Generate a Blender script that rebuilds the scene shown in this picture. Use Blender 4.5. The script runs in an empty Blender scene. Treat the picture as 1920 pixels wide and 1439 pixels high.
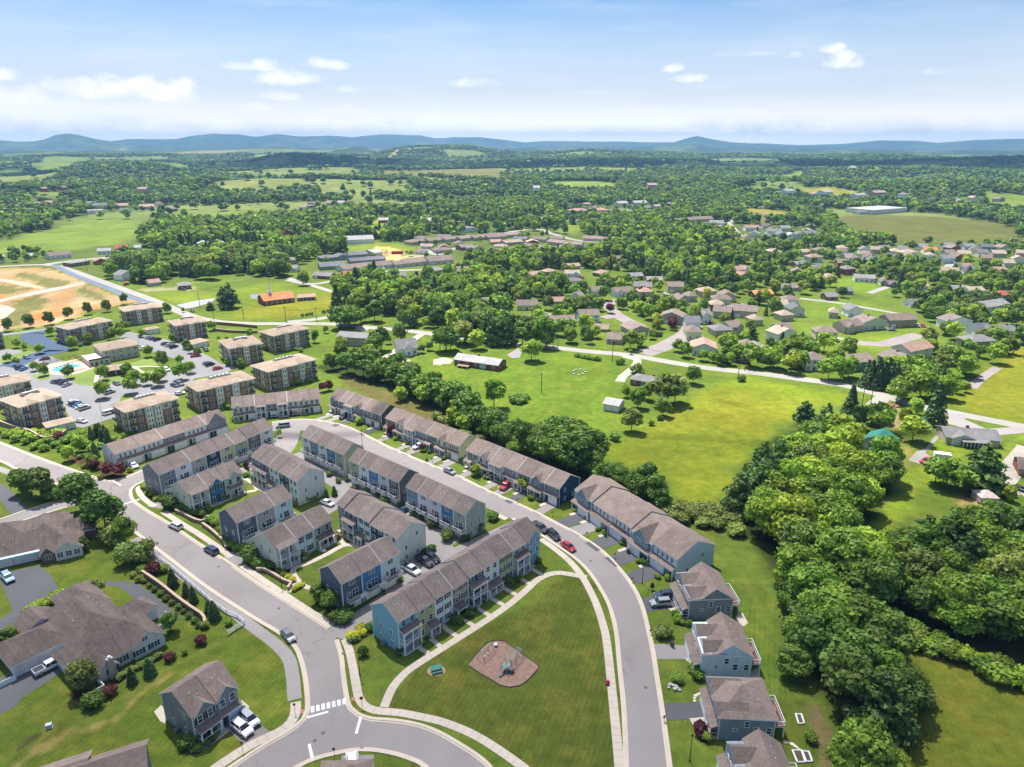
import bpy, bmesh, math, random
import numpy as np
from mathutils import Vector, Matrix
from mathutils.geometry import tessellate_polygon
from mathutils import noise as mnoise
random.seed(7); rng = np.random.default_rng(11)
S = bpy.context.scene
R_ = math.radians
# ------------------------------------------------------------ camera
F, CX, CY, H, P = 1310.0,960.0,719.5,100.0, R_(19.0)
cam_d = bpy.data.cameras.new('camera'); cam = bpy.data.objects.new('camera', cam_d)
S.collection.objects.link(cam); S.camera = cam
cam.location = (0,0, H); cam.rotation_euler = (R_(90) - P, 0,0)
cam_d.sensor_fit = 'HORIZONTAL'; cam_d.sensor_width = 36.0; cam_d.lens = 36.0 * F / 1920.0
cam_d.clip_start = 1.0; cam_d.clip_end = 80000.0
# ------------------------------------------------------------ sun, sky, exposure
SUN_EL, SUN_AZ = 64.0,-24.0           # degrees; azimuth clockwise from +Y
sd = bpy.data.lights.new('sun', 'SUN'); sd.energy = 4.25; sd.angle = R_(0.53); sd.color = (1.0,0.955,0.88)
so = bpy.data.objects.new('sun', sd); S.collection.objects.link(so)
SUNV = Vector((math.sin(R_(SUN_AZ)) * math.cos(R_(SUN_EL)), math.cos(R_(SUN_AZ)) * math.cos(R_(SUN_EL)), math.sin(R_(SUN_EL))))
so.rotation_euler = SUNV.to_track_quat('Z', 'Y').to_euler(); so.location = (0,0,400)
S.view_settings.view_transform = 'Standard'; S.view_settings.look = 'None'
S.view_settings.gamma = 1.0; S.view_settings.exposure = 1.23; S.view_settings.use_curve_mapping = False
S.cycles.max_bounces = 5; S.cycles.diffuse_bounces = 3; S.cycles.glossy_bounces = 2; S.cycles.transmission_bounces = 2
S.cycles.volume_bounces = 0; S.cycles.transparent_max_bounces = 6; S.cycles.use_denoising = True
S.cycles.caustics_reflective = False; S.cycles.caustics_refractive = False
S.cycles.sample_clamp_indirect = 6.0

class NT:
    """small helper for node trees"""
    def __init__(s, tree): s.t = tree; s.n = tree.nodes; s.l = tree.links; s.n.clear()
    def node(s, typ, **kw):
        n = s.n.new(typ)
        for k, v in kw.items(): setattr(n, k, v)
        return n
    def put(s, sock, v):
        if hasattr(v, 'is_output') or hasattr(v, 'links'): s.l.new(v, sock)
        elif isinstance(v, (tuple, list)): sock.default_value = tuple(v) + ((1.0,) if len(v) == 3 and len(sock.default_value) == 4 else ())
        else: sock.default_value = v
    def math(s, op, a, b=0.0, c=None, clamp=False):
        n = s.node('ShaderNodeMath', operation=op, use_clamp=clamp); s.put(n.inputs[0], a); s.put(n.inputs[1], b)
        if c is not None: s.put(n.inputs[2], c)
        return n.outputs[0]
    def mix(s, f, a, b, blend='MIX'):
        n = s.node('ShaderNodeMix', data_type='RGBA', blend_type=blend); s.put(n.inputs[0], f); s.put(n.inputs[6], a); s.put(n.inputs[7], b)
        return n.outputs[2]
    def noise(s, vec, scale, detail=3.0, rough=0.55):
        n = s.node('ShaderNodeTexNoise'); n.inputs['Scale'].default_value = scale; n.inputs['Detail'].default_value = detail
        n.inputs['Roughness'].default_value = rough
        if vec is not None: s.l.new(vec, n.inputs['Vector'])
        return n.outputs['Fac']
    def ramp(s, fac, lo, hi, a=0.0, b=1.0):
        n = s.node('ShaderNodeMapRange'); n.clamp = True
        s.put(n.inputs[0], fac); n.inputs[1].default_value = lo; n.inputs[2].default_value = hi; n.inputs[3].default_value = a; n.inputs[4].default_value = b
        return n.outputs[0]
    def mapping(s, vec, scale=(1,1,1), rot=(0,0,0)):
        n = s.node('ShaderNodeMapping'); n.inputs['Scale'].default_value = scale; n.inputs['Rotation'].default_value = rot
        s.l.new(vec, n.inputs['Vector']); return n.outputs[0]

def AZ(px):  # azimuth (radians, clockwise from +Y) of a photo column near the horizon
    return math.atan(((px - CX) / F) / (math.cos(P) + (CY - 268.0) / F * math.sin(P)))
def EL(py, px=960):
    v = (CY - py) / F; u = (px - CX) / F
    d = Vector((u, math.cos(P) + v * math.sin(P),-math.sin(P) + v * math.cos(P))).normalized(); return math.asin(d.z)

W = bpy.data.worlds.new("World"); S.world = W; W.use_nodes = True
n = NT(W.node_tree)
sky = n.node('ShaderNodeTexSky', sky_type='NISHITA'); sky.sun_disc = False
sky.sun_elevation = R_(SUN_EL); sky.sun_rotation = R_(SUN_AZ % 360); sky.altitude = 300; sky.air_density = 1.0; sky.dust_density = 0.6; sky.ozone_density = 2.5
tc = n.node('ShaderNodeTexCoord'); gen = tc.outputs['Generated']
sx = n.node('ShaderNodeSeparateXYZ'); n.l.new(gen, sx.inputs[0])
elv = n.math('ARCSINE', sx.outputs[2]); azi = n.math('ARCTAN2', sx.outputs[0], sx.outputs[1])
nz = n.noise(n.mapping(gen, (1,1,1.8)),26.0,7.0,0.62); nz2 = n.noise(gen, 70.0,4.0,0.6)
wob = n.math('ADD', n.math('MULTIPLY', n.math('SUBTRACT', nz, 0.5),4.4), n.math('MULTIPLY', n.math('SUBTRACT', nz2,0.5),2.2))
tot = None
PUFF = [(20,165,26,13,.8),(55,205,70,22,.85),(200,232,75,18,.9),(180,185,55,18,.9),(240,180,40,20,.8),(320,185,60,24,.95),(470,135,32,8,.5),(510,133,20,13,.8),(545,155,40,15,.75),(590,155,26,10,.8),
        (630,128,36,11,.6),(485,210,34,10,.75),(540,188,30,9,.55),(640,218,50,14,.65),(745,230,30,13,.7),(660,172,24,8,.35),(888,158,42,9,.55),(1255,132,17,11,.7),(1285,152,24,10,.65),
        (1470,115,14,8,.55),(1532,108,20,10,.75),(1558,130,28,16,.95),(1733,152,20,8,.4),(1420,238,120,24,.85),(1690,243,120,20,.65),(120,238,170,22,.7),(600,246,200,14,.45),(1150,248,150,12,.4),(1880,238,40,14,.4),(1190,210,60,9,.3),(360,240,40,10,.5),(840,245,60,12,.3),(1110,175,90,6,.18),(1390,110,60,5,.2)]
for (px, py, wx, wy, st) in PUFF:
    a0, e0 = AZ(px), EL(py); wa = wx / F; we = wy / F
    dx = n.math('MULTIPLY', n.math('SUBTRACT', azi, a0),1 / wa)
    dy = n.math('MULTIPLY', n.math('SUBTRACT', elv, e0),1 / we)
    dyb = n.math('MULTIPLY', n.math('MINIMUM', dy, 0.0),0.9)
    dy2 = n.math('ADD', dy, dyb)
    d = n.math('ADD', n.math('MULTIPLY', dx, dx), n.math('MULTIPLY', dy2, dy2))
    v = n.math('ADD', n.math('SUBTRACT',1.15, d), wob)
    m = n.math('MULTIPLY', n.ramp(v, -0.25,1.5), min(1.0, st * 1.15))
    tot = m if tot is None else n.math('MAXIMUM', tot, m)
# outside the frame the same kind of broken fair-weather cloud goes on
gn = n.ramp(n.noise(n.mapping(gen, (1,1,2.2)),5.0,6.0,0.6),0.56,0.74,0.0,0.75)
azabs = n.math('ABSOLUTE', azi)
out = n.math('MAXIMUM', n.ramp(azabs, 0.72,0.95), n.ramp(elv, 0.24,0.4))
up = n.ramp(elv, 0.015,0.06)
tot = n.math('MAXIMUM', tot, n.math('MULTIPLY', n.math('MULTIPLY', gn, out), up))
band = n.ramp(n.noise(n.mapping(gen, (2,2,14)),3.0,4.0),0.45,0.8,0.0,0.16)
tot = n.math('MAXIMUM', tot, n.math('MULTIPLY', band, up))
skyc = n.mix(1.0, sky.outputs[0],(0.405,0.485,0.57), 'MULTIPLY')
wsh = n.ramp(elv, 0.02,0.17,1.0,0.0)                      # pale summer haze low in the sky
skyc = n.mix(wsh, skyc, (4.0,4.1,4.45))
skyc = n.mix(n.math('POWER', n.ramp(elv, 0.004,0.075,1.0,0.0),2.2), skyc, (11.5,10.3,9.0))
cc = n.mix(tot, skyc, (5.9,5.7,5.4))
bg = n.node('ShaderNodeBackground'); bg.inputs[1].default_value = 0.10; n.l.new(cc, bg.inputs[0])
wo = n.node('ShaderNodeOutputWorld'); n.l.new(bg.outputs[0], wo.inputs[0])

# ------------------------------------------------------------ pixel of the survey photo -> point of the place
REG = {'A1': (0,550,4), 'A2': (400,550,4), 'A3': (0,900,4), 'A4': (0,1100,4), 'A5': (400,900,4), 'B1': (180,740,4), 'B2': (560,700,4), 'B3': (560,900,4),
       'B4': (960,820,4), 'B5': (1120,1080,4), 'C1': (800,580,4), 'C2': (1100,640,4), 'C3': (1440,700,4), 'C4': (1440,1000,3.277), 'C5': (640,1150,3.556), 'C6': (380,1150,4.8),
       'P': (900,400,3.84), 'Q': (1370,440,3.491), 'N': (450,400,3.84), 'M': (0,440,3.84), '0': (0,0,1)}
def px(tag, x, y): o = REG[tag]; return (o[0] + x / o[2], o[1] + y / o[2])
def pxs(tag, pts): return [px(tag, *q) for q in pts]
def G(p, z=0.0):
    u = (p[0] - CX) / F; v = (p[1] - CY) / F
    d = (u, math.cos(P) - v * math.sin(P),-(math.sin(P) + v * math.cos(P)))
    if d[2] > -0.004: d = (d[0], d[1],-0.004)
    t = (z - H) / d[2]; return Vector((d[0] * t, d[1] * t, z))
def proj(x, y, z=0.0):
    dz = z - H; zc = y * math.cos(P) - dz * math.sin(P)
    yc = y * math.sin(P) + dz * math.cos(P)
    return (CX + F * x / zc, CY - F * yc / zc)

# ------------------------------------------------------------ objects
COL = S.collection
def tag(o, label=None, cat=None, group=None, kind=None):
    if label: o['label'] = label
    if cat: o['category'] = cat
    if group: o['group'] = group
    if kind: o['kind'] = kind
    return o
def link(name, data, parent=None, loc=None, rz=None, scale=None):
    o = bpy.data.objects.new(name, data); COL.objects.link(o)
    if parent is not None: o.parent = parent
    if loc is not None: o.location = loc
    if rz is not None: o.rotation_euler = (0,0, rz)
    if scale is not None: o.scale = scale if hasattr(scale, '__len__') else (scale,) * 3
    return o
def empty(name, loc, rz=0, label=None, cat=None, group=None):
    o = link(name, None, None, loc, rz); o.empty_display_size = 1; return tag(o, label, cat, group)

class MB:
    def __init__(s): s.v = []; s.f = []; s.m = []; s.mats = []
    def mi(s, m):
        if m not in s.mats: s.mats.append(m)
        return s.mats.index(m)
    def quad(s, pts, m):
        b = len(s.v); s.v += [tuple(p) for p in pts]; s.f.append(tuple(range(b, b + len(pts)))); s.m.append(s.mi(m))
    def box(s, x0, x1, y0, y1, z0, z1, m, top=None):
        b = len(s.v); i = s.mi(m); j = s.mi(top) if top else i
        s.v += [(x0, y0, z0),(x1, y0, z0),(x1, y1, z0),(x0, y1, z0),(x0, y0, z1),(x1, y0, z1),(x1, y1, z1),(x0, y1, z1)]
        for q, k in (((0,3,2,1), i),((4,5,6,7), j),((0,1,5,4), i),((1,2,6,5), i),((2,3,7,6), i),((3,0,4,7), i)):
            s.f.append(tuple(b + t for t in q)); s.m.append(k)
    def ext(s, prof, a, b_, m, axis='x', mats=None, caps=None):
        """prof: list of 2-D points; extruded from a to b_ along axis; for axis x the profile is (y,z), for y it is (x,z), for z (x,y)"""
        def P3(p, t): return (t, p[0], p[1]) if axis == 'x' else ((p[0], t, p[1]) if axis == 'y' else (p[0], p[1], t))
        b = len(s.v); k = len(prof); s.v += [P3(p, a) for p in prof] + [P3(p, b_) for p in prof]
        for i in range(k):
            s.f.append((b + i, b + (i + 1) % k, b + k + (i + 1) % k, b + k + i)); s.m.append(s.mi(mats[i] if mats else m))
        c = s.mi(caps or m); s.f.append(tuple(range(b + k - 1, b - 1,-1))); s.m.append(c); s.f.append(tuple(range(b + k, b + 2 * k))); s.m.append(c)
    def cyl(s, x, y, z0, z1, r, m, k=8, r2=None):
        r2 = r if r2 is None else r2; b = len(s.v)
        for z, rr in ((z0, r),(z1, r2)):
            s.v += [(x + rr * math.cos(2 * math.pi * i / k), y + rr * math.sin(2 * math.pi * i / k), z) for i in range(k)]
        i_ = s.mi(m)
        for i in range(k): s.f.append((b + i, b + (i + 1) % k, b + k + (i + 1) % k, b + k + i)); s.m.append(i_)
        s.f.append(tuple(range(b + k - 1, b - 1,-1))); s.m.append(i_); s.f.append(tuple(range(b + k, b + 2 * k))); s.m.append(i_)
    def bar(s, p, q, r, m, k=4):
        p = Vector(p); q = Vector(q); d = (q - p).normalized(); a = d.orthogonal().normalized(); c = d.cross(a); b = len(s.v)
        for o in (p, q): s.v += [tuple(o + (a * math.cos(2 * math.pi * (i + .5) / k) + c * math.sin(2 * math.pi * (i + .5) / k)) * r) for i in range(k)]
        i_ = s.mi(m)
        for i in range(k): s.f.append((b + i, b + (i + 1) % k, b + k + (i + 1) % k, b + k + i)); s.m.append(i_)
        s.f.append(tuple(range(b + k - 1, b - 1,-1))); s.m.append(i_); s.f.append(tuple(range(b + k, b + 2 * k))); s.m.append(i_)
    def mesh(s, name='m', recalc=True):
        me = bpy.data.meshes.new(name); me.from_pydata(s.v, [], s.f)
        for m in s.mats: me.materials.append(m)
        me.polygons.foreach_set('material_index', s.m)
        if recalc:
            bm = bmesh.new(); bm.from_mesh(me); bmesh.ops.recalc_face_normals(bm, faces=bm.faces); bm.to_mesh(me); bm.free()
        me.update(); return me
    def build(s, name, parent=None, loc=None, rz=None, recalc=True): return link(name, s.mesh(name, recalc), parent, loc, rz)

# ------------------------------------------------------------ materials
MC = {}
def new_mat(name):
    m = bpy.data.materials.new(name); m.use_nodes = True; n = NT(m.node_tree)
    out = n.node('ShaderNodeOutputMaterial'); b = n.node('ShaderNodeBsdfPrincipled'); n.l.new(b.outputs[0], out.inputs[0]); return m, n, b, out
def bumpit(n, b, h, st, dist=0.05):
    bp = n.node('ShaderNodeBump'); bp.inputs['Strength'].default_value = st; bp.inputs['Distance'].default_value = dist
    n.l.new(h, bp.inputs['Height']); n.l.new(bp.outputs[0], b.inputs['Normal'])
def paint(name, col, rough=0.6, var=0.12, scale=1.5, metal=0.0, spec=0.3, objvar=0.0):
    if name in MC: return MC[name]
    m, n, b, o = new_mat(name); tcn = n.node('ShaderNodeTexCoord')
    f = n.ramp(n.noise(tcn.outputs['Object'], scale, 4.0),0.3,0.7,1 - var, 1 + var)
    if objvar:
        oi = n.node('ShaderNodeObjectInfo'); f = n.math('MULTIPLY', f, n.ramp(oi.outputs['Random'],0,1,1 - objvar, 1 + objvar))
    hs = n.node('ShaderNodeHueSaturation'); hs.inputs['Color'].default_value = (*col, 1); n.l.new(f, hs.inputs['Value'])
    n.l.new(hs.outputs[0], b.inputs['Base Color']); b.inputs['Roughness'].default_value = rough; b.inputs['Metallic'].default_value = metal
    b.inputs['Specular IOR Level'].default_value = spec; MC[name] = m; return m
def siding(name, col):
    key = 'siding ' + name
    if key in MC: return MC[key]
    m, n, b, o = new_mat(key); tcn = n.node('ShaderNodeTexCoord'); ob = tcn.outputs['Object']
    sp = n.node('ShaderNodeSeparateXYZ'); n.l.new(ob, sp.inputs[0])
    saw = n.math('FRACT', n.math('MULTIPLY', sp.outputs[2],1 / 0.2))
    line = n.ramp(saw, 0.0,0.22,0.72,1.0)
    w = n.ramp(n.noise(n.mapping(ob, (0.7,0.7,0.25)),1.2,5.0),0.3,0.75,0.86,1.08)
    f = n.math('MULTIPLY', line, w)
    c = n.mix(1.0,(*col, 1), f, 'MULTIPLY'); n.l.new(c, b.inputs['Base Color']); b.inputs['Roughness'].default_value = 0.62; b.inputs['Specular IOR Level'].default_value = 0.25
    bumpit(n, b, saw, 0.35,0.02); MC[key] = m; return m
def roofing(name, col, streak=0.0):
    key = 'shingles ' + name
    if key in MC: return MC[key]
    m, n, b, o = new_mat(key); tcn = n.node('ShaderNodeTexCoord'); ob = tcn.outputs['Object']
    br = n.node('ShaderNodeTexVoronoi'); br.inputs['Scale'].default_value = 3.2; n.l.new(n.mapping(ob, (1,2.2,2.2)), br.inputs['Vector'])
    sp = n.node('ShaderNodeSeparateXYZ'); n.l.new(br.outputs['Color'], sp.inputs[0])
    f1 = n.ramp(sp.outputs[0],0,1,0.80,1.20)
    f2 = n.ramp(n.noise(ob, 0.35,6.0,0.65),0.3,0.7,0.80,1.18)
    z = n.node('ShaderNodeSeparateXYZ'); n.l.new(ob, z.inputs[0]); crs = n.ramp(n.math('FRACT', n.math('MULTIPLY', z.outputs[2],5.5)),0.0,0.25,0.86,1.0)
    f = n.math('MULTIPLY', n.math('MULTIPLY', f1, f2), crs)
    if streak:
        s3 = n.ramp(n.noise(n.mapping(ob, (2.2,0.12,0.12)),1.0,4.0),0.45,0.7,1.0,1.0 - streak); f = n.math('MULTIPLY', f, s3)
    oi = n.node('ShaderNodeObjectInfo'); f = n.math('MULTIPLY', f, n.ramp(oi.outputs['Random'],0,1,0.86,1.13))
    c = n.mix(1.0,(*col, 1), f, 'MULTIPLY'); n.l.new(c, b.inputs['Base Color']); b.inputs['Roughness'].default_value = 0.9; b.inputs['Specular IOR Level'].default_value = 0.12
    bumpit(n, b, sp.outputs[0],0.25,0.03); MC[key] = m; return m
def brickmat(name, col, col2):
    key = 'brickwork ' + name
    if key in MC: return MC[key]
    m, n, b, o = new_mat(key); tcn = n.node('ShaderNodeTexCoord'); ob = tcn.outputs['Object']
    f = n.noise(n.mapping(ob, (3,3,9)),1.6,3.0); f2 = n.noise(ob, 0.6,4.0)
    c = n.mix(n.ramp(f, 0.35,0.65),(*col, 1),(*col2,1)); c = n.mix(1.0, c, n.ramp(f2,0.3,0.7,0.82,1.15), 'MULTIPLY')
    n.l.new(c, b.inputs['Base Color']); b.inputs['Roughness'].default_value = 0.9; bumpit(n, b, f, 0.2,0.03); MC[key] = m; return m
def paving(name, col, crack=0.0, patch=0.10, seam=0.0, scale=1.0):
    if name in MC: return MC[name]
    m, n, b, o = new_mat(name); tcn = n.node('ShaderNodeTexCoord'); ob = tcn.outputs['Object']
    f = n.ramp(n.noise(ob, 0.055 * scale, 6.0,0.6),0.3,0.7,1 - patch, 1 + patch)
    g = n.ramp(n.noise(ob, 3.0,5.0,0.7),0.25,0.75,0.92,1.08)
    f = n.math('MULTIPLY', f, g)
    g2 = n.ramp(n.noise(n.mapping(ob, (1,.25,1),(0,0,.5)),0.25,5.0,0.6),0.6,0.72,1.0,1 - patch * 0.9); f = n.math('MULTIPLY', f, g2)
    if crack:
        wv = n.node('ShaderNodeTexVoronoi', feature='DISTANCE_TO_EDGE'); wv.inputs['Scale'].default_value = 0.06
        nn = n.node('ShaderNodeTexNoise'); nn.inputs['Scale'].default_value = 0.35; nn.inputs['Detail'].default_value = 4; n.l.new(ob, nn.inputs['Vector'])
        vm = n.node('ShaderNodeVectorMath', operation='MULTIPLY_ADD'); n.l.new(nn.outputs['Color'], vm.inputs[0]); vm.inputs[1].default_value = (9,9,0); n.l.new(ob, vm.inputs[2]); n.l.new(vm.outputs[0], wv.inputs['Vector'])
        gate = n.ramp(n.noise(ob, 0.05,3.0),0.48,0.58)
        ck = n.math('MULTIPLY', n.ramp(wv.outputs['Distance'],0.003,0.010,1.0,0.0), gate)
        f = n.math('MULTIPLY', f, n.ramp(ck, 0,1,1.0,1 - crack))
    c = n.mix(1.0,(*col, 1), f, 'MULTIPLY'); n.l.new(c, b.inputs['Base Color']); b.inputs['Roughness'].default_value = 0.88; b.inputs['Specular IOR Level'].default_value = 0.2
    bumpit(n, b, g, 0.15,0.02); MC[name] = m; return m

ASPH = paving('aged asphalt',(0.245,0.222,0.218),0.24,0.10)
ASPH2 = paving('far asphalt',(0.30,0.285,0.26),0.0,0.10)
ALLEY = paving('alley asphalt',(0.24,0.225,0.222),0.2,0.12)
DARKA = paving('dark driveway asphalt',(0.095,0.098,0.108),0.25,0.14)
BLUEA = paving('fresh blue asphalt',(0.055,0.085,0.135),0.0,0.14)
LOTA = paving('parking lot asphalt',(0.20,0.20,0.208),0.0,0.12)
CONC = paving('pale concrete',(0.47,0.41,0.35),0.0,0.10, scale=4)
TRAIL = paving('path asphalt',(0.27,0.25,0.245),0.15,0.09)
GRAV = paving('gravel',(0.36,0.33,0.28),0.0,0.15, scale=5)
MARK = paint('white road paint',(0.72,0.72,0.70),0.7,0.15,2.5)
TRIM = paint('white trim',(0.80,0.82,0.84),0.5,0.05)
GLASS = paint('window glass',(0.030,0.050,0.085),0.08,0.25,0.7, spec=0.7)
SHUT = paint('dark shutter',(0.012,0.022,0.045),0.6,0.1)
WDOOR = paint('white garage door',(0.80,0.82,0.84),0.5,0.06)
DECK = paint('dark red deck boards',(0.13,0.055,0.05),0.7,0.2,3)
DECKT = paint('brown deck boards',(0.25,0.16,0.11),0.7,0.2,3)
FDOOR = paint('dark front door',(0.03,0.045,0.09),0.4,0.1)
IRON = paint('black metal',(0.02,0.022,0.025),0.5,0.1)
WOODP = paint('weathered pole wood',(0.11,0.085,0.065),0.9,0.25,4)
STONE = brickmat('tan retaining block',(0.33,0.25,0.19),(0.24,0.18,0.14))
ROOF_B = roofing('brown',(0.218,0.170,0.149))
ROOF_D = roofing('dark brown',(0.190,0.154,0.140),0.10)
ROOF_R = roofing('ranch brown',(0.150,0.120,0.108),0.22)
ROOF_T = roofing('tan',(0.36,0.285,0.225))
ROOF_G = roofing('grey',(0.22,0.215,0.215))
ROOF_P = roofing('pinkish',(0.36,0.235,0.19))
ROOF_O = roofing('orange',(0.52,0.215,0.10))
ROOF_RED = roofing('red',(0.40,0.10,0.08))
ROOF_GR = roofing('green metal',(0.04,0.19,0.145))
ROOF_W = roofing('pale metal',(0.34,0.33,0.33))
ROOF_S = roofing('slate blue grey',(0.15,0.155,0.17))
PAL = {'navy': (.012,.030,.065), 'dnavy': (.045,.062,.085), 'blue': (.045,.15,.31), 'sky': (.13,.31,.43), 'slate': (.085,.105,.135), 'slateb': (.12,.17,.22), 'ltblue': (.36,.50,.57), 'white': (.70,.73,.76), 'offw': (.60,.60,.56),
       'grey': (.29,.29,.285), 'ltgrey': (.46,.47,.46), 'tan': (.36,.31,.25), 'stone': (.27,.23,.19), 'olive': (.33,.36,.21), 'cream': (.60,.55,.38), 'yellow': (.62,.58,.34), 'green': (.25,.31,.22), 'sage': (.42,.46,.38), 'pale': (.52,.55,.50),
       'brown': (.115,.10,.095), 'char': (.055,.060,.070), 'steel': (.14,.23,.29), 'gg': (.30,.32,.28), 'pink': (.50,.36,.28)}
for k_ in ('tan', 'ltgrey', 'cream', 'sage', 'stone', 'grey', 'pale', 'offw', 'gg', 'olive', 'green'): PAL[k_] = tuple(min(.74, v * 1.38) for v in PAL[k_])
for k_ in ('dnavy', 'navy', 'slate', 'slateb', 'blue', 'sky', 'steel', 'char', 'brown', 'ltblue'): PAL[k_] = tuple(min(.75, v * {'navy': 1.9, 'dnavy': 1.75, 'slate': 1.8, 'slateb': 1.8, 'char': 1.35, 'brown': 1.5, 'ltblue': 1.45}.get(k_, 1.45)) for v in PAL[k_])
PAL['white'] = (.78,.81,.84); PAL['ltblue'] = (.62,.75,.84); PAL['slate'] = (.25,.265,.30); PAL['sky'] = (.22,.47,.62); PAL['slateb'] = (.24,.30,.37); PAL['dnavy'] = (.10,.135,.19)
def SID(c): return siding(c, PAL[c])
BRICK = brickmat('red',(0.27,0.095,0.06),(0.20,0.07,0.05))
BRICKA = brickmat('brown',(0.26,0.145,0.10),(0.20,0.11,0.08))
def WALL(c): return BRICK if c == 'brick' else BRICKA if c == 'abrick' else SID(c)
# ============================================================ TERRAIN
def vnoise(x, y, seed=0):
    xi = np.floor(x).astype(np.int64); yi = np.floor(y).astype(np.int64); fx = x - xi; fy = y - yi
    fx = fx * fx * (3 - 2 * fx); fy = fy * fy * (3 - 2 * fy)
    def h(a, b):
        k = (a * 374761393 + b * 668265263 + seed * 1442695041) & 0xffffffff; k = ((k ^ (k >> 13)) * 1274126177) & 0xffffffff
        return ((k ^ (k >> 16)) & 0xffff) / 65535.0
    return (h(xi, yi) * (1 - fx) + h(xi + 1, yi) * fx) * (1 - fy) + (h(xi, yi + 1) * (1 - fx) + h(xi + 1, yi + 1) * fx) * fy
def fbm(x, y, s, o=4, seed=0):
    t = 0; a = 1; w = 0
    for i in range(o): t = t + a * vnoise(x / s + 17.3 * i, y / s - 9.1 * i, seed + i); w += a; a *= 0.5; s *= 0.5
    return t / w
def sstep(a, b, t): t = np.clip((t - a) / (b - a),0,1); return t * t * (3 - 2 * t)
# ridges seen at the horizon: (distance, near falloff, far falloff, [(column, row),...]); rows are photo rows of the crest
RINGS = [
 (13000,1500,900,[(-400,259.1),(0,267.2),(60,265.8),(130,267.2),(200,265.8),(240,261.8),(300,261.8),(330,261.8),(370,255.0),(400,252.3),(450,253.7),(480,257.8),(520,252.3),(560,256.4),(620,255.0),(660,257.8),(720,252.3),(790,253.7),(815,259.1),(835,259.8),(850,257.8),(900,257.8),(950,263.1),(985,267.2),(1030,264.5),(1100,265.8),(1170,265.8),(1230,267.2),(1400,268.6),(1500,272),(1580,270),(1650,263.8),(1720,265.2),(1760,268.6),(1820,264.5),(1900,261.8),(2300,259.1)]),
 (10800,1300,1400,[(-400,272),(0,264.5),(60,267.2),(85,263.1),(105,256.4),(130,253.0),(150,255.0),(180,261.8),(230,268.6),(290,272),(600,281),(1200,275),(1250,272),(1280,261.8),(1305,255.0),(1330,260.4),(1370,267.2),(1430,271),(1510,274),(1700,280),(2300,281)]),
 (8000,900,1100,[(-400,282),(0,276),(120,280),(250,281),(420,280),(500,275),(530,275),(600,281),(820,280),(860,275),(890,274),(940,279),(1010,277),(1080,278),(1180,279),(1230,274.5),(1260,276),(1302,271.5),(1340,276),(1400,280),(1560,279),(1730,280),(2300,281)]),
 (6200,700,800,[(-400,286),(0,283),(100,280),(200,282),(330,284),(480,280),(520,277),(560,280),(600,281),(640,277),(662,274),(690,277),(730,285),(1200,288),(1560,286),(1640,284),(1720,287),(2300,286)]),
 (4300,560,650,[(-400,294),(0,292),(100,289),(230,290),(400,293),(480,290),(560,289),(640,292),(690,294),(720,287),(760,279),(800,275.5),(840,274.5),(880,277),(930,286),(980,290),(1050,288),(1100,284),(1140,283),(1190,286),(1260,289),(1330,292),(1420,290),(1500,292),(1640,289),(1700,290),(1800,294),(2300,291)]),
 (3200,330,380,[(-400,302),(0,303),(100,301),(250,302),(400,305),(470,303),(500,296),(540,293),(600,296),(660,301),(720,304),(950,303),(1050,299),(1150,298),(1250,301),(1380,304),(1500,301),(1620,303),(1780,297),(1850,294),(1920,292),(2300,290)]),
 (2350,240,280,[(-400,322),(60,321),(110,315),(180,309),(240,308),(300,313),(330,320),(430,321),(520,317),(640,316),(760,321),(1000,318),(1100,314),(1300,317),(1420,320),(1600,317),(1760,314),(1900,318),(2300,314)]),
 (1650,150,190,[(-400,341),(0,339),(150,343),(330,340),(460,333),(560,335),(700,341),(900,343),(1200,342),(1500,338),(1660,342),(1850,336),(2300,340)])]
RG = []
for (r0, wn, wf, prof) in RINGS:
    a = np.array([AZ(p[0]) for p in prof]); z = np.array([H + math.tan(EL(p[1])) * r0 for p in prof]); RG.append((r0, wn, wf, a, z))
def height(x, y):
    x = np.asarray(x, float); y = np.asarray(y, float); r = np.hypot(x, y); az = np.arctan2(x, y)
    roll = (fbm(x, y, 380,4,3) - 0.5) * 46 + (fbm(x, y, 1500,3,8) - 0.5) * 44
    h = roll * sstep(950,2600, r) * (1 - 0.5 * sstep(6000,12000, r))
    for (r0, wn, wf, a, z) in RG:
        zz = np.interp(az, a, z) + (fbm(az * r0 * 1.0, r * 0.7, r0 * 0.03,4, int(r0)) - 0.55) * r0 * 0.0012
        rr = r - r0 + (fbm(x, y, r0 * 0.12,3,5) - 0.5) * wn * 1.2
        g = np.where(rr < 0, np.exp(-(rr / wn) ** 2), np.exp(-(rr / wf) ** 2))
        h = np.maximum(h, zz * g + h * .35) if r0 < 8000 else np.maximum(h, zz * g)
    return h
def hz(x, y): return float(height(np.array([x]), np.array([y]))[0]) if math.hypot(x, y) > 940 else 0.0

rs = [0.5,25,55,75]; py = 1560.0
while py > 276: rs.append(G((960, py)).y); py -= 3.0
r2 = [rs[0]]
for r in rs[1:]:
    cap = 1e9 if r < 900 else (45 if r < 6500 else 260)
    while r - r2[-1] > cap and r2[-1] > 880: r2.append(r2[-1] + cap)
    r2.append(r)
r = r2[-1]
while r < 14800: r += 200; r2.append(r)
rs = np.array(r2)
az = list(np.arange(-44,44.01,0.178)); extra = list(np.arange(48,312,6.0)); azs = np.radians(np.array(az + extra)); NA = len(azs); NR = len(rs)
RR, AA = np.meshgrid(rs, azs, indexing='ij'); X = (RR * np.sin(AA)).ravel(); Y = (RR * np.cos(AA)).ravel(); Z = height(X, Y)

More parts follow.
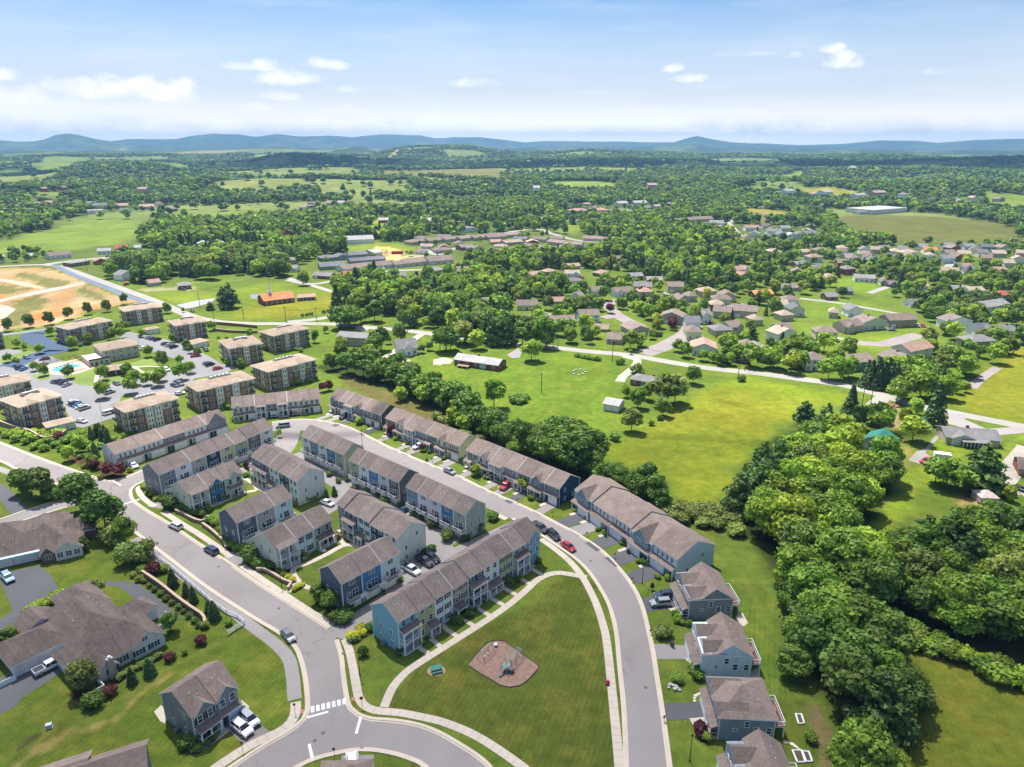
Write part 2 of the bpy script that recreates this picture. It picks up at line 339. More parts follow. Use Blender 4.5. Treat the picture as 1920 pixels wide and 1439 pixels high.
GRASS = (0.150,0.205,0.040)
def wpoly(tg, pts): return np.array([(lambda g: (g.x, g.y))(G(q)) for q in pxs(tg, pts)])
def inpoly(x, y, P_):
    c = np.zeros(x.shape, bool); k = len(P_); j = k - 1
    for i in range(k):
        xi, yi = P_[i]; xj, yj = P_[j]
        if yi != yj: c ^= ((yi > y) != (yj > y)) & (x < (xj - xi) * (y - yi) / (yj - yi) + xi)
        j = i
    return c
def pdist(x, y, P_, closed=True):
    d = np.full(x.shape, 1e9); k = len(P_)
    for i in range(k if closed else k - 1):
        ax, ay = P_[i]; bx, by = P_[(i + 1) % k]; vx, vy = bx - ax, by - ay; L = vx * vx + vy * vy + 1e-9
        t = np.clip(((x - ax) * vx + (y - ay) * vy) / L, 0,1); d = np.minimum(d, np.hypot(x - ax - t * vx, y - ay - t * vy))
    return d
tint = np.tile(np.array([*GRASS]),(len(X),1)); dirt = np.zeros(len(X)); mow = np.full(len(X),0.35)
far = sstep(500,1100, np.hypot(X, Y))[:, None]
tint = tint * (1 - far) + np.array([0.115,0.150,0.045]) * far; mow *= (1 - far[:, 0])
FOREST = (0.050,0.088,0.030)
ff = sstep(1600,3200, np.hypot(X, Y))[:, None]; tint = tint * (1 - ff) + np.array(FOREST) * ff
clr = (sstep(.55,.60, fbm(X, Y, 260,3,31)) * sstep(900,1300, np.hypot(X, Y)) * (1 - .6 * sstep(5200,9000, np.hypot(X, Y))))[:, None]; fc = fbm(X, Y, 500,2,44)[:, None]; tint = tint * (1 - clr) + (np.array([.20,.29,.08]) * (1 - fc) + np.array([.30,.30,.12]) * fc) * clr
LAWN = (0.125,0.170,0.030); LUSH = (0.150,0.230,0.030); MEAD = (0.235,0.275,0.030); YEL = (0.265,0.265,0.030); DRY = (0.30,0.26,0.12); MULCH = (0.075,0.042,0.030); SOIL = (0.16,0.12,0.07)
WOODSOIL = (0.05,0.075,0.02); FIELD = (0.22,0.29,0.055); OLIVE = (0.17,0.17,0.05); TAN = (0.42,0.33,0.17); GOLD = (0.38,0.31,0.07); DK = (0.10,0.15,0.03)
# (region, polygon, colour, feather m, dirt, mow)
AREAS = [
 ('0',[(-400,500),(1150,560),(1920,640),(2300,640),(2300,1000),(1000,900),(560,700),(-400,560)],(0.150,0.215,0.035),12,0,.3),
 ('0',[(-200,900),(300,980),(640,1240),(700,1600),(-400,1600)],(0.135,0.185,0.032),5,0,1.0),
 ('C5',[(300,630),(500,360),(700,240),(1050,30),(1300,-70),(1500,-280),(1700,-200),(1760,300),(1840,1028),(1850,1200),(1300,1200),(1150,1000),(950,860),(640,700)],(0.118,0.145,0.030),1.0,0,1.2),
 ('B4',[(1500,900),(1700,1130),(1900,1439),(2100,1800),(2200,2400),(1900,2400),(1800,2100),(1700,1500),(1480,960)],(0.13,0.20,0.035),1.5,0,1.4),
 ('C1',[(-60,430),(120,330),(200,300),(700,280),(960,300),(1540,380),(1430,580),(1620,900),(1400,1100),(1300,1120),(1000,900),(600,830),(350,640),(0,500)], LUSH, 6,0,.6),
 ('C2',[(90,880),(240,740),(500,610),(800,430),(1000,300),(1200,270),(1919,392),(2000,470),(1800,500),(1480,600),(1300,740),(1050,1000),(1030,1130),(880,1260),(740,1240),(560,1060),(370,970),(180,900)], MEAD, 7,0,.15),
 ('C2',[(640,590),(900,450),(1400,520),(1450,610),(1200,660),(900,640),(760,620)], YEL, 22,0,.1),
 ('C2',[(430,650),(640,560),(700,580),(520,680)], YEL, 6,0,.1),
 ('C2',[(1060,290),(1919,400),(1919,440),(1060,330)],(0.22,0.30,.03),6,0,.1),
 ('Q',[(1980,680),(1850,730),(1750,850),(1560,1010),(1400,1110),(1980,1260),(2300,1260),(2300,640)],(0.24,0.26,0.03),5,0,.15),
 ('Q',[(1900,720),(1700,930),(1480,1080),(1560,1090),(1760,960),(1960,760)], YEL, 10,0,.1),
 ('N',[(-40,545),(300,500),(500,520),(720,590),(715,650),(600,720),(0,780),(-60,760)],(0.19,0.25,0.03),6,0,.1),
 ('N',[(20,690),(400,640),(700,610),(700,680),(300,760),(20,750)], YEL, 12,0,.1),
 ('N',[(550,600),(640,580),(720,600),(700,680),(560,660)], YEL, 12,0,.1),
 ('M',[(1020,430),(1550,400),(1600,470),(1280,500),(1120,450)],(0.23,.29,.04),8,0,.1),
 ('M',[(-80,250),(250,238),(420,262),(600,350),(880,450),(1020,480),(1010,500),(850,520),(620,560),(400,640),(240,668),(0,700),(-100,690)],(0.34,0.225,0.11),7,1,0),
 ('M',[(190,320),(270,285),(540,350),(500,385),(330,385)],(0.215,0.205,.085),9,.15,0),
 ('M',[(60,300),(130,275),(270,280),(180,320)],(0.215,0.205,.085),8,.15,0),
 ('M',[(-60,350),(60,345),(260,395),(100,430),(-60,440)],(0.215,0.205,.085),10,.15,0),
 ('M',[(470,400),(640,360),(850,450),(700,480),(560,430)],(0.215,0.205,.085),10,.15,0),
 ('M',[(40,490),(270,430),(360,480),(250,600),(120,660),(20,680)],(0.215,0.205,.085),9,.15,0),
 ('M',[(540,570),(860,500),(1000,480),(1100,500),(700,560)],(0.16,.18,.05),6,.2,0),
 ('M',[(240,560),(300,560),(420,600),(400,640),(250,660)],(0.42,0.17,0.06),6,.8,0),
 ('M',[(1000,395),(1400,370),(1420,395),(1050,415)],(0.36,.34,.22),3,0,0),
 # far fields
 ('0',[(0,455),(60,437),(150,418),(200,411),(268,416),(262,445),(200,462),(90,474),(20,466)], FIELD, 16,0,0),('0',[(-300,470),(0,455),(60,470),(-300,500)], FIELD, 16,0,0),
 ('0',[(395,402),(460,397),(480,400),(470,412),(430,421),(400,415)], FIELD, 18,0,0),('0',[(448,436),(480,436),(478,452),(455,456)],(.20,.30,.03),8,0,0),
 ('0',[(1570,408),(1640,402),(1740,406),(1870,418),(1905,432),(1905,444),(1840,458),(1800,462),(1700,452),(1600,440),(1560,425)], OLIVE, 14,0,0),
 ('0',[(770,338),(830,343),(900,356),(870,360),(800,358),(775,350)],(.36,.36,.06),30,0,0),('0',[(705,333),(780,330),(930,325),(935,333),(960,350),(930,355),(900,345),(800,338),(720,342)],(.24,.22,.09),30,0,0),
 ('0',[(230,313),(370,321),(350,331),(320,334),(240,320)], FIELD, 40,0,0),('0',[(55,318),(110,310),(190,311),(200,316),(120,326),(70,330)], FIELD, 40,0,0),('0',[(-60,330),(40,327),(60,334),(0,340),(-60,342)],(.16,.24,.08),30,0,0),
 ('0',[(335,294),(430,288),(430,291),(470,293),(400,298),(340,300)],(.40,.34,.16),70,0,0),('0',[(1405,319),(1430,318),(1465,330),(1455,333),(1420,328)], FIELD, 40,0,0),('0',[(1470,340),(1500,330),(1516,329),(1500,341),(1480,344)],(.22,.34,.06),30,0,0),
 ('0',[(1390,390),(1475,396),(1480,412),(1400,404)], GOLD, 14,0,0),('0',[(1395,398),(1480,404),(1485,416),(1430,420),(1395,410)],(.20,.19,.06),12,0,0),('0',[(1840,380),(1920,384),(1960,400),(1900,400),(1850,393)], FIELD, 14,0,0),('0',[(1478,366),(1560,365),(1610,371),(1600,378),(1510,374)],(.34,.31,.07),16,0,0),
 ('0',[(1020,356),(1100,353),(1160,358),(1150,366),(1050,364)],(.26,.34,.07),25,0,0),('0',[(1230,346),(1290,341),(1335,346),(1320,352),(1250,352)], FIELD, 25,0,0),('0',[(1155,345),(1230,342),(1260,346),(1180,350)], FIELD, 25,0,0),
 ('0',[(660,415),(760,408),(900,408),(905,415),(700,420)],(.33,.32,.05),12,0,0),('0',[(670,425),(735,418),(732,436),(680,438)],(.24,.36,.05),9,0,0),('0',[(645,463),(700,455),(760,458),(790,470),(720,480),(650,480)],(.24,.30,.06),8,0,0),
 ('0',[(975,408),(1030,408),(1050,420),(1000,420)],(.26,.34,.06),10,0,0),('0',[(1060,420),(1100,425),(1080,440),(1040,436)],(.22,.28,.06),10,0,0),
 ('0',[(700,485),(740,478),(765,488),(740,494)],(.55,.36,.12),6,.9,0),('0',[(705,463),(735,465),(760,475),(750,482),(700,478)],(.60,.40,.12),5,.9,0),('0',[(750,480),(800,476),(790,482),(740,487)],(.5,.45,.34),5,0,0),
 ('0',[(660,317),(700,312),(750,302),(750,305),(700,318)],(.42,.34,.17),22,0,0),('0',[(740,291),(755,289),(762,291),(745,295)], TAN, 22,0,0),
 ('0',[(1740,300),(1790,302),(1780,308),(1750,306)],(.45,.38,.3),30,0,0),('0',[(1195,309),(1270,308),(1290,313),(1220,315)], FIELD, 40,0,0),('0',[(1560,325),(1600,322),(1605,330),(1570,330)], FIELD, 30,0,0),('0',[(200,287),(235,285),(230,289)], TAN, 60,0,0),
 # suburban open ground, right
 ('0',[(1490,590),(1500,560),(1700,560),(1760,640),(1640,680),(1500,650)],(0.18,.25,.04),6,0,0),('Q',[(1220,840),(1460,820),(1540,870),(1640,930),(1400,960),(1250,920)],(.16,.27,.03),5,0,0),('Q',[(620,290),(800,280),(1000,350),(1070,390),(900,400),(700,370)],(.20,.29,.04),6,0,0),
 ('Q',[(1500,410),(1720,420),(1700,480),(1560,470)],(.2,.3,.05),5,0,0),('Q',[(1520,250),(1600,250),(1600,330),(1500,330)],(.24,.3,.07),5,0,0),('Q',[(720,680),(1160,650),(1160,700),(1000,760),(820,730)],(.22,.29,.04),4,0,0),
 # yards of the old cottages, right
 ('C3',[(640,1060),(940,820),(1180,690),(1240,480),(1500,500),(1560,600),(1500,700),(1200,850),(1120,930),(950,1180),(850,1260),(650,1260)],(.22,.30,.035),4,0,.8),
 ('C3',[(930,580),(1060,560),(1100,640),(960,700),(920,680)],(.34,.29,.11),4,.2,0),('C3',[(860,230),(980,230),(1000,420),(930,440),(880,330)],(.36,.27,.16),3,.3,0),('C3',[(480,380),(590,370),(560,450),(500,460)],(.42,.34,.20),3,.3,0),
 ('C3',[(940,820),(1110,840),(1120,860),(950,840)],(.36,.32,.12),3,0,0),('C3',[(1420,930),(1640,880),(1700,1000),(1450,1010)],(.40,.28,.13),3,.3,0),('C3',[(1500,860),(1640,890),(1560,960),(1440,950)],(.08,.035,.03),3,0,0),('C3',[(1740,560),(1860,480),(1919,470),(1919,620),(1780,780),(1700,830)],(.22,.30,.04),4,0,0),
 ('C3',[(1700,1200),(1919,1180),(1919,1420),(1740,1439)],(.40,.27,.13),4,.3,0),
 # the meadow at the lower right
 ('C4',[(725,625),(850,690),(1000,745),(1150,790),(1300,870),(1440,930),(1573,1000),(1900,1180),(2000,1700),(700,1700),(640,1439),(720,1290),(860,1200),(960,1070),(900,900),(800,760)],(0.195,0.220,0.036),2,0,.4),
 ('C4',[(1000,740),(1250,830),(1500,960),(1480,975),(1200,850),(980,760)],(.24,.21,.06),2,0,0),
 ('C4',[(-20,1000),(110,1000),(220,1020),(330,1439),(420,1700),(200,1700),(100,1300),(60,1150)],(.12,.16,.03),1.5,0,.5),('C4',[(225,1040),(330,1060),(420,1360),(440,1600),(360,1600),(290,1260)],(.22,.17,.10),1.2,0,0),
 # bank below the white fence and swale
 ('A4',[(100,1330),(280,1210),(480,1090),(700,1030),(860,1000),(1100,740),(1300,640),(1280,680),(1080,800),(760,1060),(520,1120),(330,1240),(120,1356)],(.33,.27,.11),1.5,0,0),('A4',[(990,1190),(1060,1190),(1060,1220),(1000,1220)],(.33,.27,.11),1.2,0,0),
 ('A4',[(300,1120),(900,830),(1200,660),(1500,480),(1919,300),(1919,330),(1450,540),(900,870),(330,1150)],(.17,.20,.045),2.0,0,.5),
 ('A4',[(125,1230),(170,1160),(310,1080),(330,1110),(240,1170)],(.10,.09,.05),.8,0,0),
 # darker brown green soil under the woods
 ('0',[(590,690),(640,668),(720,700),(800,735),(900,800),(980,840),(1060,850),(1110,860),(1180,900),(1260,940),(1360,960),(1340,1000),(1250,975),(1150,930),(1080,905),(1000,870),(900,815),(820,775),(740,735),(640,708)], WOODSOIL, 4,0,0),
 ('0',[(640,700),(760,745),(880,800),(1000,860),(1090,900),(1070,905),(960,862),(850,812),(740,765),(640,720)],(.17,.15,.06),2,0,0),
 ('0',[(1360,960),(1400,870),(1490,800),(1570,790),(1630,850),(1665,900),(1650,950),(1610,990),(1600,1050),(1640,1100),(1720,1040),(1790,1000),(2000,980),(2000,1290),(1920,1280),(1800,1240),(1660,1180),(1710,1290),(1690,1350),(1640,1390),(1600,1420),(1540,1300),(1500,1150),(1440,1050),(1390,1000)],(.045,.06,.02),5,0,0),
 ('0',[(0,800),(60,815),(130,800),(180,790),(220,830),(240,870),(200,890),(120,860),(60,840),(0,825)],(.13,.19,.03),2,0,0),('A1',[(560,1220),(900,1300),(940,1370),(800,1400),(700,1330),(480,1250)],(.11,.06,.04),1.5,0,0),
 # mulch beds by the terraces
 ('B1',[(330,700),(420,660),(520,780),(480,820),(400,790)], MULCH, .6,0,0),('B1',[(540,830),(700,850),(830,930),(980,1110),(1140,1170),(1030,1210),(980,1170),(960,1110),(800,960),(600,885)], MULCH, .6,0,0),('A5',[(240,600),(480,640),(640,620),(600,780),(480,740),(330,690)], MULCH, .6,0,0),('A5',[(760,800),(870,880),(1030,1000),(960,1090),(880,1020),(760,920)],(.09,.11,.03),.8,0,0),
 ('A3',[(970,710),(1060,690),(1330,880),(1530,1080),(1500,1090),(1300,960)],(.075,.06,.04),.6,0,0),('A4',[(510,810),(560,770),(700,780),(850,700),(900,710),(700,820),(560,850)], MULCH, .6,0,0),('A4',[(830,700),(1000,610),(1230,470),(1250,480),(1000,650),(880,720)],(.08,.06,.04),.5,0,0),
 ('B5',[(560,260),(640,310),(780,370),(700,385),(620,370),(575,310)], MULCH, .4,0,0),('B5',[(670,650),(760,650),(790,790),(720,760)],(.10,.06,.045),.5,0,0),('B5',[(730,1120),(810,1120),(850,1230),(840,1270),(780,1250),(740,1190)], MULCH, .4,0,0),('B2',[(1550,840),(1700,870),(1690,910),(1600,890)],(.16,.12,.07),.8,0,0),
]
DENSE_EXCL = []
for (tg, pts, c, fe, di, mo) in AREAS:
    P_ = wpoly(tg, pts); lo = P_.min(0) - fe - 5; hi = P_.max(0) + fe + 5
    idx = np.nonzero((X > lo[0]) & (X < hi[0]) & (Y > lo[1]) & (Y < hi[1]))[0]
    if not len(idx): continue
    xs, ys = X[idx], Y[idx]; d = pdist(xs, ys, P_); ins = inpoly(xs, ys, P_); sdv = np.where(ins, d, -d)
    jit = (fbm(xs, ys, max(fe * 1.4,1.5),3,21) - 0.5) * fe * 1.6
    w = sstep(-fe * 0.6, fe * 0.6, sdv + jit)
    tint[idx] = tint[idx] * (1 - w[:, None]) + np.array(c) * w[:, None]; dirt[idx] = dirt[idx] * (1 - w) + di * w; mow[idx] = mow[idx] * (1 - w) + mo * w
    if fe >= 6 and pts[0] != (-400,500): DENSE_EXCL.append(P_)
tint = np.where(dirt[:, None] > .3, tint, tint * np.array([.61,.65,.47]))
faces = []
base = np.arange(NR * NA).reshape(NR, NA)
a = base[:-1, :]; b_ = base[1:, :]; a2 = np.roll(a, -1,1); b2 = np.roll(b_, -1,1)
F4 = np.stack([a, a2, b2, b_],-1).reshape(-1,4)
me = bpy.data.meshes.new('ground'); me.vertices.add(len(X)); me.vertices.foreach_set('co', np.stack([X, Y, Z],-1).ravel().astype(np.float32))
me.loops.add(F4.size); me.loops.foreach_set('vertex_index', F4.ravel().astype(np.int32)); me.polygons.add(len(F4)); me.polygons.foreach_set('loop_start', np.arange(0, F4.size, 4, dtype=np.int32))
me.polygons.foreach_set('use_smooth', np.ones(len(F4), bool)); me.update(calc_edges=True)
ca = me.color_attributes.new('tint', 'FLOAT_COLOR', 'POINT'); ca.data.foreach_set('color', np.concatenate([tint, dirt[:, None]],1).ravel().astype(np.float32))
at = me.attributes.new('mow', 'FLOAT', 'POINT'); at.data.foreach_set('value', mow.astype(np.float32))
m, n, b, o = new_mat('grass and soil')
an = n.node('ShaderNodeAttribute', attribute_name='tint'); am = n.node('ShaderNodeAttribute', attribute_name='mow'); ob = n.node('ShaderNodeTexCoord').outputs['Object']
g1 = n.ramp(n.noise(ob, 0.035,5.0,0.6),0.3,0.7,0.80,1.18); g2 = n.ramp(n.noise(ob, 0.35,5.0,0.65),0.25,0.75,0.70,1.30); g3 = n.ramp(n.noise(ob, 2.6,5.0,0.7),0.25,0.75,0.70,1.30)
gf = n.ramp(n.noise(ob, 0.012,8.0,0.75),0.35,0.65,0.85,1.15)
f = n.math('MULTIPLY', n.math('MULTIPLY', g1, g2), n.math('MULTIPLY', g3, gf))
wv = n.node('ShaderNodeTexWave', bands_direction='X'); wv.inputs['Scale'].default_value = 0.30; wv.inputs['Distortion'].default_value = 5.0; wv.inputs['Detail'].default_value = 2; wv.inputs['Detail Scale'].default_value = 0.15
n.l.new(n.mapping(ob, (1,1,1),(0,0,0.35)), wv.inputs['Vector'])
mw = n.math('MULTIPLY', n.math('SUBTRACT', wv.outputs['Fac'],0.5), n.math('MULTIPLY', am.outputs['Fac'],0.11)); f = n.math('MULTIPLY', f, n.math('ADD',1.0, mw))
c = n.mix(1.0, an.outputs['Color'], f, 'MULTIPLY')
dry = n.math('MULTIPLY', n.ramp(n.noise(ob, 0.11,6.0,0.7),0.47,0.64,0,0.85), n.math('SUBTRACT',1.0, an.outputs['Alpha']))
c = n.mix(n.math('MULTIPLY', dry, n.ramp(am.outputs['Fac'],0,0.8,0.25,1.0)), c, n.mix(1.0, c, (1.75,1.25,1.5), 'MULTIPLY'))
fleck = n.math('MULTIPLY', n.ramp(n.noise(ob, 0.9,3.0,0.8),0.58,0.72,0,0.5), n.ramp(am.outputs['Fac'],0.0,0.3,1.0,0.35)); c = n.mix(fleck, c, n.mix(1.0, c, (1.5,1.22,1.2), 'MULTIPLY'))
dn = n.ramp(n.noise(ob, 0.022,6.0,0.65),0.42,0.6); c = n.mix(n.math('MULTIPLY', an.outputs['Alpha'], dn), c, n.mix(1.0, c, (1.12,0.80,0.55), 'MULTIPLY'))
wt = n.ramp(n.noise(n.mapping(ob, (1,.35,1),(0,0,.8)),0.05,5.0,0.6),0.5,0.7); c = n.mix(n.math('MULTIPLY', an.outputs['Alpha'], n.math('MULTIPLY', wt, 0.6)), c, (0.50,0.41,0.29,1))
n.l.new(c, b.inputs['Base Color']); b.inputs['Roughness'].default_value = 0.95; b.inputs['Specular IOR Level'].default_value = 0.08
bumpit(n, b, n.math('ADD', g3, g2),0.5,0.12)
me.materials.append(m); tag(link('ground', me), kind='structure')

# ============================================================ PAVED SHEETS
OCC = []          # polygons no tree may stand on
def catmull(pts, step=1.2):
    out = []; k = len(pts)
    for i in range(k - 1):
        p0 = pts[max(i - 1,0)]; p1 = pts[i]; p2 = pts[i + 1]; p3 = pts[min(i + 2, k - 1)]
        L = (p2 - p1).length; m_ = max(1, int(L / step))
        for j in range(m_):
            t = j / m_; out.append(0.5 * ((2 * p1) + (p2 - p0) * t + (2 * p0 - 5 * p1 + 4 * p2 - p3) * t * t + (3 * p1 - p0 - 3 * p2 + p3) * t ** 3))
    out.append(pts[-1].copy()); return out
def rail(c, off):
    out = []
    for i, p in enumerate(c):
        a = c[max(i - 1,0)]; b = c[min(i + 1, len(c) - 1)]; d = (b - a); d.z = 0; d.normalize(); out.append(p + Vector((-d.y, d.x, 0)) * off)
    return out
ZS = [0.004]
def nextz(): ZS[0] += 0.0021; return ZS[0]
def sheet(name, tg, pts, m, z=None, parent=None, kind='structure', smooth=False, occ=True):
    z = nextz() if z is None else z
    w = [G(q) for q in pxs(tg, pts)]
    if smooth: w = catmull(w + [w[0]],2.0)[:-1]
    if occ: OCC.append(np.array([(p.x, p.y) for p in w]))
    tri = tessellate_polygon([w]); me = bpy.data.meshes.new(name)
    me.from_pydata([(p.x, p.y, z) for p in w],[],[tuple(t) for t in tri])
    bm = bmesh.new(); bm.from_mesh(me); bmesh.ops.recalc_face_normals(bm, faces=bm.faces)
    if bm.faces and sum(f.normal.z for f in bm.faces) < 0: bmesh.ops.reverse_faces(bm, faces=bm.faces)
    bm.to_mesh(me); bm.free(); me.materials.append(m)
    return tag(link(name, me, parent), kind=kind if parent is None else None)
def ribbon(name, tg, pts, width, m, z=None, h=0.0, off=0.0, parent=None, kind='structure', occ=True, follow=False, step=1.2, world=None):
    z = nextz() if z is None else z
    c = catmull([Vector((p.x, p.y, 0)) for p in (world or [G(q) for q in pxs(tg, pts)])], step)
    a = rail(c, off - width / 2); b = rail(c, off + width / 2); mb = MB()
    if occ: OCC.append(np.array([(p.x, p.y) for p in a] + [(p.x, p.y) for p in reversed(b)]))
    za = [0] * len(c)
    if follow: qx, qy = np.array([p.x for p in c]), np.array([p.y for p in c]); za = list(np.where(np.hypot(qx, qy) > 940, height(qx, qy) + .35,0))
    i_ = mb.mi(m); k = len(c)
    mb.v = [(p.x, p.y, z + h + za[i]) for i, p in enumerate(a)] + [(p.x, p.y, z + h + za[i]) for i, p in enumerate(b)]
    for i in range(k - 1): mb.f.append((i, i + 1, k + i + 1, k + i)); mb.m.append(i_)
    if h > 0:
        mb.v += [(p.x, p.y, 0.0) for p in a] + [(p.x, p.y, 0.0) for p in b]
        for i in range(k - 1):
            mb.f.append((i, 2 * k + i, 2 * k + i + 1, i + 1)); mb.f.append((k + i, k + i + 1,3 * k + i + 1,3 * k + i)); mb.m += [i_, i_]
        mb.f.append((0, k, 3 * k, 2 * k)); mb.f.append((k - 1,3 * k - 1,4 * k - 1,2 * k - 1)); mb.m += [i_, i_]
    o = mb.build(name, parent, recalc=h > 0); return tag(o, kind=kind if parent is None else None)
def slabs(name, tg, pts, width, m, joint=1.6, z0=0.05, off=0.0, maxn=300):
    """a pavement laid in separate concrete slabs with recessed joints; each slab is a part"""
    root = empty(name, (0,0,0)); tag(root, kind='structure')
    c = catmull([Vector((p.x, p.y, 0)) for p in [G(q) for q in pxs(tg, pts)]],0.4)
    if off: c = rail(c, off)
    L = [0.0]
    for i in range(1, len(c)): L.append(L[-1] + (c[i] - c[i - 1]).length)
    nn = max(1, min(maxn, round(L[-1] / joint))); a = rail(c, -width / 2); b = rail(c, width / 2)
    OCC.append(np.array([(p.x, p.y) for p in a] + [(p.x, p.y) for p in reversed(b)]))
    def at(t, R): i = int(np.searchsorted(L, t)); i = min(max(i, 1), len(c) - 1); k = (t - L[i - 1]) / max(L[i] - L[i - 1],1e-6); return R[i - 1].lerp(R[i], min(max(k, 0),1))
    bed = MB(); i_ = bed.mi(STONE); K = len(a)
    for j in range(nn):
        t0 = L[-1] * j / nn + 0.02; t1 = L[-1] * (j + 1) / nn - 0.02; zt = z0 + random.uniform(-.006,.006)
        q = [at(t0, a), at(t1, a), at(t1, b), at(t0, b)]; mb = MB(); mb.ext([(p.x, p.y) for p in q],0.0, zt, m, 'z'); mb.build('slab', root)
    return root

ROAD_A_R = [(-80,800),(0,830),(85,863),(187,898),(217,900.5),(250,890),(274,881)]
ROAD_A_R2 = [(277,901),(258,908),(247,917),(246,928),(253,941),(280,960),(320,983.7),(370,1017.5),(426,1053.7),(490,1097.5),(547,1133),(585,1157),(617,1178),(632,1200),(641,1230),(645,1266),(652,1312),(659,1329),(672,1339.6),(697,1348),(724,1349.7),(775,1356.7),(820,1372),(865,1397.5),(899,1420),(925,1445),(965,1500)]
ROAD_A_B = [(850,1500),(797,1439),(761,1421),(733,1413),(696,1407),(660,1408),(625,1414.6),(590,1424),(559,1438.5),(510,1470)]
ROAD_A_L = [(370,1480),(434,1437.5),(488,1402),(530,1378),(552,1364),(568,1349),(575,1333),(575,1306),(571.7,1275),(565,1243.7),(553,1214.6),(526,1189.6),(480,1162),(461,1150),(385,1100),(320,1050),(252,997.5),(217,965),(180,940),(135,921),(85,900),(35,882.5),(0,865),(-80,838)]
ROAD_B_R = [(510,792.5),(545,788),(575,787),(612,791),(650,800),(675,811),(735,841),(810,873),(867.5,897),(922.5,924),(985,951),(1045,981.5),(1090,1006),(1132.5,1036),(1167.5,1073),(1190,1104),(1205,1137),(1215,1175),(1225,1220),(1232.5,1267),(1242.5,1330),(1252,1400),(1257,1439),(1264,1500)]
ROAD_B_L = [(1177,1500),(1173,1439),(1171,1380),(1167.5,1317),(1161,1255),(1155,1192),(1147.5,1155),(1135,1122),(1107,1077),(1080,1049),(1045,1024),(1012,1002),(985,986),(960,973),(922,957),(860,927),(780,890),(700,853),(640,826),(600,812),(575,809),(552,806),(510,809)]
def wp(pts): return [G(p) for p in pts]
def world_sheet(name, w, m, z=None, label=None):
    z = nextz() if z is None else z; OCC.append(np.array([(p.x, p.y) for p in w]))
    tri = tessellate_polygon([w]); me = bpy.data.meshes.new(name); me.from_pydata([(p.x, p.y, z) for p in w],[],[tuple(t) for t in tri])
    bm = bmesh.new(); bm.from_mesh(me)
    if sum(f.normal.z for f in bm.faces) < 0: bmesh.ops.reverse_faces(bm, faces=bm.faces)
    bm.to_mesh(me); bm.free(); me.materials.append(m); return tag(link(name, me), kind='structure')
sm = lambda pts: catmull(wp(pts),2.0)
world_sheet('road', sm(ROAD_A_R) + sm(ROAD_A_R2) + sm(ROAD_A_B) + sm(ROAD_A_L), ASPH)
world_sheet('road', sm(ROAD_B_R) + sm(ROAD_B_L), ASPH)
KERB = paving('kerb concrete',(0.50,0.43,0.36),0.0,0.08, scale=4)
for i_, e in enumerate((ROAD_A_R2[:13], ROAD_A_R2[13:], ROAD_A_B, ROAD_A_L[:14], ROAD_A_L[13:], ROAD_A_R, ROAD_B_R, ROAD_B_L[:14])):
    c = [Vector((p.x, p.y, 0)) for p in wp(e)]
    ribbon('kerb', '0', None, 0.62, KERB, z=0.02, h=0.10, off=0.05, world=c)
    ribbon('gutter', '0', None, 0.34, KERB, z=0.0165 + 0.0001 * i_, off=-0.43, world=c)
# alleys and driveways
ribbon('alley', '0',[(545,795),(541,815),(534,835),(522,852)],8.0, ASPH, z=0.019)
ribbon('alley', '0',[(556,850),(600,878),(650,908),(700,944),(750,974),(800,1002),(846,1024)],8.5, ALLEY, z=0.021)
ribbon('alley', '0',[(424,1060),(480,1022),(540,988),(600,960),(650,928)],6.5, ALLEY, z=0.023)
ribbon('alley', '0',[(294,953),(330,930),(390,905),(452,880),(490,858),(525,842)],7.0, ALLEY, z=0.025)
ribbon('alley', '0',[(262,895),(310,872),(370,850),(440,818),(500,795)],8.5, ASPH, z=0.027)
sheet('alley', '0',[(609,1172),(630,1195),(645,1200),(655,1190),(720,1150),(800,1090),(880,1040),(950,1000),(985,988),(965,975),(950,982),(852,1027),(826,1008),(800,1000),(770,1040),(740,1075),(720,1110),(690,1133),(660,1152)], ALLEY, 0.029)
ribbon('side_street', '0',[(-80,1010),(0,983),(60,962),(132,941),(160,935)],7.0, ALLEY, z=0.019)
for e in ([(-80,1000),(0,974),(60,953.5),(128,933)],[(-80,1021),(0,992),(60,971),(130,949.5)]):
    ribbon('kerb', '0', e, 0.5, KERB, z=0.02, h=0.08)
sheet('driveway', 'A3',[(-40,130),(-40,20),(40,40),(215,215),(80,262),(0,150)], DARKA)
sheet('driveway', 'A3',[(-60,480),(-60,360),(50,370),(120,440),(0,470)], DARKA)
sheet('driveway', 'A3',[(-60,720),(0,760),(95,975),(-60,1100),(-60,1180),(120,1050),(260,950),(440,860),(620,820),(780,790),(880,800),(960,850),(1100,1000),(1180,1060),(1365,1040),(1200,900),(1040,780),(920,760),(760,757),(560,800),(440,828),(400,740),(300,640),(120,680)], DARKA)
sheet('driveway', 'A4',[(-60,990),(120,900),(160,840),(470,640),(560,560),(500,480),(380,480),(240,560),(0,690),(-60,720)], DARKA)
sheet('driveway', 'C6',[(165,1000),(345,880),(620,1075),(390,1200)], paving('brown driveway asphalt',(0.20,0.175,0.17),0,.1))
sheet('driveway', 'C5',[(0,1040),(0,950),(217,945),(217,1100),(0,1100)], ALLEY)
sheet('driveway', 'B4',[(960,1215),(1240,1150),(1250,1280),(1000,1310)], DARKA)
sheet('driveway', 'B5',[(415,510),(720,525),(720,625),(440,625)], ALLEY)
sheet('driveway', 'B5',[(485,955),(820,945),(810,1070),(510,1085)], DARKA)
sheet('patio', 'A4',[(1155,940),(1210,890),(1240,930),(1240,1030),(1200,1010)], KERB); sheet('patio', 'A4',[(1810,850),(1870,900),(1860,940),(1800,950)], KERB)
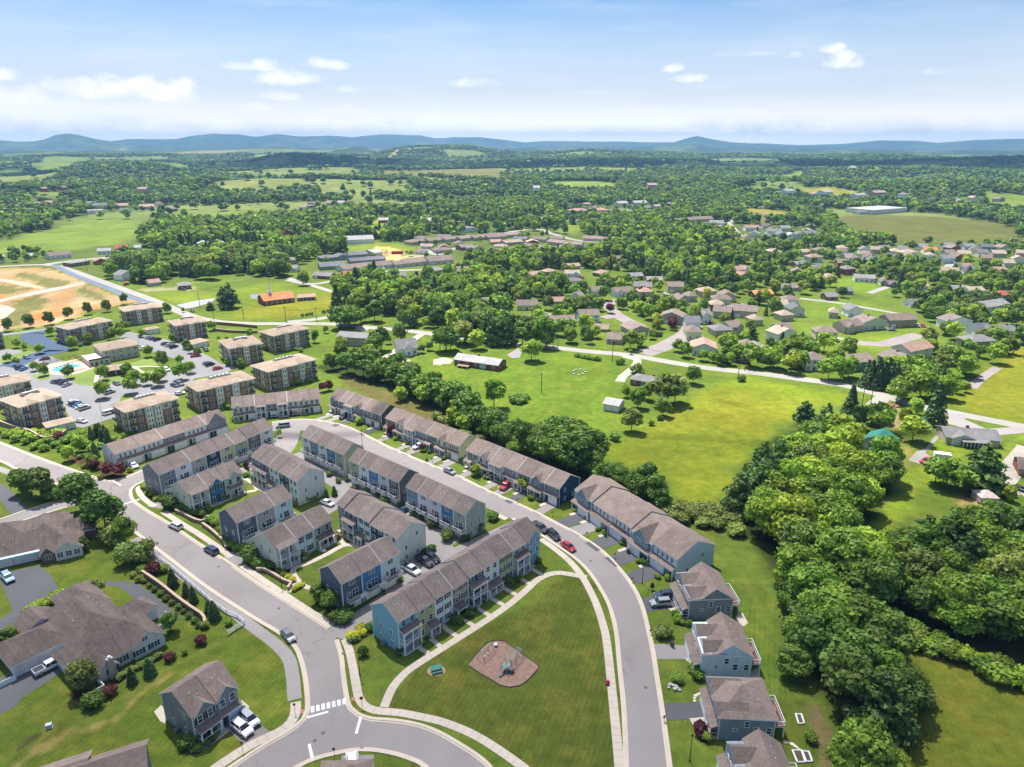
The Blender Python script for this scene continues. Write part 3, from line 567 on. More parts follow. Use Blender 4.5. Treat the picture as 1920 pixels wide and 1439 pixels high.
sheet('front_walk', 'C6',[(120,1060),(175,1020),(260,1055),(150,1110),(0,1230),(-40,1200)], CONC)
sheet('gravel_bed', 'A4',[(1400,1220),(1460,1160),(1530,1160),(1640,1080),(1730,1080),(1600,1180),(1500,1240),(1430,1245)], CONC, occ=False)
sheet('front_walk', 'B5',[(530,245),(600,235),(610,265),(560,270)], CONC); sheet('front_walk', 'B5',[(655,620),(750,610),(760,650),(690,655)], CONC); sheet('front_walk', 'B5',[(690,1070),(810,1060),(815,1115),(715,1118)], CONC)
sheet('patio', 'B5',[(1040,300),(1090,280),(1130,355),(1100,380),(1050,360)], CONC); sheet('patio', 'B5',[(1150,720),(1200,690),(1230,790),(1150,790)], CONC)
# pavements of separate slabs
slabs('sidewalk', 'A5',[(215,645),(400,772),(590,900),(760,1010),(905,1088)],1.7, CONC)
slabs('sidewalk', 'B1',[(505,880),(640,968),(760,1040),(900,1135),(1015,1218)],1.7, CONC)
slabs('sidewalk', 'B1',[(378,668),(330,690),(318,715),(345,765),(400,815),(445,838)],1.6, CONC)
slabs('sidewalk', 'C6',[(1280,235),(1318,330),(1350,470),(1380,640),(1405,760),(1450,830),(1520,868),(1620,885),(1760,895),(1919,925),(2160,980),(2450,1100),(2750,1290),(3000,1480)],1.7, CONC)
slabs('park_path', 'C5',[(285,628),(340,500),(420,405),(500,345),(650,250),(800,155),(950,60),(1110,-50),(1230,-150),(1300,-215),(1365,-252),(1440,-268),(1520,-260),(1635,-238)],1.7, CONC)
for a_, b_ in (((880,1245),(975,1302)),((990,1190),(1072,1258)),((1070,1095),(1205,1185)),((1230,1045),(1325,1102)),((1330,955),(1435,1020)),((1435,885),(1538,940)),((1530,808),(1635,865)),((1665,742),(1740,785)),((1745,665),(1832,716))): slabs('front_walk', 'B3',[a_, b_],1.1, CONC, 1.3,.04)
slabs('sidewalk', 'B4',[(215,765),(320,838),(430,930),(515,1030),(580,1140),(635,1260),(675,1380),(705,1500),(730,1700),(760,2000),(790,2300),(810,2520)],1.7, CONC)
slabs('sidewalk', 'B2',[(1450,1045),(1560,1095)],1.7, CONC)
slabs('sidewalk', 'C6',[(838,800),(835,900),(800,975),(720,1050),(600,1110),(480,1165),(340,1245),(150,1370),(0,1480)],1.9, CONC)
slabs('courtyard_path', 'A5',[(-100,240),(0,195),(130,140),(260,90),(330,78),(300,30),(220,-20)],1.4, CONC); slabs('courtyard_path', 'B1',[(810,905),(960,985),(1010,1030)],1.2, CONC); slabs('courtyard_path', 'B1',[(1190,680),(1235,712),(1320,745)],1.4, CONC)
slabs('courtyard_path', 'A5',[(560,845),(600,790),(640,770),(600,710),(610,660),(700,630),(850,560),(970,495),(1060,490),(1120,520)],1.5, CONC); slabs('courtyard_path', 'A5',[(640,775),(720,812),(800,810)],1.4, CONC); slabs('courtyard_path', 'A5',[(900,410),(960,460),(985,490)],1.3, CONC)
ribbon('asphalt_path', '0',[(252,1010),(320,1062),(400,1120),(440,1150),(485,1184),(517,1208),(541,1235),(549,1270),(551,1295),(553,1312)],2.6, TRAIL, z=0.015)
ribbon('asphalt_path', '0',[(-60,866),(0,880),(60,905),(110,928)],2.4, TRAIL, z=0.016)
# road markings: each bar is a part of the crossing
def bar_(parent, tg, p, q, w, m=MARK, z=0.0215, name='bar'):
    a, b = [G(t) for t in pxs(tg, [p, q])]; d = (b - a).normalized(); nrm = Vector((-d.y, d.x, 0)) * w / 2; mb = MB()
    mb.quad([(*(a - nrm).xy, z),(*(b - nrm).xy, z),(*(b + nrm).xy, z),(*(a + nrm).xy, z)], m); o = mb.build(name, parent)
    if parent is None: tag(o, kind='structure')
    return o
cw = empty('crosswalk',(0,0,0)); tag(cw, kind='structure')
for i in range(7): bar_(cw, 'C6',(990 + 47.5 * i, 893 - 12 * i),(988 + 47.5 * i, 838 - 11.5 * i),0.62)
cw = empty('crosswalk',(0,0,0)); tag(cw, kind='structure')
for i in range(7): bar_(cw, 'A3',(905 + 20 * i, 192 - 6.2 * i),(925 + 20 * i, 182 - 6.2 * i),0.6, name='bar')
for (tg, p, q, w) in (('C6',(940,940),(1130,888),.45),('C6',(1382,1085),(1425,925),.5),('C6',(958,1178),(990,1318),.5),('B1',(130,650),(185,682),.4)): bar_(None, tg, p, q, w, name='stop_line')
for (tg, p, q) in (('C6',(893,868),(893,905)),('C6',(1355,760),(1355,790)),('A5',(405,800),(415,808))): bar_(None, tg, p, q, 0.7, paint('red tactile paving',(.38,.16,.12)),0.062, 'tactile_paving')
for (tg, x, y) in (('C6',1085,1080),('C6',1010,1148),('B5',362,838),('A3',1640,652),('B4',590,930),('A5',490,965),('B2',800,680),('C5',135,905)):
    g = G(px(tg, x, y)); mb = MB(); mb.v = [(g.x + .38 * math.cos(i * .5236), g.y + .38 * math.sin(i * .5236),.0222) for i in range(12)]; mb.f = [tuple(range(12))]; mb.m = [mb.mi(paint('iron cover',(.10,.085,.08),.6))]; tag(mb.build('manhole_cover', None, recalc=False), kind='structure')
# middle distance roads
def road2(name, pts, w, m=ASPH2, tg='0', z=None): return ribbon(name, tg, pts, w, m, z=z, step=6, follow=True)
road2('country_road',[(-60,505),(0,500),(60,497),(100,498),(130,506),(180,524),(240,546),(300,568),(350,590),(400,602),(470,607),(560,607),(620,608),(700,615),(760,620),(830,629),(880,635),(960,645),(1030,651),(1100,659),(1180,666),(1260,680),(1340,692),(1420,700),(1500,711),(1580,722),(1660,743),(1740,766),(1800,777),(1860,789),(1960,808)],6.5, z=0.012)
road2('service_road',[(100,497),(130,512),(160,525),(200,540),(240,556),(272,566),(287,570)],5.5, paving('blue grey asphalt',(.13,.16,.21)), z=0.014)
road2('country_road',[(540,604),(600,598),(640,590)],6, z=0.016)
road2('country_road',[(80,497),(130,490),(190,484),(260,481),(320,475),(400,466)],9, z=0.018)
road2('lane',[(1205,664),(1245,650),(1272,636),(1290,625),(1300,610)],11, paving('lane asphalt',(.26,.225,.22)), z=0.020)
road2('lane',[(1170,668),(1195,675),(1188,690),(1168,706),(1162,716)],4.2, GRAV, z=0.022)
road2('lane',[(1590,640),(1650,646),(1690,637),(1725,628)],9, paving('lane asphalt',(.26,.225,.22)), z=0.024); road2('lane',[(1500,640),(1540,630),(1600,640)],4, z=0.026)
road2('lane',[(1660,742),(1645,755),(1637,763)],6, z=0.028); road2('lane',[(1870,690),(1840,710),(1822,728)],4, paving('lane asphalt',(.26,.225,.22)), z=0.030)
road2('lane',[(1130,596),(1155,590),(1140,572),(1165,562)],8, paving('lane asphalt',(.26,.225,.22)), z=0.032); road2('lane',[(1155,590),(1180,604),(1200,612)],9, paving('lane asphalt',(.26,.225,.22)), z=0.034)
road2('lane',[(540,525),(580,533),(620,528),(680,515),(740,508),(830,505),(900,500)],6, z=0.036); road2('lane',[(540,522),(590,537),(625,548)],5, z=0.038)
road2('lane',[(970,594),(1010,592),(1030,588)],6, z=0.040); road2('lane',[(1365,420),(1380,436),(1400,462)],9, z=0.042); road2('lane',[(1365,420),(1400,404),(1460,402)],7, z=0.044)
road2('lane',[(900,445),(1000,430),(1040,440),(1090,452),(1180,455)],7, z=0.046); road2('lane',[(1000,420),(1100,412),(1200,400),(1300,392),(1450,388)],8, z=0.048); road2('lane',[(830,420),(920,408),(1010,410),(1060,398)],9, z=0.050)
road2('lane',[(1790,475),(1785,490),(1775,503),(1760,520)],6, z=0.052); road2('lane',[(560,430),(700,430),(760,425),(830,420)],6, z=.054); road2('lane',[(1500,560),(1580,570),(1690,590)],5, z=.056); road2('lane',[(1630,550),(1660,540),(1700,530)],5, z=.058)
road2('lane',[(860,465),(840,470),(820,478),(800,470),(790,464)],7, z=.060); road2('lane',[(640,590),(655,585),(640,572)],4, z=.062)
sheet('parking_lot', 'M',[(1270,510),(1400,480),(1550,460),(1520,490),(1400,525),(1330,535)], paving('church lot',(.30,.30,.33))); sheet('parking_lot', 'N',[(70,585),(170,580),(170,625),(80,615)], LOTA)
sheet('parking_lot', 'A1',[(-60,900),(-60,440),(60,420),(300,450),(560,540),(660,600),(1000,640),(900,800),(870,930),(620,1010),(560,1000),(480,860),(460,760),(200,700),(0,640)], LOTA)
sheet('parking_lot', 'A1',[(900,330),(960,290),(1110,320),(1250,350),(1400,400),(1560,470),(1660,530),(1760,560),(1700,600),(1460,640),(1340,750),(1180,800),(1000,770),(700,740),(700,700),(980,640),(1100,590),(1450,590),(1300,490),(1150,440),(1000,370)], LOTA)
ribbon('access_drive', 'A1',[(-100,590),(0,570),(120,530),(230,480),(360,450),(430,430),(330,380),(240,330),(270,300),(330,290)],11, BLUEA); ribbon('access_drive', 'A1',[(-60,570),(120,610),(300,680),(450,750),(620,800),(740,850),(800,900)],10, LOTA)
ribbon('access_drive', 'A1',[(-60,320),(100,305),(240,285),(400,265)],5, LOTA)
sheet('lawn_island', 'A1',[(10,530),(160,490),(260,440),(200,435),(60,470),(0,500)], paving('island turf',(.14,.20,.04),0,.2), z=0.075, occ=False)
sheet('lawn_island', 'A1',[(480,630),(700,560),(740,600),(720,700),(600,690)], paving('island turf',(.14,.20,.04)), z=0.077, occ=False); sheet('lawn_island', 'A1',[(760,640),(960,600),(1140,580),(1190,600),(960,650),(760,700)], paving('island turf',(.14,.20,.04)), z=0.079, occ=False); sheet('lawn_island', 'A1',[(940,540),(1120,480),(1190,540),(1040,560)], paving('island turf',(.14,.20,.04)), z=0.081, occ=False)
sheet('lawn_island', 'A1',[(230,620),(370,590),(380,640),(310,660)], paving('island turf',(.14,.20,.04)), z=0.083, occ=False)
ribbon('garden_path', 'A1',[(710,720),(720,660),(740,610),(820,580)],1.6, CONC, z=.09); ribbon('garden_path', 'A1',[(1000,550),(1060,590),(1100,610),(1180,590)],1.6, CONC, z=.092); ribbon('garden_path', 'A1',[(990,560),(1120,550),(1250,560)],1.4, CONC, z=.094)
sheet('pool_terrace', 'A1',[(330,545),(560,500),(720,555),(600,600),(500,620),(380,610)], paving('terrace pavers',(.55,.40,.30)), z=0.10)
sheet('dirt_track', 'M',[(-60,455),(0,470),(200,420),(600,345),(610,360),(380,410),(120,460),(0,490),(-60,480)], paving('track dirt',(.36,.32,.26),0,.15), occ=False); sheet('dirt_track', 'M',[(-60,500),(40,510),(115,540),(40,600),(-60,640)], paving('track dirt',(.36,.32,.26)), occ=False); sheet('dirt_track', 'M',[(0,315),(60,325),(200,350),(320,385),(300,395),(120,360),(0,335)], paving('sand track',(.46,.36,.23),0,.12), occ=False)
# drives and yards on the right
sheet('driveway', 'C3',[(1250,470),(1310,455),(1180,600),(1240,640),(1220,670),(1160,690),(1050,655),(1110,590),(1180,570)], GRAV if 0 else paving('grey drive',(.28,.26,.25))); sheet('driveway', 'C3',[(1350,300),(1480,310),(1480,350),(1640,420),(1850,405),(1919,410),(1919,450),(1750,465),(1500,420),(1340,380)], paving('grey drive',(.28,.26,.25)))
ribbon('dirt_drive', 'C3',[(1960,560),(1860,680),(1790,770),(1740,860),(1900,880),(1960,900)],7, GRAV); sheet('driveway', 'C1',[(180,410),(50,420),(50,380),(130,360),(200,380)], GRAV, occ=False); sheet('driveway', 'C1',[(600,345),(690,290),(710,330),(700,365),(640,370)], ALLEY)
sheet('driveway', 'A2',[(1070,260),(1180,255),(1150,285),(1060,275)], CONC); ribbon('driveway', 'A2',[(1560,310),(1530,330),(1360,440),(1290,490),(1400,520),(1460,500)],4, CONC)
# ============================================================ BUILDINGS
WMESH = {}
def window_mesh(w, h, style, frame=TRIM):
    k = (w, h, style, frame.name)
    if k not in WMESH:
        mb = MB(); t = 0.09
        mb.box(-w / 2 - t, w / 2 + t, -0.07,0.0,-t, 0.0, frame); mb.box(-w / 2 - t, w / 2 + t, -0.07,0.0, h, h + t, frame)
        mb.box(-w / 2 - t, -w / 2,-0.068,0.0,0, h, frame); mb.box(w / 2, w / 2 + t, -0.068,0.0,0, h, frame)
        if style != 'one': mb.box(-w / 2, w / 2,-0.055,0.0, h * .5 - .03, h * .5 + .03, frame)
        if style == 'pair': mb.box(-.05,.05,-0.06,0.0,0, h, frame)
        pm = MB(); pm.box(-w / 2, w / 2,-0.03,-0.004,0.0, h, GLASS)
        cm = MB(); cm.v = list(mb.v); cm.f = list(mb.f); cm.m = list(mb.m); cm.mats = list(mb.mats); cm.box(-w / 2, w / 2,-0.03,-0.004,0.0, h, GLASS)
        sm_ = MB(); sm_.box(-.19,.19,-.05,-.004,-.02, h + .02, SHUT)
        WMESH[k] = (mb.mesh('window'), pm.mesh('pane'), cm.mesh('window'), sm_.mesh('shutter'))
    return WMESH[k]
def window(parent, x, y, z, w=0.95, h=1.35, rz=0.0, style='two', fine=True, shutters=False, frame=TRIM):
    w = round(w, 2); h = round(h, 2); fm, pm, cm, sm_ = window_mesh(w, h, style, frame)
    if fine:
        o = link('window', fm, parent, (x, y, z), rz); link('pane', pm, o)
        if shutters:
            for s in (-1,1): link('shutter', sm_, o, (s * (w / 2 + .30),0,0))
    else: o = link('window', cm, parent, (x, y, z), rz)
    return o
DM = {}
def door(parent, x, y, z, m=FDOOR, rz=0.0, w=0.95, h=2.05):
    k = (m.name, w, h)
    if k not in DM:
        mb = MB(); mb.box(-w / 2, w / 2,-.05,-.004,0, h, m); mb.box(-w / 2 - .1,-w / 2,-.08,0,0, h + .1, TRIM); mb.box(w / 2, w / 2 + .1,-.08,0,0, h + .1, TRIM); mb.box(-w / 2, w / 2,-.08,0, h, h + .1, TRIM); DM[k] = mb.mesh('door')
    return link('door', DM[k], parent, (x, y, z), rz)
GM = {}
def garage(parent, x, y, z, w, h=2.15, rz=0.0, m=WDOOR):
    k = (round(w, 1), h, m.name)
    if k not in GM:
        mb = MB(); mb.box(-w / 2 - .12,-w / 2,-.08,0,0, h + .12, TRIM); mb.box(w / 2, w / 2 + .12,-.08,0,0, h + .12, TRIM); mb.box(-w / 2, w / 2,-.08,0, h, h + .12, TRIM)
        pm = MB(); pm.box(-w / 2 + .01, w / 2 - .01,-.04,-.004,.01, h / 4 - .015, m); GM[k] = (mb.mesh('garage_door'), pm.mesh('panel'))
    g = link('garage_door', GM[k][0], parent, (x, y, z), rz)
    for i in range(4): link('panel', GM[k][1], g, (0,0, i * h / 4))
    return g
def gable_prof(d, h, rise, o, t):
    s = rise / (d / 2); return [(-o, h - o * s),(d / 2, h + rise),(d + o, h - o * s),(d + o, h - o * s - t),(d / 2, h + rise - t),(-o, h - o * s - t)]
def roof_gable(parent, x0, x1, d, h, rise, m, o=0.35, t=0.16, y0=0.0, name='roof'):
    p = [(a + y0, b + t) for a, b in gable_prof(d, h, rise, o, t)]; mb = MB()
    mb.ext(p, x0, x1, m, 'x', mats=[m, m, TRIM, TRIM, TRIM, TRIM], caps=TRIM); return mb.build(name, parent)
def wall_gable(parent, x0, x1, d, h, rise, m, y0=0.0, yf=None, name='wall'):
    yf = y0 if yf is None else yf; mid = y0 + d / 2
    mb = MB(); mb.ext([(yf, -.3),(y0 + d, -.3),(y0 + d, h),(mid, h + rise),(yf, h + (yf - y0) * rise / (d / 2))], x0, x1, m, 'x'); return mb.build(name, parent)
def front_gable(parent, xc, w, h, rise, roofm, wallm, yf, depth, hbase, trimw=.16):
    """a cross gable facing -y: wall piece with its own small roof"""
    mb = MB(); mb.ext([(xc - w / 2, hbase),(xc + w / 2, hbase),(xc + w / 2, h),(xc, h + rise),(xc - w / 2, h)], yf, yf + depth * .75, wallm, 'y'); g = mb.build('gable', parent)
    s = rise / (w / 2); o = .28; t = .14; r = MB()
    r.ext([(xc - w / 2 - o, h - o * s + t),(xc, h + rise + t),(xc + w / 2 + o, h - o * s + t),(xc + w / 2 + o, h - o * s),(xc, h + rise),(xc - w / 2 - o, h - o * s)], yf - .3, yf + depth, TRIM, 'y', mats=[roofm, roofm, TRIM, TRIM, TRIM, TRIM], caps=TRIM); r.build('gable_roof', parent); return g
def lean_roof(parent, x0, x1, yw, ye, zw, ze, m, name='porch_roof'):
    mb = MB(); mb.ext([(yw, zw),(ye, ze),(ye, ze - .16),(yw, zw - .16)], x0, x1, TRIM, 'x', mats=[m, TRIM, TRIM, TRIM]); return mb.build(name, parent)
def railing(parent, x0, x1, y0, y1, z, m=TRIM, name='railing', sides='fs'):
    mb = MB(); hh = .95
    def run(a, b):
        L = math.hypot(b[0] - a[0], b[1] - a[1]); 
        for zz, r in ((z + hh, .06),(z + .12,.04)): mb.bar((*a, zz),(*b, zz), r, m)
        k = max(1, int(L / .3))
        for i in range(k + 1): mb.bar((a[0] + (b[0] - a[0]) * i / k, a[1] + (b[1] - a[1]) * i / k, z),(a[0] + (b[0] - a[0]) * i / k, a[1] + (b[1] - a[1]) * i / k, z + hh),.035, m, 3)
    run((x0, y0),(x1, y0))
    if 's' in sides: run((x0, y0),(x0, y1)); run((x1, y0),(x1, y1))
    return mb.build(name, parent)
COLM = {}
def column(parent, x, y, z, h, r=.11, m=TRIM):
    k = (round(h, 2), r, m.name)
    if k not in COLM: mb = MB(); mb.box(-r, r, -r, r, 0, h, m); mb.box(-r * 1.3, r * 1.3,-r * 1.3, r * 1.3,0,.15, m); COLM[k] = mb.mesh('column')
    return link('column', COLM[k], parent, (x, y, z))
VM = {}
def roof_vent(parent, x, y, z):
    if 'v' not in VM: mb = MB(); mb.cyl(0,0,0,.4,.07, TRIM, 6); VM['v'] = mb.mesh('vent_pipe')
    return link('vent_pipe', VM['v'], parent, (x, y, z))
PORCH_FL = paint('porch floor',(.40,.38,.36),.8,.1)
FRAMES = {}      # name of a building -> (origin, x direction, y direction, width, depth) for landmarks and planting
LM = []          # landmarks: (phrase, photo column, photo row)
FOOT = []        # footprints
def base_frame(tg, L, R, z, depth):
    a = G(px(tg, *L), z); b = G(px(tg, *R), z); a.z = 0; b.z = 0; d = b - a; w = d.length; d.normalize(); nrm = Vector((-d.y, d.x, 0))
    FOOT.append(np.array([(p.x, p.y) for p in (a - nrm * 1.5 - d, b - nrm * 1.5 + d, b + nrm * (depth + 1) + d, a + nrm * (depth + 1) - d)]))
    return a, d, nrm, w, math.atan2(d.y, d.x)
def terrace(name, label, tg, L, R, h, depth, units, st=3, roof=ROOF_D, group=None, rise=2.6, ends=None, drive=None, widths=None, dmat=None, endwin=True, lm=None):
    a, d, nrm, w, rz = base_frame(tg, L, R, h, depth)
    root = empty(name, a, rz, label, 'townhouse row', group)
    N_ = len(units); ws = widths or [1] * N_; tw = sum(ws); xs = [0.0]
    for q in ws: xs.append(xs[-1] + w * q / tw)
    FRAMES[label] = (a, d, nrm, w, depth)
    if lm: LM.append((lm, *proj(*(a + d * w / 2 + nrm * depth / 2).xy)))
    fl = h / st
    for i, u in enumerate(units):
        c, kind = u[0], u[1]; opt = u[2] if len(u) > 2 else ''
        x0, x1 = xs[i], xs[i + 1]; uw = x1 - x0; m = SID(c); m_end = m
        dz = -.32 * ('s' in opt) * (i % 2); yf = 0.0 - (0.45 if 'f' in opt else 0.0) + (0.3 if 'b' in opt else 0)
        wall_gable(root, x0 + .012, x1 - .012, depth, h + dz, rise, m, yf=yf)
        rf = roof_gable(root, x0 + (.0 if i else -.3), x1 + (.0 if i < N_ - 1 else .3) - .004, depth, h + dz, rise, roof)
        if 'e' in opt:        # parapet strip on the party line
            mb = MB(); p = [(q[0], q[1] + .17 + .04) for q in gable_prof(depth, h + dz, rise, .35,.06)]; mb.ext(p, x1 - .10, x1 + .10, paint('grey flashing',(.36,.38,.42),.5), 'x'); mb.build('roof_flashing', root)
        elif i < N_ - 1:
            mb = MB(); p = [(q[0], q[1] + .17 + .02) for q in gable_prof(depth, h + dz, rise, .35,.06)]; mb.ext(p, x1 - .06, x1 + .06, paint('dark roof seam',(.085,.07,.065),.9), 'x'); mb.build('roof_seam', root)
        # corner boards and frieze
        mb = MB(); mb.box(x0 + .014, x0 + .13, yf - .03, yf, 0, h + dz - .15, TRIM); mb.box(x1 - .13, x1 - .014, yf - .03, yf, 0, h + dz - .15, TRIM); mb.box(x0 + .13, x1 - .13, yf - .03, yf, h + dz - .34, h + dz - .12, TRIM); mb.build('corner_trim', root)
        sh = 'u' in opt; wx = (x0 + uw * .27, x0 + uw * .73)
        if 'g' in opt:
            gw = uw * (.62 if 'G' not in opt else .9); front_gable(root, (x0 + x1) / 2 if 'l' not in opt else x1 - gw / 2 - .1, gw, h - .3, gw * .5, roof, m, yf - .35, depth * .48, h - fl * (2 if st == 3 else 1) + .3 if st == 3 else h - fl)
            yg = yf - .35
        else: yg = yf
        for k in range(1 if kind in ('g', 'gg', 'rd') else 0, st):
            z = k * fl + .85
            if kind in ('rd',) and k == 1: continue
            if kind in ('p1', 'p2', 'bal') and k == 0: continue
            ff = st - 1 - k
            if kind == 'rd': window(root, x0 + uw * .5, yg, z + .1,1.5,1.05, style='pair')
            elif kind in ('g', 'gg') and k == st - 1 and uw > 5.4:
                for t in (.2,.4,.6,.8): window(root, x0 + uw * t, yg, z, .62,1.2, shutters=False)
            elif kind == 'bal': pass
            else:
                for xx in wx: window(root, xx, yg, z, .85 if sh else 1.0, fl * .50, shutters=sh)
        if kind == 'rd':      # rear: garage below, deck with railing above
            garage(root, (x0 + x1) / 2, yf, 0.02, uw * .72, fl * .78); dx0, dx1 = x0 + uw * .16, x1 - .15; zz = fl * 1.0; yo = yf - 1.5
            mb = MB(); mb.box(dx0, dx1, yo, yf - .01, zz - .18, zz, TRIM, top=DECK); mb.build('deck', root); railing(root, dx0 + .05, dx1 - .05, yo + .05, yf - .05, zz)
            window(root, x0 + uw * .62, yf, zz + .12,1.5, fl * .72, style='pair'); window(root, x0 + uw * .3, yf, zz + .8,.7,1.1)
            mb = MB(); mb.box(x1 - uw * .34, x1 - .2, yo - .01, yo + .02, zz + .12, zz + .85, paint('deck screen',(.62,.64,.67))); mb.build('privacy_screen', root)
            if i % 2: mb = MB(); mb.box(dx0 + .6, dx0 + 1.2, yf - 1.0, yf - .4, zz + .02, zz + .75, paint('patio seat', random.choice([(.25,.03,.04),(.05,.07,.12),(.03,.03,.03)]))); mb.box(dx0 + .6, dx0 + 1.2, yf - .42, yf - .36, zz + .75, zz + 1.1, IRON); mb.build('deck_chair', root)
        elif kind == 'p1':
            ph = fl * .92; yo = yf - 1.7; px0, px1 = (x0 + .15, x1 - .15) if 'w' in opt else (x0 + uw * .45, x1 - .1) if 'R' in opt else (x0 + .15, x0 + uw * .6)
            lean_roof(root, px0 - .1, px1 + .1, yf - .02, yo - .2, ph + .75, ph + .12, roof)
            mb = MB(); mb.box(px0, px1, yo, yf - .01,.0,.22, PORCH_FL); mb.build('porch_floor', root); mb = MB(); mb.box(px0, px1, yo, yo + .16, ph - .22, ph, TRIM); mb.build('porch_beam', root)
            for xx in ([px0 + .15,(px0 + px1) / 2, px1 - .15] if px1 - px0 > 3 else [px0 + .15, px1 - .15]): column(root, xx, yo + .12,.22, ph - .44)
            if 'r' in opt: railing(root, px0 + .2, px1 - .2, yo + .1, yf - .05,.22)
            door(root, (px0 + px1) / 2 + .3, yf, .22, FDOOR); window(root, x0 + uw * (.25 if px0 > x0 + uw * .3 else .75), yf, .8,.9, fl * .5, shutters=sh)
            if 'S' in opt: mb = MB(); [mb.box(px0 + .3, px0 + 1.3, yo - .3 * j - .3, yo - .3 * j, 0,.2 - .05 * j, TRIM) for j in range(3)]; mb.build('porch_steps', root)
        elif kind in ('p2', 'bal'):
            yo = yf - 1.5; top = fl * 2 * .98; px0, px1 = x0 + .15, x1 - .15
            if kind == 'p2' or st == 3: lean_roof(root, px0 - .1, px1 + .1, yf - .02, yo - .2, top + .75, top + .1, roof)
            else: lean_roof(root, px0 - .1, px1 + .1, yf - .02, yo - .2, h - .05, h - .35, roof)
            for k, zz in enumerate((0.2, fl)):
                mb = MB(); mb.box(px0, px1, yo, yf - .01, zz - .2, zz, TRIM, top=PORCH_FL); mb.build('porch_floor', root)
                railing(root, px0 + .1, px1 - .1, yo + .08, yf - .05, zz) if k or 'r' in opt else None
                door(root, x0 + uw * .7, yf, zz, FDOOR); window(root, x0 + uw * .32, yf, zz + .7,1.1, fl * .5, style='pair')
            for xx in (px0 + .12,(px0 + px1) / 2, px1 - .12): column(root, xx, yo + .12,.2,(top if (kind == 'p2' or st == 3) else h - .4) - .2)
        elif kind in ('g', 'gg'):
            ph = 2.75; yo = yf - (1.1 if kind == 'g' else .7); gw = min(uw * .55,5.0)
            gx = x0 + .35 + gw / 2 if 'm' in opt else x1 - .35 - gw / 2
            mb = MB(); mb.box(gx - gw / 2 - .3, gx + gw / 2 + .3, yo, yf - .01,0, ph - .05, m); mb.build('garage_wall', root)
            garage(root, gx, yo, 0.02, gw, 2.2); lean_roof(root, x0 + .1, x1 - .1, yf - .02, yo - .35, ph + .65, ph, roof)
            dxx = x1 - (uw - gw) * .45 if 'm' in opt else x0 + (uw - gw) * .45
            door(root, dxx, yf, .15, FDOOR); column(root, (x1 - .3) if 'm' in opt else (x0 + .3), yo + .1,0, ph - .15)
        else:
            if kind == 'pl':
                door(root, x0 + uw * .3, yf, .25, FDOOR) if 'n' not in opt else None
                mb = MB(); mb.box(x0 + uw * .3 - .7, x0 + uw * .3 + .7, yf - 1.2, yf - .01,0,.25, CONC); mb.build('stoop', root)
        roof_vent(root, x0 + uw * .4, depth * .30, h + dz + rise * .6); roof_vent(root, x0 + uw * .62, depth * .22, h + dz + rise * .44)
    # downspouts and end wall windows
    if endwin:
        for (xe, r) in ((0.012,-math.pi / 2),(w - .012, math.pi / 2)):
            for k in range(st):
                for yy in (depth * .28, depth * .68):
                    if (k + int(yy)) % 3 != 1: window(root, xe, yy, k * fl + .9,.65,1.1, rz=r)
            c = units[0][0] if xe < 1 else units[-1][0]
            sgn = -1 if xe < 1 else 1; X0, X1 = sorted((xe, xe + sgn * .05)); mb = MB()
            for yy in (0.0, depth - .14): mb.box(X0, X1, yy, yy + .14,0, h - .1, TRIM)
            mb.build('corner_trim', root)
        mb = MB(); mb.box(-.9,-.15, depth * .5, depth * .5 + .8,0,.8, paint('air conditioner',(.16,.18,.2))); mb.build('condenser', root)
    if drive:
        for i, u in enumerate(units):
            if 'D' not in (u[2] if len(u) > 2 else ''): continue
            x0, x1 = xs[i], xs[i + 1]; uw = x1 - x0; t = (i + .5) / N_; Ld = drive[0] * (1 - t) + drive[1] * t; k = 'm' in u[2]
            q0, q1 = (x0 + .3, x0 + uw * .62) if k else (x0 + uw * .42, x1 - .2)
            if u[1] in ('p1', 'bal', 'p2', 'pl'): q0, q1 = (x0 + uw * .55, x1 + .1)
            y0_ = -1.9 if u[1] in ('p1', 'bal') else -.75
            pts = [a + d * q0 + nrm * y0_, a + d * q1 + nrm * y0_, a + d * q1 - nrm * Ld, a + d * q0 - nrm * Ld]
            dm = [DARKA, ALLEY, ASPH][(i * 7 + len(label)) % 3] if dmat is None else dmat[i % len(dmat)]
            world_sheet('driveway', pts, dm, 0.052 + 0.002 * (i % 2))
            wq = [a + d * (q0 - 1.2) + nrm * y0_, a + d * (q0 - .1) + nrm * y0_, a + d * (q0 - .1) - nrm * 4.0, a + d * (q0 - 1.2) - nrm * 4.0]; world_sheet('front_walk', wq, CONC, 0.058)
    return root

terrace('townhouse_row', 'three storey row facing the playground lawn, bright blue end units', 'B3',(745,1065),(1806,395),7.9,8.6,
    [('sky', 'p2', 's'),('olive', 'p1', 'sR'),('white', 'pl', 'ue'),('tan', 'p1', 'sul'),('navy', 'p2', 's'),('white', 'p1', 'Rwr'),('olive', 'pl', 'ue'),('grey', 'p2', 's'),('sky', 'pl', 'gG')], lm='the blue ended row by the playground')
terrace('townhouse_row', 'short row of navy, bright blue and pale blue units with rear decks', 'B3',(320,775),(752,545),7.9,8.4,[('dnavy', 'rd', 's'),('blue', 'rd', 'e'),('ltblue', 'rd', '')], lm='the navy and blue rear deck row')
terrace('townhouse_row', 'cream ended row with stone and navy units and a stacked white porch', 'B3',(290,178),(740,438),7.9,9.0,[('stone', 'pl', 'n'),('navy', 'p2', 's'),('white', 'p1', 'u'),('navy', 'p1', 's'),('pale', 'pl', 'n')], widths=[.6,1,1,1,1], lm='the cream ended row with stone front')
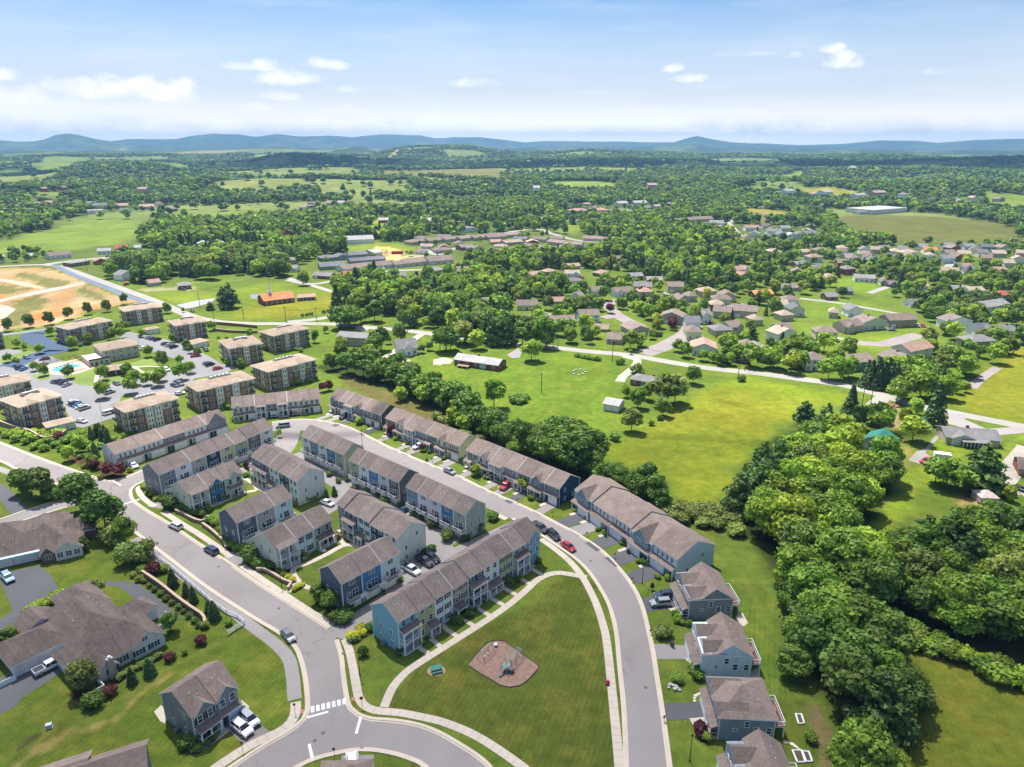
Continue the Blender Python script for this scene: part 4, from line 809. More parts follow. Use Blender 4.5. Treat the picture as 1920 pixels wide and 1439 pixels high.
terrace('townhouse_row', 'rear deck row with steel blue first unit and tall grey green end wall', 'B2',(810,850),(1250,1060),7.9,7.6,[('steel', 'rd', 'e'),('white', 'rd', ''),('offw', 'rd', ''),('blue', 'rd', ''),('gg', 'rd', '')], lm='the rear deck row with steel blue unit')
terrace('townhouse_row', 'rear deck row ending in a charcoal wall, olive unit at its far end', 'B2',(380,650),(750,815),7.9,7.6,[('olive', 'rd', 'e'),('white', 'rd', ''),('blue', 'rd', ''),('ltgrey', 'rd', ''),('brown', 'rd', '')], lm='the charcoal ended rear deck row')
terrace('townhouse_row', 'rear deck row nearest the curve, white and blue units with sage end wall', 'B2',(22,468),(337,610),7.9,7.6,[('white', 'rd', 'e'),('steel', 'rd', ''),('white', 'rd', ''),('blue', 'rd', ''),('gg', 'rd', '')], lm='the rear deck row nearest the curve')
terrace('townhouse_row', 'row with stacked white porches and a blank pale end wall facing the alley', 'B1',(1168,462),(1507,652),7.9,9.0,[('grey', 'p2', ''),('navy', 'p2', 'e'),('white', 'p1', 's'),('navy', 'p1', 'e'),('pale', 'pl', 'n')], widths=[.8,1,1,1,.8], lm='the pale ended row with white porches')
terrace('townhouse_row', 'short rear deck row of navy, grey and white units beside the avenue', 'B1',(1055,960),(1466,770),7.9,8.2,[('dnavy', 'rd', 's'),('grey', 'rd', 'e'),('ltblue', 'rd', '')], lm='the navy rear deck row by the avenue')
terrace('townhouse_row', 'sage ended row with a stacked white porch above the yellow flower bed', 'B1',(1345,1152),(1764,935),6.4,8.6,[('sage', 'p2', 're'),('ltblue', 'pl', 'ue'),('gg', 'p1', 'wrS')], st=2, lm='the sage ended row with stacked porch')
terrace('townhouse_row', 'short cream, bright blue and grey row with two small gables', 'B1',(690,745),(1090,582),6.4,8.6,[('sage', 'p2', 're'),('blue', 'pl', 'gu'),('ltgrey', 'p1', 'wg')], st=2, lm='the cream, blue and grey row')
terrace('townhouse_row', 'long eight unit rear deck row with yellow and deep blue units', 'B1',(470,600),(1322,247),7.4,8.2,[('slate', 'rd', 's'),('white', 'rd', 'e'),('gg', 'rd', ''),('navy', 'rd', ''),('yellow', 'rd', 'e'),('green', 'rd', 's'),('brown', 'rd', ''),('ltgrey', 'rd', '')], lm='the long rear deck row with yellow unit')
terrace('townhouse_row', 'white row with double garages and a slate gabled far end', 'B1',(140,447),(972,176),5.4,9.0,[('white', 'g', ''),('white', 'g', 'e'),('slate', 'g', ''),('white', 'g', 'e'),('slate', 'g', 'gG')], st=2, roof=ROOF_T if 0 else ROOF_B, rise=2.3, lm='the white double garage row')
terrace('townhouse_row', 'pale row at the head of the street with cream gabled ends', 'A2',(142,858),(795,787),5.6,9.0,[('cream', 'p1', 'gw'),('ltgrey', 'gg', 'e'),('ltgrey', 'bal', ''),('slateb', 'gg', ''),('ltgrey', 'bal', 'e'),('ltgrey', 'gg', ''),('cream', 'p1', 'gw'),('cream', 'gg', '')], st=2, roof=ROOF_B, rise=2.6, drive=(8,8), lm='the cream gabled row heading the street')
terrace('townhouse_row', 'farthest curved street row with an arched blue gable and dark end wall', 'B2',(235,180),(616,313),5.6,9.0,[('slateb', 'p1', 'gwD'),('grey', 'gg', 'eD'),('white', 'bal', 'D'),('slate', 'p1', 'gwe'),('grey', 'gg', ''),('char', 'gg', 'D')], st=2, roof=ROOF_B, rise=2.7, drive=(11,8), lm='the dark ended row on the curved street')
terrace('townhouse_row', 'middle curved street row with pale yellow end wall', 'B2',(655,335),(1206,547),5.6,9.2,[('tan', 'p1', 'uD'),('cream', 'p1', 'gwe'),('white', 'bal', 'D'),('steel', 'gg', 'eD'),('grey', 'p1', 'u'),('cream', 'p1', 'gwD'),('yellow', 'gg', 'D')], st=2, roof=ROOF_B, rise=2.7, drive=(9,9), lm='the yellow ended row on the curved street')
terrace('townhouse_row', 'curved street row ending in a deep navy wall', 'B2',(1260,577),(1955,866),5.6,9.4,[('sage', 'p1', 'uD'),('ltgrey', 'p1', 'gwe'),('white', 'bal', 'D'),('steel', 'gg', 'De'),('ltgrey', 'p1', 'uD'),('slateb', 'p1', 'gwe'),('navy', 'gg', 'D')], st=2, roof=ROOF_B, rise=2.7, drive=(9.5,8.5), lm='the navy ended row on the curved street')
terrace('townhouse_row', 'large garage row with pale blue end wall and rear skylights', 'B4',(480,392),(1240,915),5.8,12.5,[('steel', 'g', 'gDf'),('white', 'g', 'mDes'),('white', 'g', 'mDb'),('steel', 'g', 'gDmesf'),('ltblue', 'g', 'mD')], st=2, roof=ROOF_B, rise=3.0, drive=(9,9), dmat=[DARKA, ALLEY, DARKA, DARKA, DARKA], lm='the large garage row with pale blue end')

# ------------------------------------------------------------ hipped roofs and apartment houses
def hip_roof(parent, x0, x1, y0, y1, z, rise, m, o=.6, t=.22, name='roof', soffit=TRIM):
    x0 -= o; x1 += o; y0 -= o; y1 += o; dx, dy = x1 - x0, y1 - y0; k = min(dx, dy) / 2
    if dx >= dy: r = [(x0 + k, (y0 + y1) / 2),(x1 - k, (y0 + y1) / 2)]
    else: r = [((x0 + x1) / 2, y0 + k),((x0 + x1) / 2, y1 - k)]
    mb = MB(); a, b, c, d = (x0, y0, z),(x1, y0, z),(x1, y1, z),(x0, y1, z); e, f = (*r[0], z + rise),(*r[1], z + rise)
    if dx >= dy: F_ = [(a, b, f, e),(b, c, f),(c, d, e, f),(d, a, e)]
    else: F_ = [(a, b, e),(b, c, f, e),(c, d, f),(d, a, e, f)]
    for q in F_: mb.quad(q, m)
    mb.box(x0, x1, y0, y1, z - t, z - .002, soffit); return mb.build(name, parent)
APW = paint('apartment white frame',(.70,.72,.73))
BALC = paint('balcony shadow paint',(.20,.18,.17),.7)  # dark grey brown of the balcony slabs
def apartment(label, tg, L, R, h, depth, stone_end=False, wing=None, lm=None, wells=True, fine=False):
    a, d, nrm, w, rz = base_frame(tg, L, R, h, depth); root = empty('apartment_house', a, rz, label, 'apartment building', 'brick and cream apartment houses')
    if lm: LM.append((lm, *proj(*(a + d * w / 2 + nrm * depth / 2).xy)))
    fl = h / 3; mb = MB(); mb.box(0, w, 0, depth, -.3, h, SID('cream2')); mb.build('wall', root)
    # brick bays stand proud of the cream wall, on the long and the end facades
    def face(W_, rot, ox, oy):
        g = link('facade', None, root, (ox, oy, 0), rot)  # grouping level of the facade's bays
        return g
    def fac(W_, P, ends):
        """P(x,y)->(x,y) maps facade coordinates; y grows inwards"""
        rot = ends
        def bx(nm, x0, x1, dp, z0, z1, m):
            q = [P(x0,-dp), P(x1,-dp), P(x1,-.001), P(x0,-.001)]; mb = MB(); mb.ext(q, z0, z1, m, 'z'); mb.build(nm, root)
        def wn(x, y, z, ww, hh, st_='two'): q = P(x, y); window(root, q[0], q[1], z, ww, hh, rz=rot, style=st_, fine=False)
        # corner balcony towers
        cwid = 2.6
        for (c0, c1) in ((.15, cwid),) if rot else ((.15, cwid),(W_ - cwid, W_ - .15)):
            for k in range(3):
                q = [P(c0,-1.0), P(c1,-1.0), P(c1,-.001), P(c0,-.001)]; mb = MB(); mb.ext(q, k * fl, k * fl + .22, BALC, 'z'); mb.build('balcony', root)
                wn((c0 + c1) / 2,0, k * fl + .3,1.5, fl * .72, 'pair')
                q = [P(c0,-1.02), P(c1,-1.02), P(c1,-.97), P(c0,-.97)]; mb = MB(); mb.ext(q, k * fl + .2, k * fl + 1.1, paint('balcony rail',(.09,.085,.08)), 'z'); mb.build('balcony_rail', root)
        s0, s1 = cwid + .3,(W_ - cwid - .3 if not rot else W_ - .3); L_ = s1 - s0
        nb = max(2, int(round(L_ / 3.0)))
        for j in range(nb):
            x0 = s0 + L_ * j / nb; x1 = s0 + L_ * (j + 1) / nb
            tower = (not rot) and (j in (1, nb - 2)); m = BRICKA if not tower and (j % 3 != 1 or rot == 0) else None
            if tower:
                bx('stair_tower', x0 + .1, x1 - .1,.55,0, h + .35, SID('cream2')); bx('tower_glazing_frame', x0 + .55, x1 - .55,.60,.2, h - .2, APW)
                for k in range(4):
                    for t in (.34,.66): wn(x0 + (x1 - x0) * t, -.60,.45 + k * (h - .5) / 4,.42,(h - .5) / 4 * .62, 'one')
            else:
                top = 2 * fl if j % 2 else h - .35
                if m: bx('brick_bay', x0 + .06, x1 - .06,.22,0, top, m)
                for k in range(3): wn((x0 + x1) / 2,-.22 if m and (k + 1) * fl <= top + .4 else 0, k * fl + .8,1.25, fl * .5, 'pair')
        bx('base_course', s0, s1,.30,0,.7, STONE)
    fac(w, lambda x, y: (x, y),0.0)
    if not stone_end: fac(depth, lambda x, y: (y, depth - x),-math.pi / 2)
    hip_roof(root, 0, w, 0, depth, h + .25,1.7, ROOF_T2, o=.8)
    hip_roof(root, w * .22, w * .40,-.8, depth * .35, h + .55,.9, ROOF_T2, o=.35, name='bay_roof'); hip_roof(root, w * .62, w * .80,-.8, depth * .35, h + .55,.9, ROOF_T2, o=.35, name='bay_roof')
    if wells:
        mb = MB(); mb.box(w * .3, w * .72, depth * .47, depth * .62, h + 1.2, h + 2.05, paint('roof well curb',(.30,.25,.21))); mb.box(w * .31, w * .71, depth * .48, depth * .61, h + 2.05, h + 2.07, paint('roof well',(.03,.03,.035))); mb.build('equipment_well', root)
        for k in range(5): mb = MB(); mb.box(w * (.34 + .075 * k), w * (.34 + .075 * k) + .9, depth * .5, depth * .59, h + 2.07, h + 2.5, paint('rooftop unit',(.5,.5,.5))); mb.build('rooftop_unit', root)
    return root
PAL['cream2'] = (.62,.55,.45); ROOF_T2 = roofing('apartment tan',(.315,.245,.19)); PAL['stonew'] = (.55,.50,.42)
AP = [('apartment house by the stone wall at the left edge', 'A1',(150,857),(458,772),8.6,15, 'the apartment house at the left edge'),
 ('apartment house nearest the white garage row, brick below dark roof equipment', 'A1',(945,893),(1330,792),8.6,12, 'the apartment house behind the garage row'),
 ('apartment house between two others, right of the central parking lot', 'A1',(1490,737),(1900,642),8.6,13, 'the apartment house right of the parking lot'),
 ('apartment house behind the pool, beside the blue asphalt drive', 'A1',(515,275),(838,208),8.2,13, 'the apartment house by the blue drive'),
 ('apartment house nearest the bare orange dirt lot', 'A1',(935,140),(1212,104),8.2,13, 'the apartment house by the dirt lot'),
 ('apartment house in the back row with small garage at its left', 'A1',(1320,247),(1542,214),8.2,14, 'the apartment house behind small garage'),
 ('widest roofed apartment house with low garage wing on its left', 'A1',(1720,418),(1962,380),8.6,17, 'the widest apartment house'),
 ('apartment house closest to the country road and retaining wall', 'A2',(450,323),(712,268),8.6,13, 'the apartment house by the country road'),
 ('apartment house beside the wooded belt, right end of the front line', 'A2',(412,592),(765,500),8.6,13, 'the apartment house by the wooded belt')]
for (lab, tg, L, R, hh, dep, lm) in AP: apartment(lab, tg, L, R, hh, dep, lm=lm)
apartment('tan roofed apartment house cut by the left edge, behind another', 'A1',(-200,740),(225,655),8.2,12, lm=None)
apartment('sliver of an apartment house at the far left edge', 'A1',(-320,330),(10,290),8.2,12, lm=None, wells=False)

def ob_box(name, label, cat, tg, L, R, z, depth, wallm, roofm, hgt_=None, rise=1.2, kind='hip', wins=0, garages=0, group=None, lm=None, o=.5, wcol=True, doors=0, chim=False, wing=None, dz=0.0, fine=False, vents=0, endwins=0):
    """simple house; L and R are the foot of the visible facade"""
    a, d, nrm, w, rz = base_frame(tg, L, R, z, depth); h = hgt_ or 2.7; a.z = dz
    root = empty(name, a, rz, label, cat, group)
    if lm: LM.append((lm, *proj(*(a + d * w / 2 + nrm * depth / 2).xy)))
    if kind == 'hip':
        mb = MB(); mb.box(0, w, 0, depth, -.4, h, wallm); mb.build('wall', root); hip_roof(root, 0, w, 0, depth, h + .2, rise, roofm, o=o)
    elif kind == 'gable':
        wall_gable(root, 0, w, depth, h, rise, wallm); roof_gable(root, -o, w + o, depth, h, rise, roofm, o=o)
    elif kind == 'cross':      # gable end faces the viewer
        mb = MB(); mb.ext([(0,-.3),(w, -.3),(w, h),(w / 2, h + rise),(0, h)],0, depth, wallm, 'y'); mb.build('wall', root)
        s = rise / (w / 2); t = .15; r = MB(); r.ext([(-o, h - o * s + t),(w / 2, h + rise + t),(w + o, h - o * s + t),(w + o, h - o * s),(w / 2, h + rise),(-o, h - o * s)],-o, depth + o, roofm, 'y', mats=[roofm, roofm, TRIM, TRIM, TRIM, TRIM], caps=TRIM); r.build('roof', root)
    elif kind == 'flat':
        mb = MB(); mb.box(0, w, 0, depth, -.3, h, wallm); mb.build('wall', root); mb = MB(); mb.box(-.25, w + .25,-.25, depth + .25, h + .002, h + .3, roofm); mb.build('roof', root)
    st = max(1, int(h / 2.5)); fl = h / st
    if garages: garage(root, w - 2.6 if garages > 0 else 2.6,0,.02,4.4 if abs(garages) > 1 else 2.6,2.1)
    for k in range(st):
        for j in range(wins):
            x = w * (j + .5) / wins
            if garages and k == 0 and ((garages > 0 and x > w - 5.2) or (garages < 0 and x < 5.2)): continue
            if doors and k == 0 and j == wins // 2: door(root, x, 0,.1, FDOOR); continue
            window(root, x, 0, k * fl + .85,1.1, min(1.3, fl * .5), style='pair', fine=fine)
    for s, r in ((0.0,-math.pi / 2),(w, math.pi / 2)):
        for k in range(st):
            for j in range(endwins): window(root, s, depth * (j + .5) / endwins, k * fl + .9,.8,1.1, rz=r, fine=fine)
    if wing:   # (x centre fraction, width, projection, colour)
        xc, ww, pr, wm = wing; s = rise * .8; mb = MB(); X = w * xc
        mb.ext([(X - ww / 2,-.2),(X + ww / 2,-.2),(X + ww / 2, h),(X, h + s),(X - ww / 2, h)],-pr, depth * .45, wm, 'y'); mb.build('wing_wall', root)
        q = s / (ww / 2); t = .14; oo = .3; r = MB(); r.ext([(X - ww / 2 - oo, h - oo * q + t),(X, h + s + t),(X + ww / 2 + oo, h - oo * q + t),(X + ww / 2 + oo, h - oo * q),(X, h + s),(X - ww / 2 - oo, h - oo * q)],-pr - .3, depth * .5, roofm, 'y', mats=[roofm, roofm, TRIM, TRIM, TRIM, TRIM], caps=TRIM); r.build('wing_roof', root)
        window(root, X, -pr, .9,1.2,1.3, style='pair', fine=fine)
    if chim: mb = MB(); mb.box(w * .45, w * .45 + .9, depth * .5, depth * .5 + .6, h, h + rise + .9, BRICK); mb.build('chimney', root)
    for k in range(vents): roof_vent(root, w * (.2 + .6 * k / max(1, vents - 1)), depth * .3, h + rise * .5)
    return root
# ============================================================ SINGLE HOUSES
def street_house(label, tg, L, R, h, depth, col, roofkind='cross', lm=None):
    """house whose end wall faces the viewer; porch and garage on its left side, raised deck on the right"""
    a, d, nrm, w, rz = base_frame(tg, L, R, h, depth); root = empty('detached_house', a, rz, label, 'house', 'houses east of the curved street'); m = SID(col); rise = 2.7
    if lm: LM.append((lm, *proj(*(a + d * w / 2 + nrm * depth / 2).xy)))
    if roofkind == 'cross':
        mb = MB(); mb.ext([(0,-.3),(w, -.3),(w, h),(w * .58, h + rise),(w * .30, h + .45),(0, h + .3)],0, depth, m, 'y'); mb.build('wall', root)
        r = MB(); o = .35; pr = [(w * .30, h + .6),(w * .58, h + rise + .15),(w + o, h - .15),(w + o, h - .32),(w * .58, h + rise),(w * .30, h + .45)]
        r.ext(pr, -.35, depth + .35, ROOF_B, 'y', mats=[ROOF_B, ROOF_B, TRIM, TRIM, TRIM, TRIM], caps=TRIM); r.build('roof', root)
        r = MB(); r.ext([(-o, h + .05),(w * .34, h + .62),(w * .34, h + .46),(-o, h - .12)],-.35, depth * .55, ROOF_B, 'y', mats=[ROOF_B, TRIM, TRIM, TRIM], caps=TRIM); r.build('lower_roof', root)
        r = MB(); r.ext([(depth * .45, h - .2),(depth + .2, h - .2),(depth * .72, h + rise * .75)],.0, w * .45, ROOF_B, 'x', caps=m); r.build('cross_gable_roof', root)
        r = MB(); r.ext([(-.1, h + .2),(depth * .5, h + .2),(depth * .22, h + rise * .70)],.3, w * .5, ROOF_B, 'x', caps=m); r.build('cross_gable_roof', root)
    else:
        mb = MB(); mb.box(0, w, 0, depth, -.3, h, m); mb.build('wall', root); hip_roof(root, 0, w, 0, depth, h + .15,3.0, ROOF_B, o=.4)
        r = MB(); r.ext([(depth * .5, h - .05),(depth + .5, h - .05),(depth * .76, h + rise * .8)],-.5, w * .55, ROOF_B, 'x', caps=m); r.build('cross_gable_roof', root)
        r = MB(); r.ext([(-.45, h - .02),(depth * .45, h - .02),(depth * .2, h + rise * .6)],-.5, w * .55, ROOF_B, 'x', caps=m); r.build('cross_gable_roof', root)
    mb = MB()
    for xx in (0.0, w - .14): mb.box(xx, xx + .14,-.05,-.001,0, h - .1, TRIM)
    mb.box(.14, w - .14,-.05,-.001, h - .25, h - .05, TRIM); mb.build('corner_trim', root)
    for (x, z, ww, hh) in ((.50, h * .62,.75,1.2),(.30, h * .42,.6,.6),(.68, h * .35,.8,1.3),(.90, h * .35,.8,1.3)): window(root, w * x, 0, z, ww, hh)
    # porch on the street side
    q = lambda x, y: (x, y)
    mb = MB(); mb.ext([(0.0,3.25),(-1.5,2.75),(-1.5,2.6),(0.0,3.1)],-.1, depth * .98, ROOF_B, 'y', mats=[ROOF_B, TRIM, TRIM, TRIM], caps=TRIM); mb.build('porch_roof', root)
    mb = MB(); mb.box(-1.4,-.01,.1, depth * .45,0,.45, PORCH_FL); mb.build('porch_floor', root)
    for yy in (.25, depth * .22, depth * .44): column(root, -1.3, yy, .45,2.15)
    mb = MB(); mb.box(-1.2,-.002, depth * .46, depth * .98,0,2.6, TRIM); mb.build('garage_wall', root); garage(root, -1.2, depth * .72,.02,4.4,2.1, rz=-math.pi / 2)
    mb = MB()
    for zz in (.55,1.3): mb.bar((-1.35,.2, zz),(-.1,.2, zz),.05, TRIM); mb.bar((-1.35,.2, zz),(-1.35, depth * .44, zz),.05, TRIM)
    mb.build('porch_railing', root); mb = MB(); mb.box(-1.1,-.2,.5,1.0,.46,1.25, paint('porch seat red',(.30,.03,.04))); mb.build('porch_bench', root)
    for yy in (.2,.35,.65,.8): window(root, 0, depth * yy, h * .62,.8,1.2, rz=-math.pi / 2)
    # deck on the garden side
    mb = MB(); mb.box(w + .01, w + 2.2, depth * .1, depth * .8,2.3,2.5, TRIM, top=DECK); mb.build('deck', root)
    for yy in (depth * .12, depth * .78): column(root, w + 2.05, yy, 0,2.3)
    mb = MB(); y0, y1, z = depth * .12, depth * .78,2.5; X1 = w + 2.1
    for zz, rr in ((z + .95,.07),(z + .12,.05)): mb.bar((X1, y0, zz),(X1, y1, zz), rr, TRIM); mb.bar((w, y0, zz),(X1, y0, zz), rr, TRIM); mb.bar((w, y1, zz),(X1, y1, zz), rr, TRIM)
    for i in range(24): t = y0 + (y1 - y0) * i / 23; mb.bar((X1, t, z),(X1, t, z + .95),.035, TRIM, 3)
    mb.build('deck_railing', root); mb = MB(); mb.box(w + .7, w + 1.5, depth * .4, depth * .55,2.52,3.2, paint('patio table',(.35,.12,.1))); mb.build('patio_table', root)
    for i in range(3): roof_vent(root, w * .72, depth * (.25 + .25 * i), h + rise * .6)
    return root
street_house('slate blue house above the light blue one, two cars in its drive', 'B5',(690,182),(1022,168),5.2,10, 'slate', lm='the slate blue detached house')
street_house('light blue house with pinkish deck east of the curved street', 'B5',(785,592),(1166,603),5.2,9.5, 'ltblue', lm='the light blue detached house')
street_house('grey blue hip roofed house beside the black asphalt drive', 'B5',(918,1062),(1342,1078),5.0,9.5, 'slateb', 'hip', lm='the grey blue hip roofed house')
street_house('house at the bottom edge, only roof and blue dormer showing', 'B5',(1085,1625),(1520,1637),5.2,9.5, 'slateb')
r_ = terrace('detached_house', 'grey house with two gables, white garage and porch by the junction', '0', proj(-55.55,95.75,6.05), proj(-50.6,103.1,6.05),6.05,9.5,[('slate', 'p1', 'gGwru'),('slate', 'g', 'gG')], st=2, roof=ROOF_B, rise=3.0, widths=[1,1.05], lm='the grey two gabled house'); r_['category'] = 'house'
def ranch(label, tg, L, R, blocks, roofm=ROOF_R, lm=None, cat='house'):
    a = G(px(tg, *L)); b = G(px(tg, *R)); d = (b - a); w = d.length; d.normalize(); nrm = Vector((-d.y, d.x, 0)); root = empty('ranch_house', a, math.atan2(d.y, d.x), label, cat)
    if lm: LM.append((lm, *proj(*(a + d * w / 2 + nrm * 8).xy)))
    for (x0, x1, y0, y1, kind, h, rise, wm) in blocks:
        FOOT.append(np.array([(p.x, p.y) for p in (a + d * x0 + nrm * y0, a + d * x1 + nrm * y0, a + d * x1 + nrm * y1, a + d * x0 + nrm * y1)]))
        if kind == 'hip': mb = MB(); mb.box(x0, x1, y0, y1,0, h, wm); mb.build('wall', root); hip_roof(root, x0, x1, y0, y1, h + .2, rise, roofm, o=.5)
        elif kind == 'x':
            o = wall_gable(root, x0, x1, y1 - y0, h, rise, wm, y0=y0); roof_gable(root, x0 - .4, x1 + .4, y1 - y0, h, rise, roofm, o=.5, y0=y0)
        elif kind == 'y':
            ww = x1 - x0; mb = MB(); mb.ext([(x0,0),(x1,0),(x1, h),((x0 + x1) / 2, h + rise),(x0, h)], y0, y1, wm, 'y'); mb.build('wall', root)
            s = rise / (ww / 2); o = .45; r = MB(); r.ext([(x0 - o, h - o * s + .15),((x0 + x1) / 2, h + rise + .15),(x1 + o, h - o * s + .15),(x1 + o, h - o * s),((x0 + x1) / 2, h + rise),(x0 - o, h - o * s)], y0 - .4, y1 + .4, roofm, 'y', mats=[roofm, roofm, TRIM, TRIM, TRIM, TRIM], caps=TRIM); r.build('roof', root)
    return root, w
WT, SG = SID('offw'), SID('ltgrey')
r_, w_ = ranch('large brown roofed ranch with four wings beside the curved drive', 'A4',(590,770),(1180,455),[(0,16.5,0,10, 'hip',2.9,3.6, WT),(2.5,14.0,6,26, 'hip',3.05,4.2, WT),(10.5,16.8,-.6,7, 'y',2.95,2.4, WT),(-6.5,4.5,13,22, 'hip',2.85,2.6, WT),(7,14.5,20,31, 'hip',2.9,2.9, WT),(12,20,9.5,15, 'hip',2.8,2.2, WT),(-1.5,5,22,28, 'y',2.8,2.0, WT),(3.4,6.8,-1.6,4, 'y',2.6,1.6, SG)], lm='the large four winged ranch')
for (x, y, z) in ((11.5,-.6,.9),(14.5,-.6,.9),(13,-.6,3.5),(8.5,0,.9),(5.9,-1.6,.9)): window(r_, x, y, z, 1.3 if z < 3 else 1.1,1.2 if z < 3 else .8, style='pair', shutters=z < 3)
garage(r_, 0.0,3.2,.02,4.6,2.1, rz=-math.pi / 2); garage(r_, 2.5,11.0,.02,4.0,2.1, rz=-math.pi / 2)
mb = MB(); mb.box(5.0,6.2,-2.3,-1.62,0,4.6, paint('chimney stucco',(.42,.38,.35))); mb.build('chimney', r_); mb = MB(); mb.cyl(5.6,-2,4.6,5.1,.3, TRIM); mb.build('chimney_cap', r_)
for i in range(5): roof_vent(r_, 5.2 + .2 * i, 12 + 2.2 * i, 5.4); roof_vent(r_, 11.3 - .1 * i, 12.5 + 2 * i, 5.4)
mb = MB(); mb.box(.3,3.2,-4.2,-4.1,0,1.2, TRIM); mb.box(3.1,3.2,-4.1,-.2,0,1.2, TRIM); mb.build('privacy_fence', r_); mb = MB(); mb.box(17,21.5,5.0,5.1,0,1.2, TRIM); mb.box(21.4,21.5,5.1,9,0,1.2, TRIM); mb.build('privacy_fence', r_); mb = MB(); mb.box(-9.5,-6.6,12.2,12.3,0,1.2, TRIM); mb.box(-9.5,-9.4,12.3,17,0,1.2, TRIM); mb.build('privacy_fence', r_)
r_, w_ = ranch('brown roofed ranch with arched windows and wide white garage front', 'A3',(300,640),(560,580),[(-22,2.4,3,13, 'x',2.8,3.2, WT),(-4,6.5,4,20, 'hip',2.9,4.0, BRICKA),(0.6,3.4,.4,5, 'y',2.7,1.5, BRICKA),(3.6,9.4,0,8, 'y',2.8,2.0, WT),(3,12.0,8,15, 'hip',2.75,2.4, BRICKA),(-14,-4,13,21, 'hip',2.75,2.8, WT)], lm='the ranch with arched windows')
for (x, y) in ((2.0,.4),(4.6,0),(6.5,0),(8.3,0)): window(r_, x, y, .9,1.2,1.3, style='pair')
mb = MB(); mb.box(-22,.2,1.9,2.98,2.35,2.9, paint('blue white fascia',(.45,.60,.70))); mb.build('garage_fascia', r_)
for i in range(4): garage(r_, -3 - 5.2 * i, 3.0,.02,4.4,2.1)
for i in range(5): roof_vent(r_, -15 + 2.6 * i, 5.4,4.6)
def cross2(label, L, R, h, depth, wm, rise, wins=2): return ob_box('detached_house', label, 'house', '0', L, R, 0, depth, wm, ROOF_B, hgt_=h, rise=rise, kind='gable', wins=wins)
cross2('house at the bottom left edge, grey brown roof in two steps',(52,1585),(175,1540),5.4,9, SID('slate'),2.7); r_ = cross2('neighbour roof joined beside the bottom left house',(150,1570),(285,1522),6.0,9, SID('slate'),3.0)
ob_box('detached_house', 'dark hipped roof peeping in at the bottom by the white van', 'house', '0',(592,1552),(684,1548),0,8, SID('offw'), ROOF_B, hgt_=4.0, rise=3.0, kind='hip')
# landmark buildings of the middle distance
HB = ob_box
r_ = HB('ranch_house', 'long brick ranch with pale roof at the edge of the green field', 'house', 'C1',(208,418),(533,466),0,9, BRICK, ROOF_W, 2.9,1.7, 'gable', wins=5, chim=True, lm='the long brick ranch', endwins=2)
mb = MB(); mb.box(3,9,-3.4,-.02,1.0,1.15, DECKT); mb.build('deck', r_); [column(r_, x, -3.3,0,1.0) for x in (3.2,6,8.8)]; mb = MB(); mb.box(13.5,16.8,-.06,-.004,.2,2.3, paint('pale boarded opening',(.5,.56,.6))); mb.build('garage_door', r_)
r_ = HB('metal_shed', 'white metal shed in the green field', 'shed', 'C2',(125,517),(234,537),0,7, SID('ltgrey'), ROOF_W, 2.9,1.1, 'gable', doors=0, lm='the white metal shed'); mb = MB(); mb.box(.8,3.2,-.05,-.003,.05,2.2, WDOOR); mb.build('sliding_door', r_); mb = MB(); mb.box(4,6.2,-.05,-.003,.05,2.2, WDOOR); mb.build('sliding_door', r_)
HB('ranch_house', 'low brick ranch with pale terrace between the green field and meadow', 'house', 'C2',(326,326),(640,385),0,8, BRICK, ROOF_G, 2.6,1.6, 'hip', wins=5, chim=True, doors=1, wing=(.86,6,1.5, BRICK), lm='the low brick ranch')
HB('farmhouse', 'white farmhouse with wraparound porch and twin dormers', 'house', 'A2',(1385,475),(1530,462),0,10, SID('white'), ROOF_G, 4.0,3.4, 'gable', wins=4, wing=(.55,4,1.4, SID('white')), lm='the white porch farmhouse')
r_ = HB('beige_house', 'beige sided house with grey roof below the country road', 'house', 'A2',(932,388),(1150,402),0,9, SID('tan'), ROOF_G, 4.6,1.6, 'gable', wins=4, lm='the beige sided house'); mb = MB(); mb.box(1,5,-2.4,-.02,2.2,2.35, DECKT); mb.build('deck', r_)
HB('ranch_house', 'brick ranch with pinkish roof across the road, under dark conifers', 'house', 'A2',(1085,197),(1215,165),0,8, BRICK, ROOF_P, 2.6,1.5, 'gable', wins=4)
r_ = HB('church', 'orange roofed brick church with white steeple', 'church', 'N',(178,668),(395,640),0,14, BRICK, ROOF_O, 3.2,3.2, 'gable', wins=6, lm='the orange roofed church')
mb = MB(); mb.box(5.0,7.2,6,8.2,5.4,8.0, TRIM); mb.build('steeple_base', r_); mb = MB(); mb.cyl(6.1,7.1,8.0,9.6,.9, TRIM, 8); mb.cyl(6.1,7.1,9.6,14.5,.8, TRIM, 8,.05); mb.build('steeple', r_)
r_ = HB('picnic_pavilion', 'open picnic pavilion right of the church', 'pavilion', 'N',(420,634),(545,625),0,7, paint('pavilion painted shade',(.10,.09,.08)), ROOF_P, 2.4,1.4, 'gable')  # dark wall colour paints in the shade under the open roof
[column(r_, 1 + 2.4 * i, -.25,0,2.4) for i in range(7)]
r_ = HB('clubhouse', 'stone clubhouse with roof terrace above the swimming pool', 'clubhouse', 'A1',(780,520),(1050,470),0,15, SID('stonew'), ROOF_T2,5.6,2.2, 'hip', wins=5, lm='the pool clubhouse'); mb = MB(); mb.box(-7,2.0,-4,9,0,2.9, SID('stonew')); mb.box(-7,2.0,-4,-3.8,2.9,3.6, IRON); mb.build('terrace_wing', r_); [window(r_, -6 + 2.1 * i, -4,.6,1.2,1.5, fine=False) for i in range(4)]
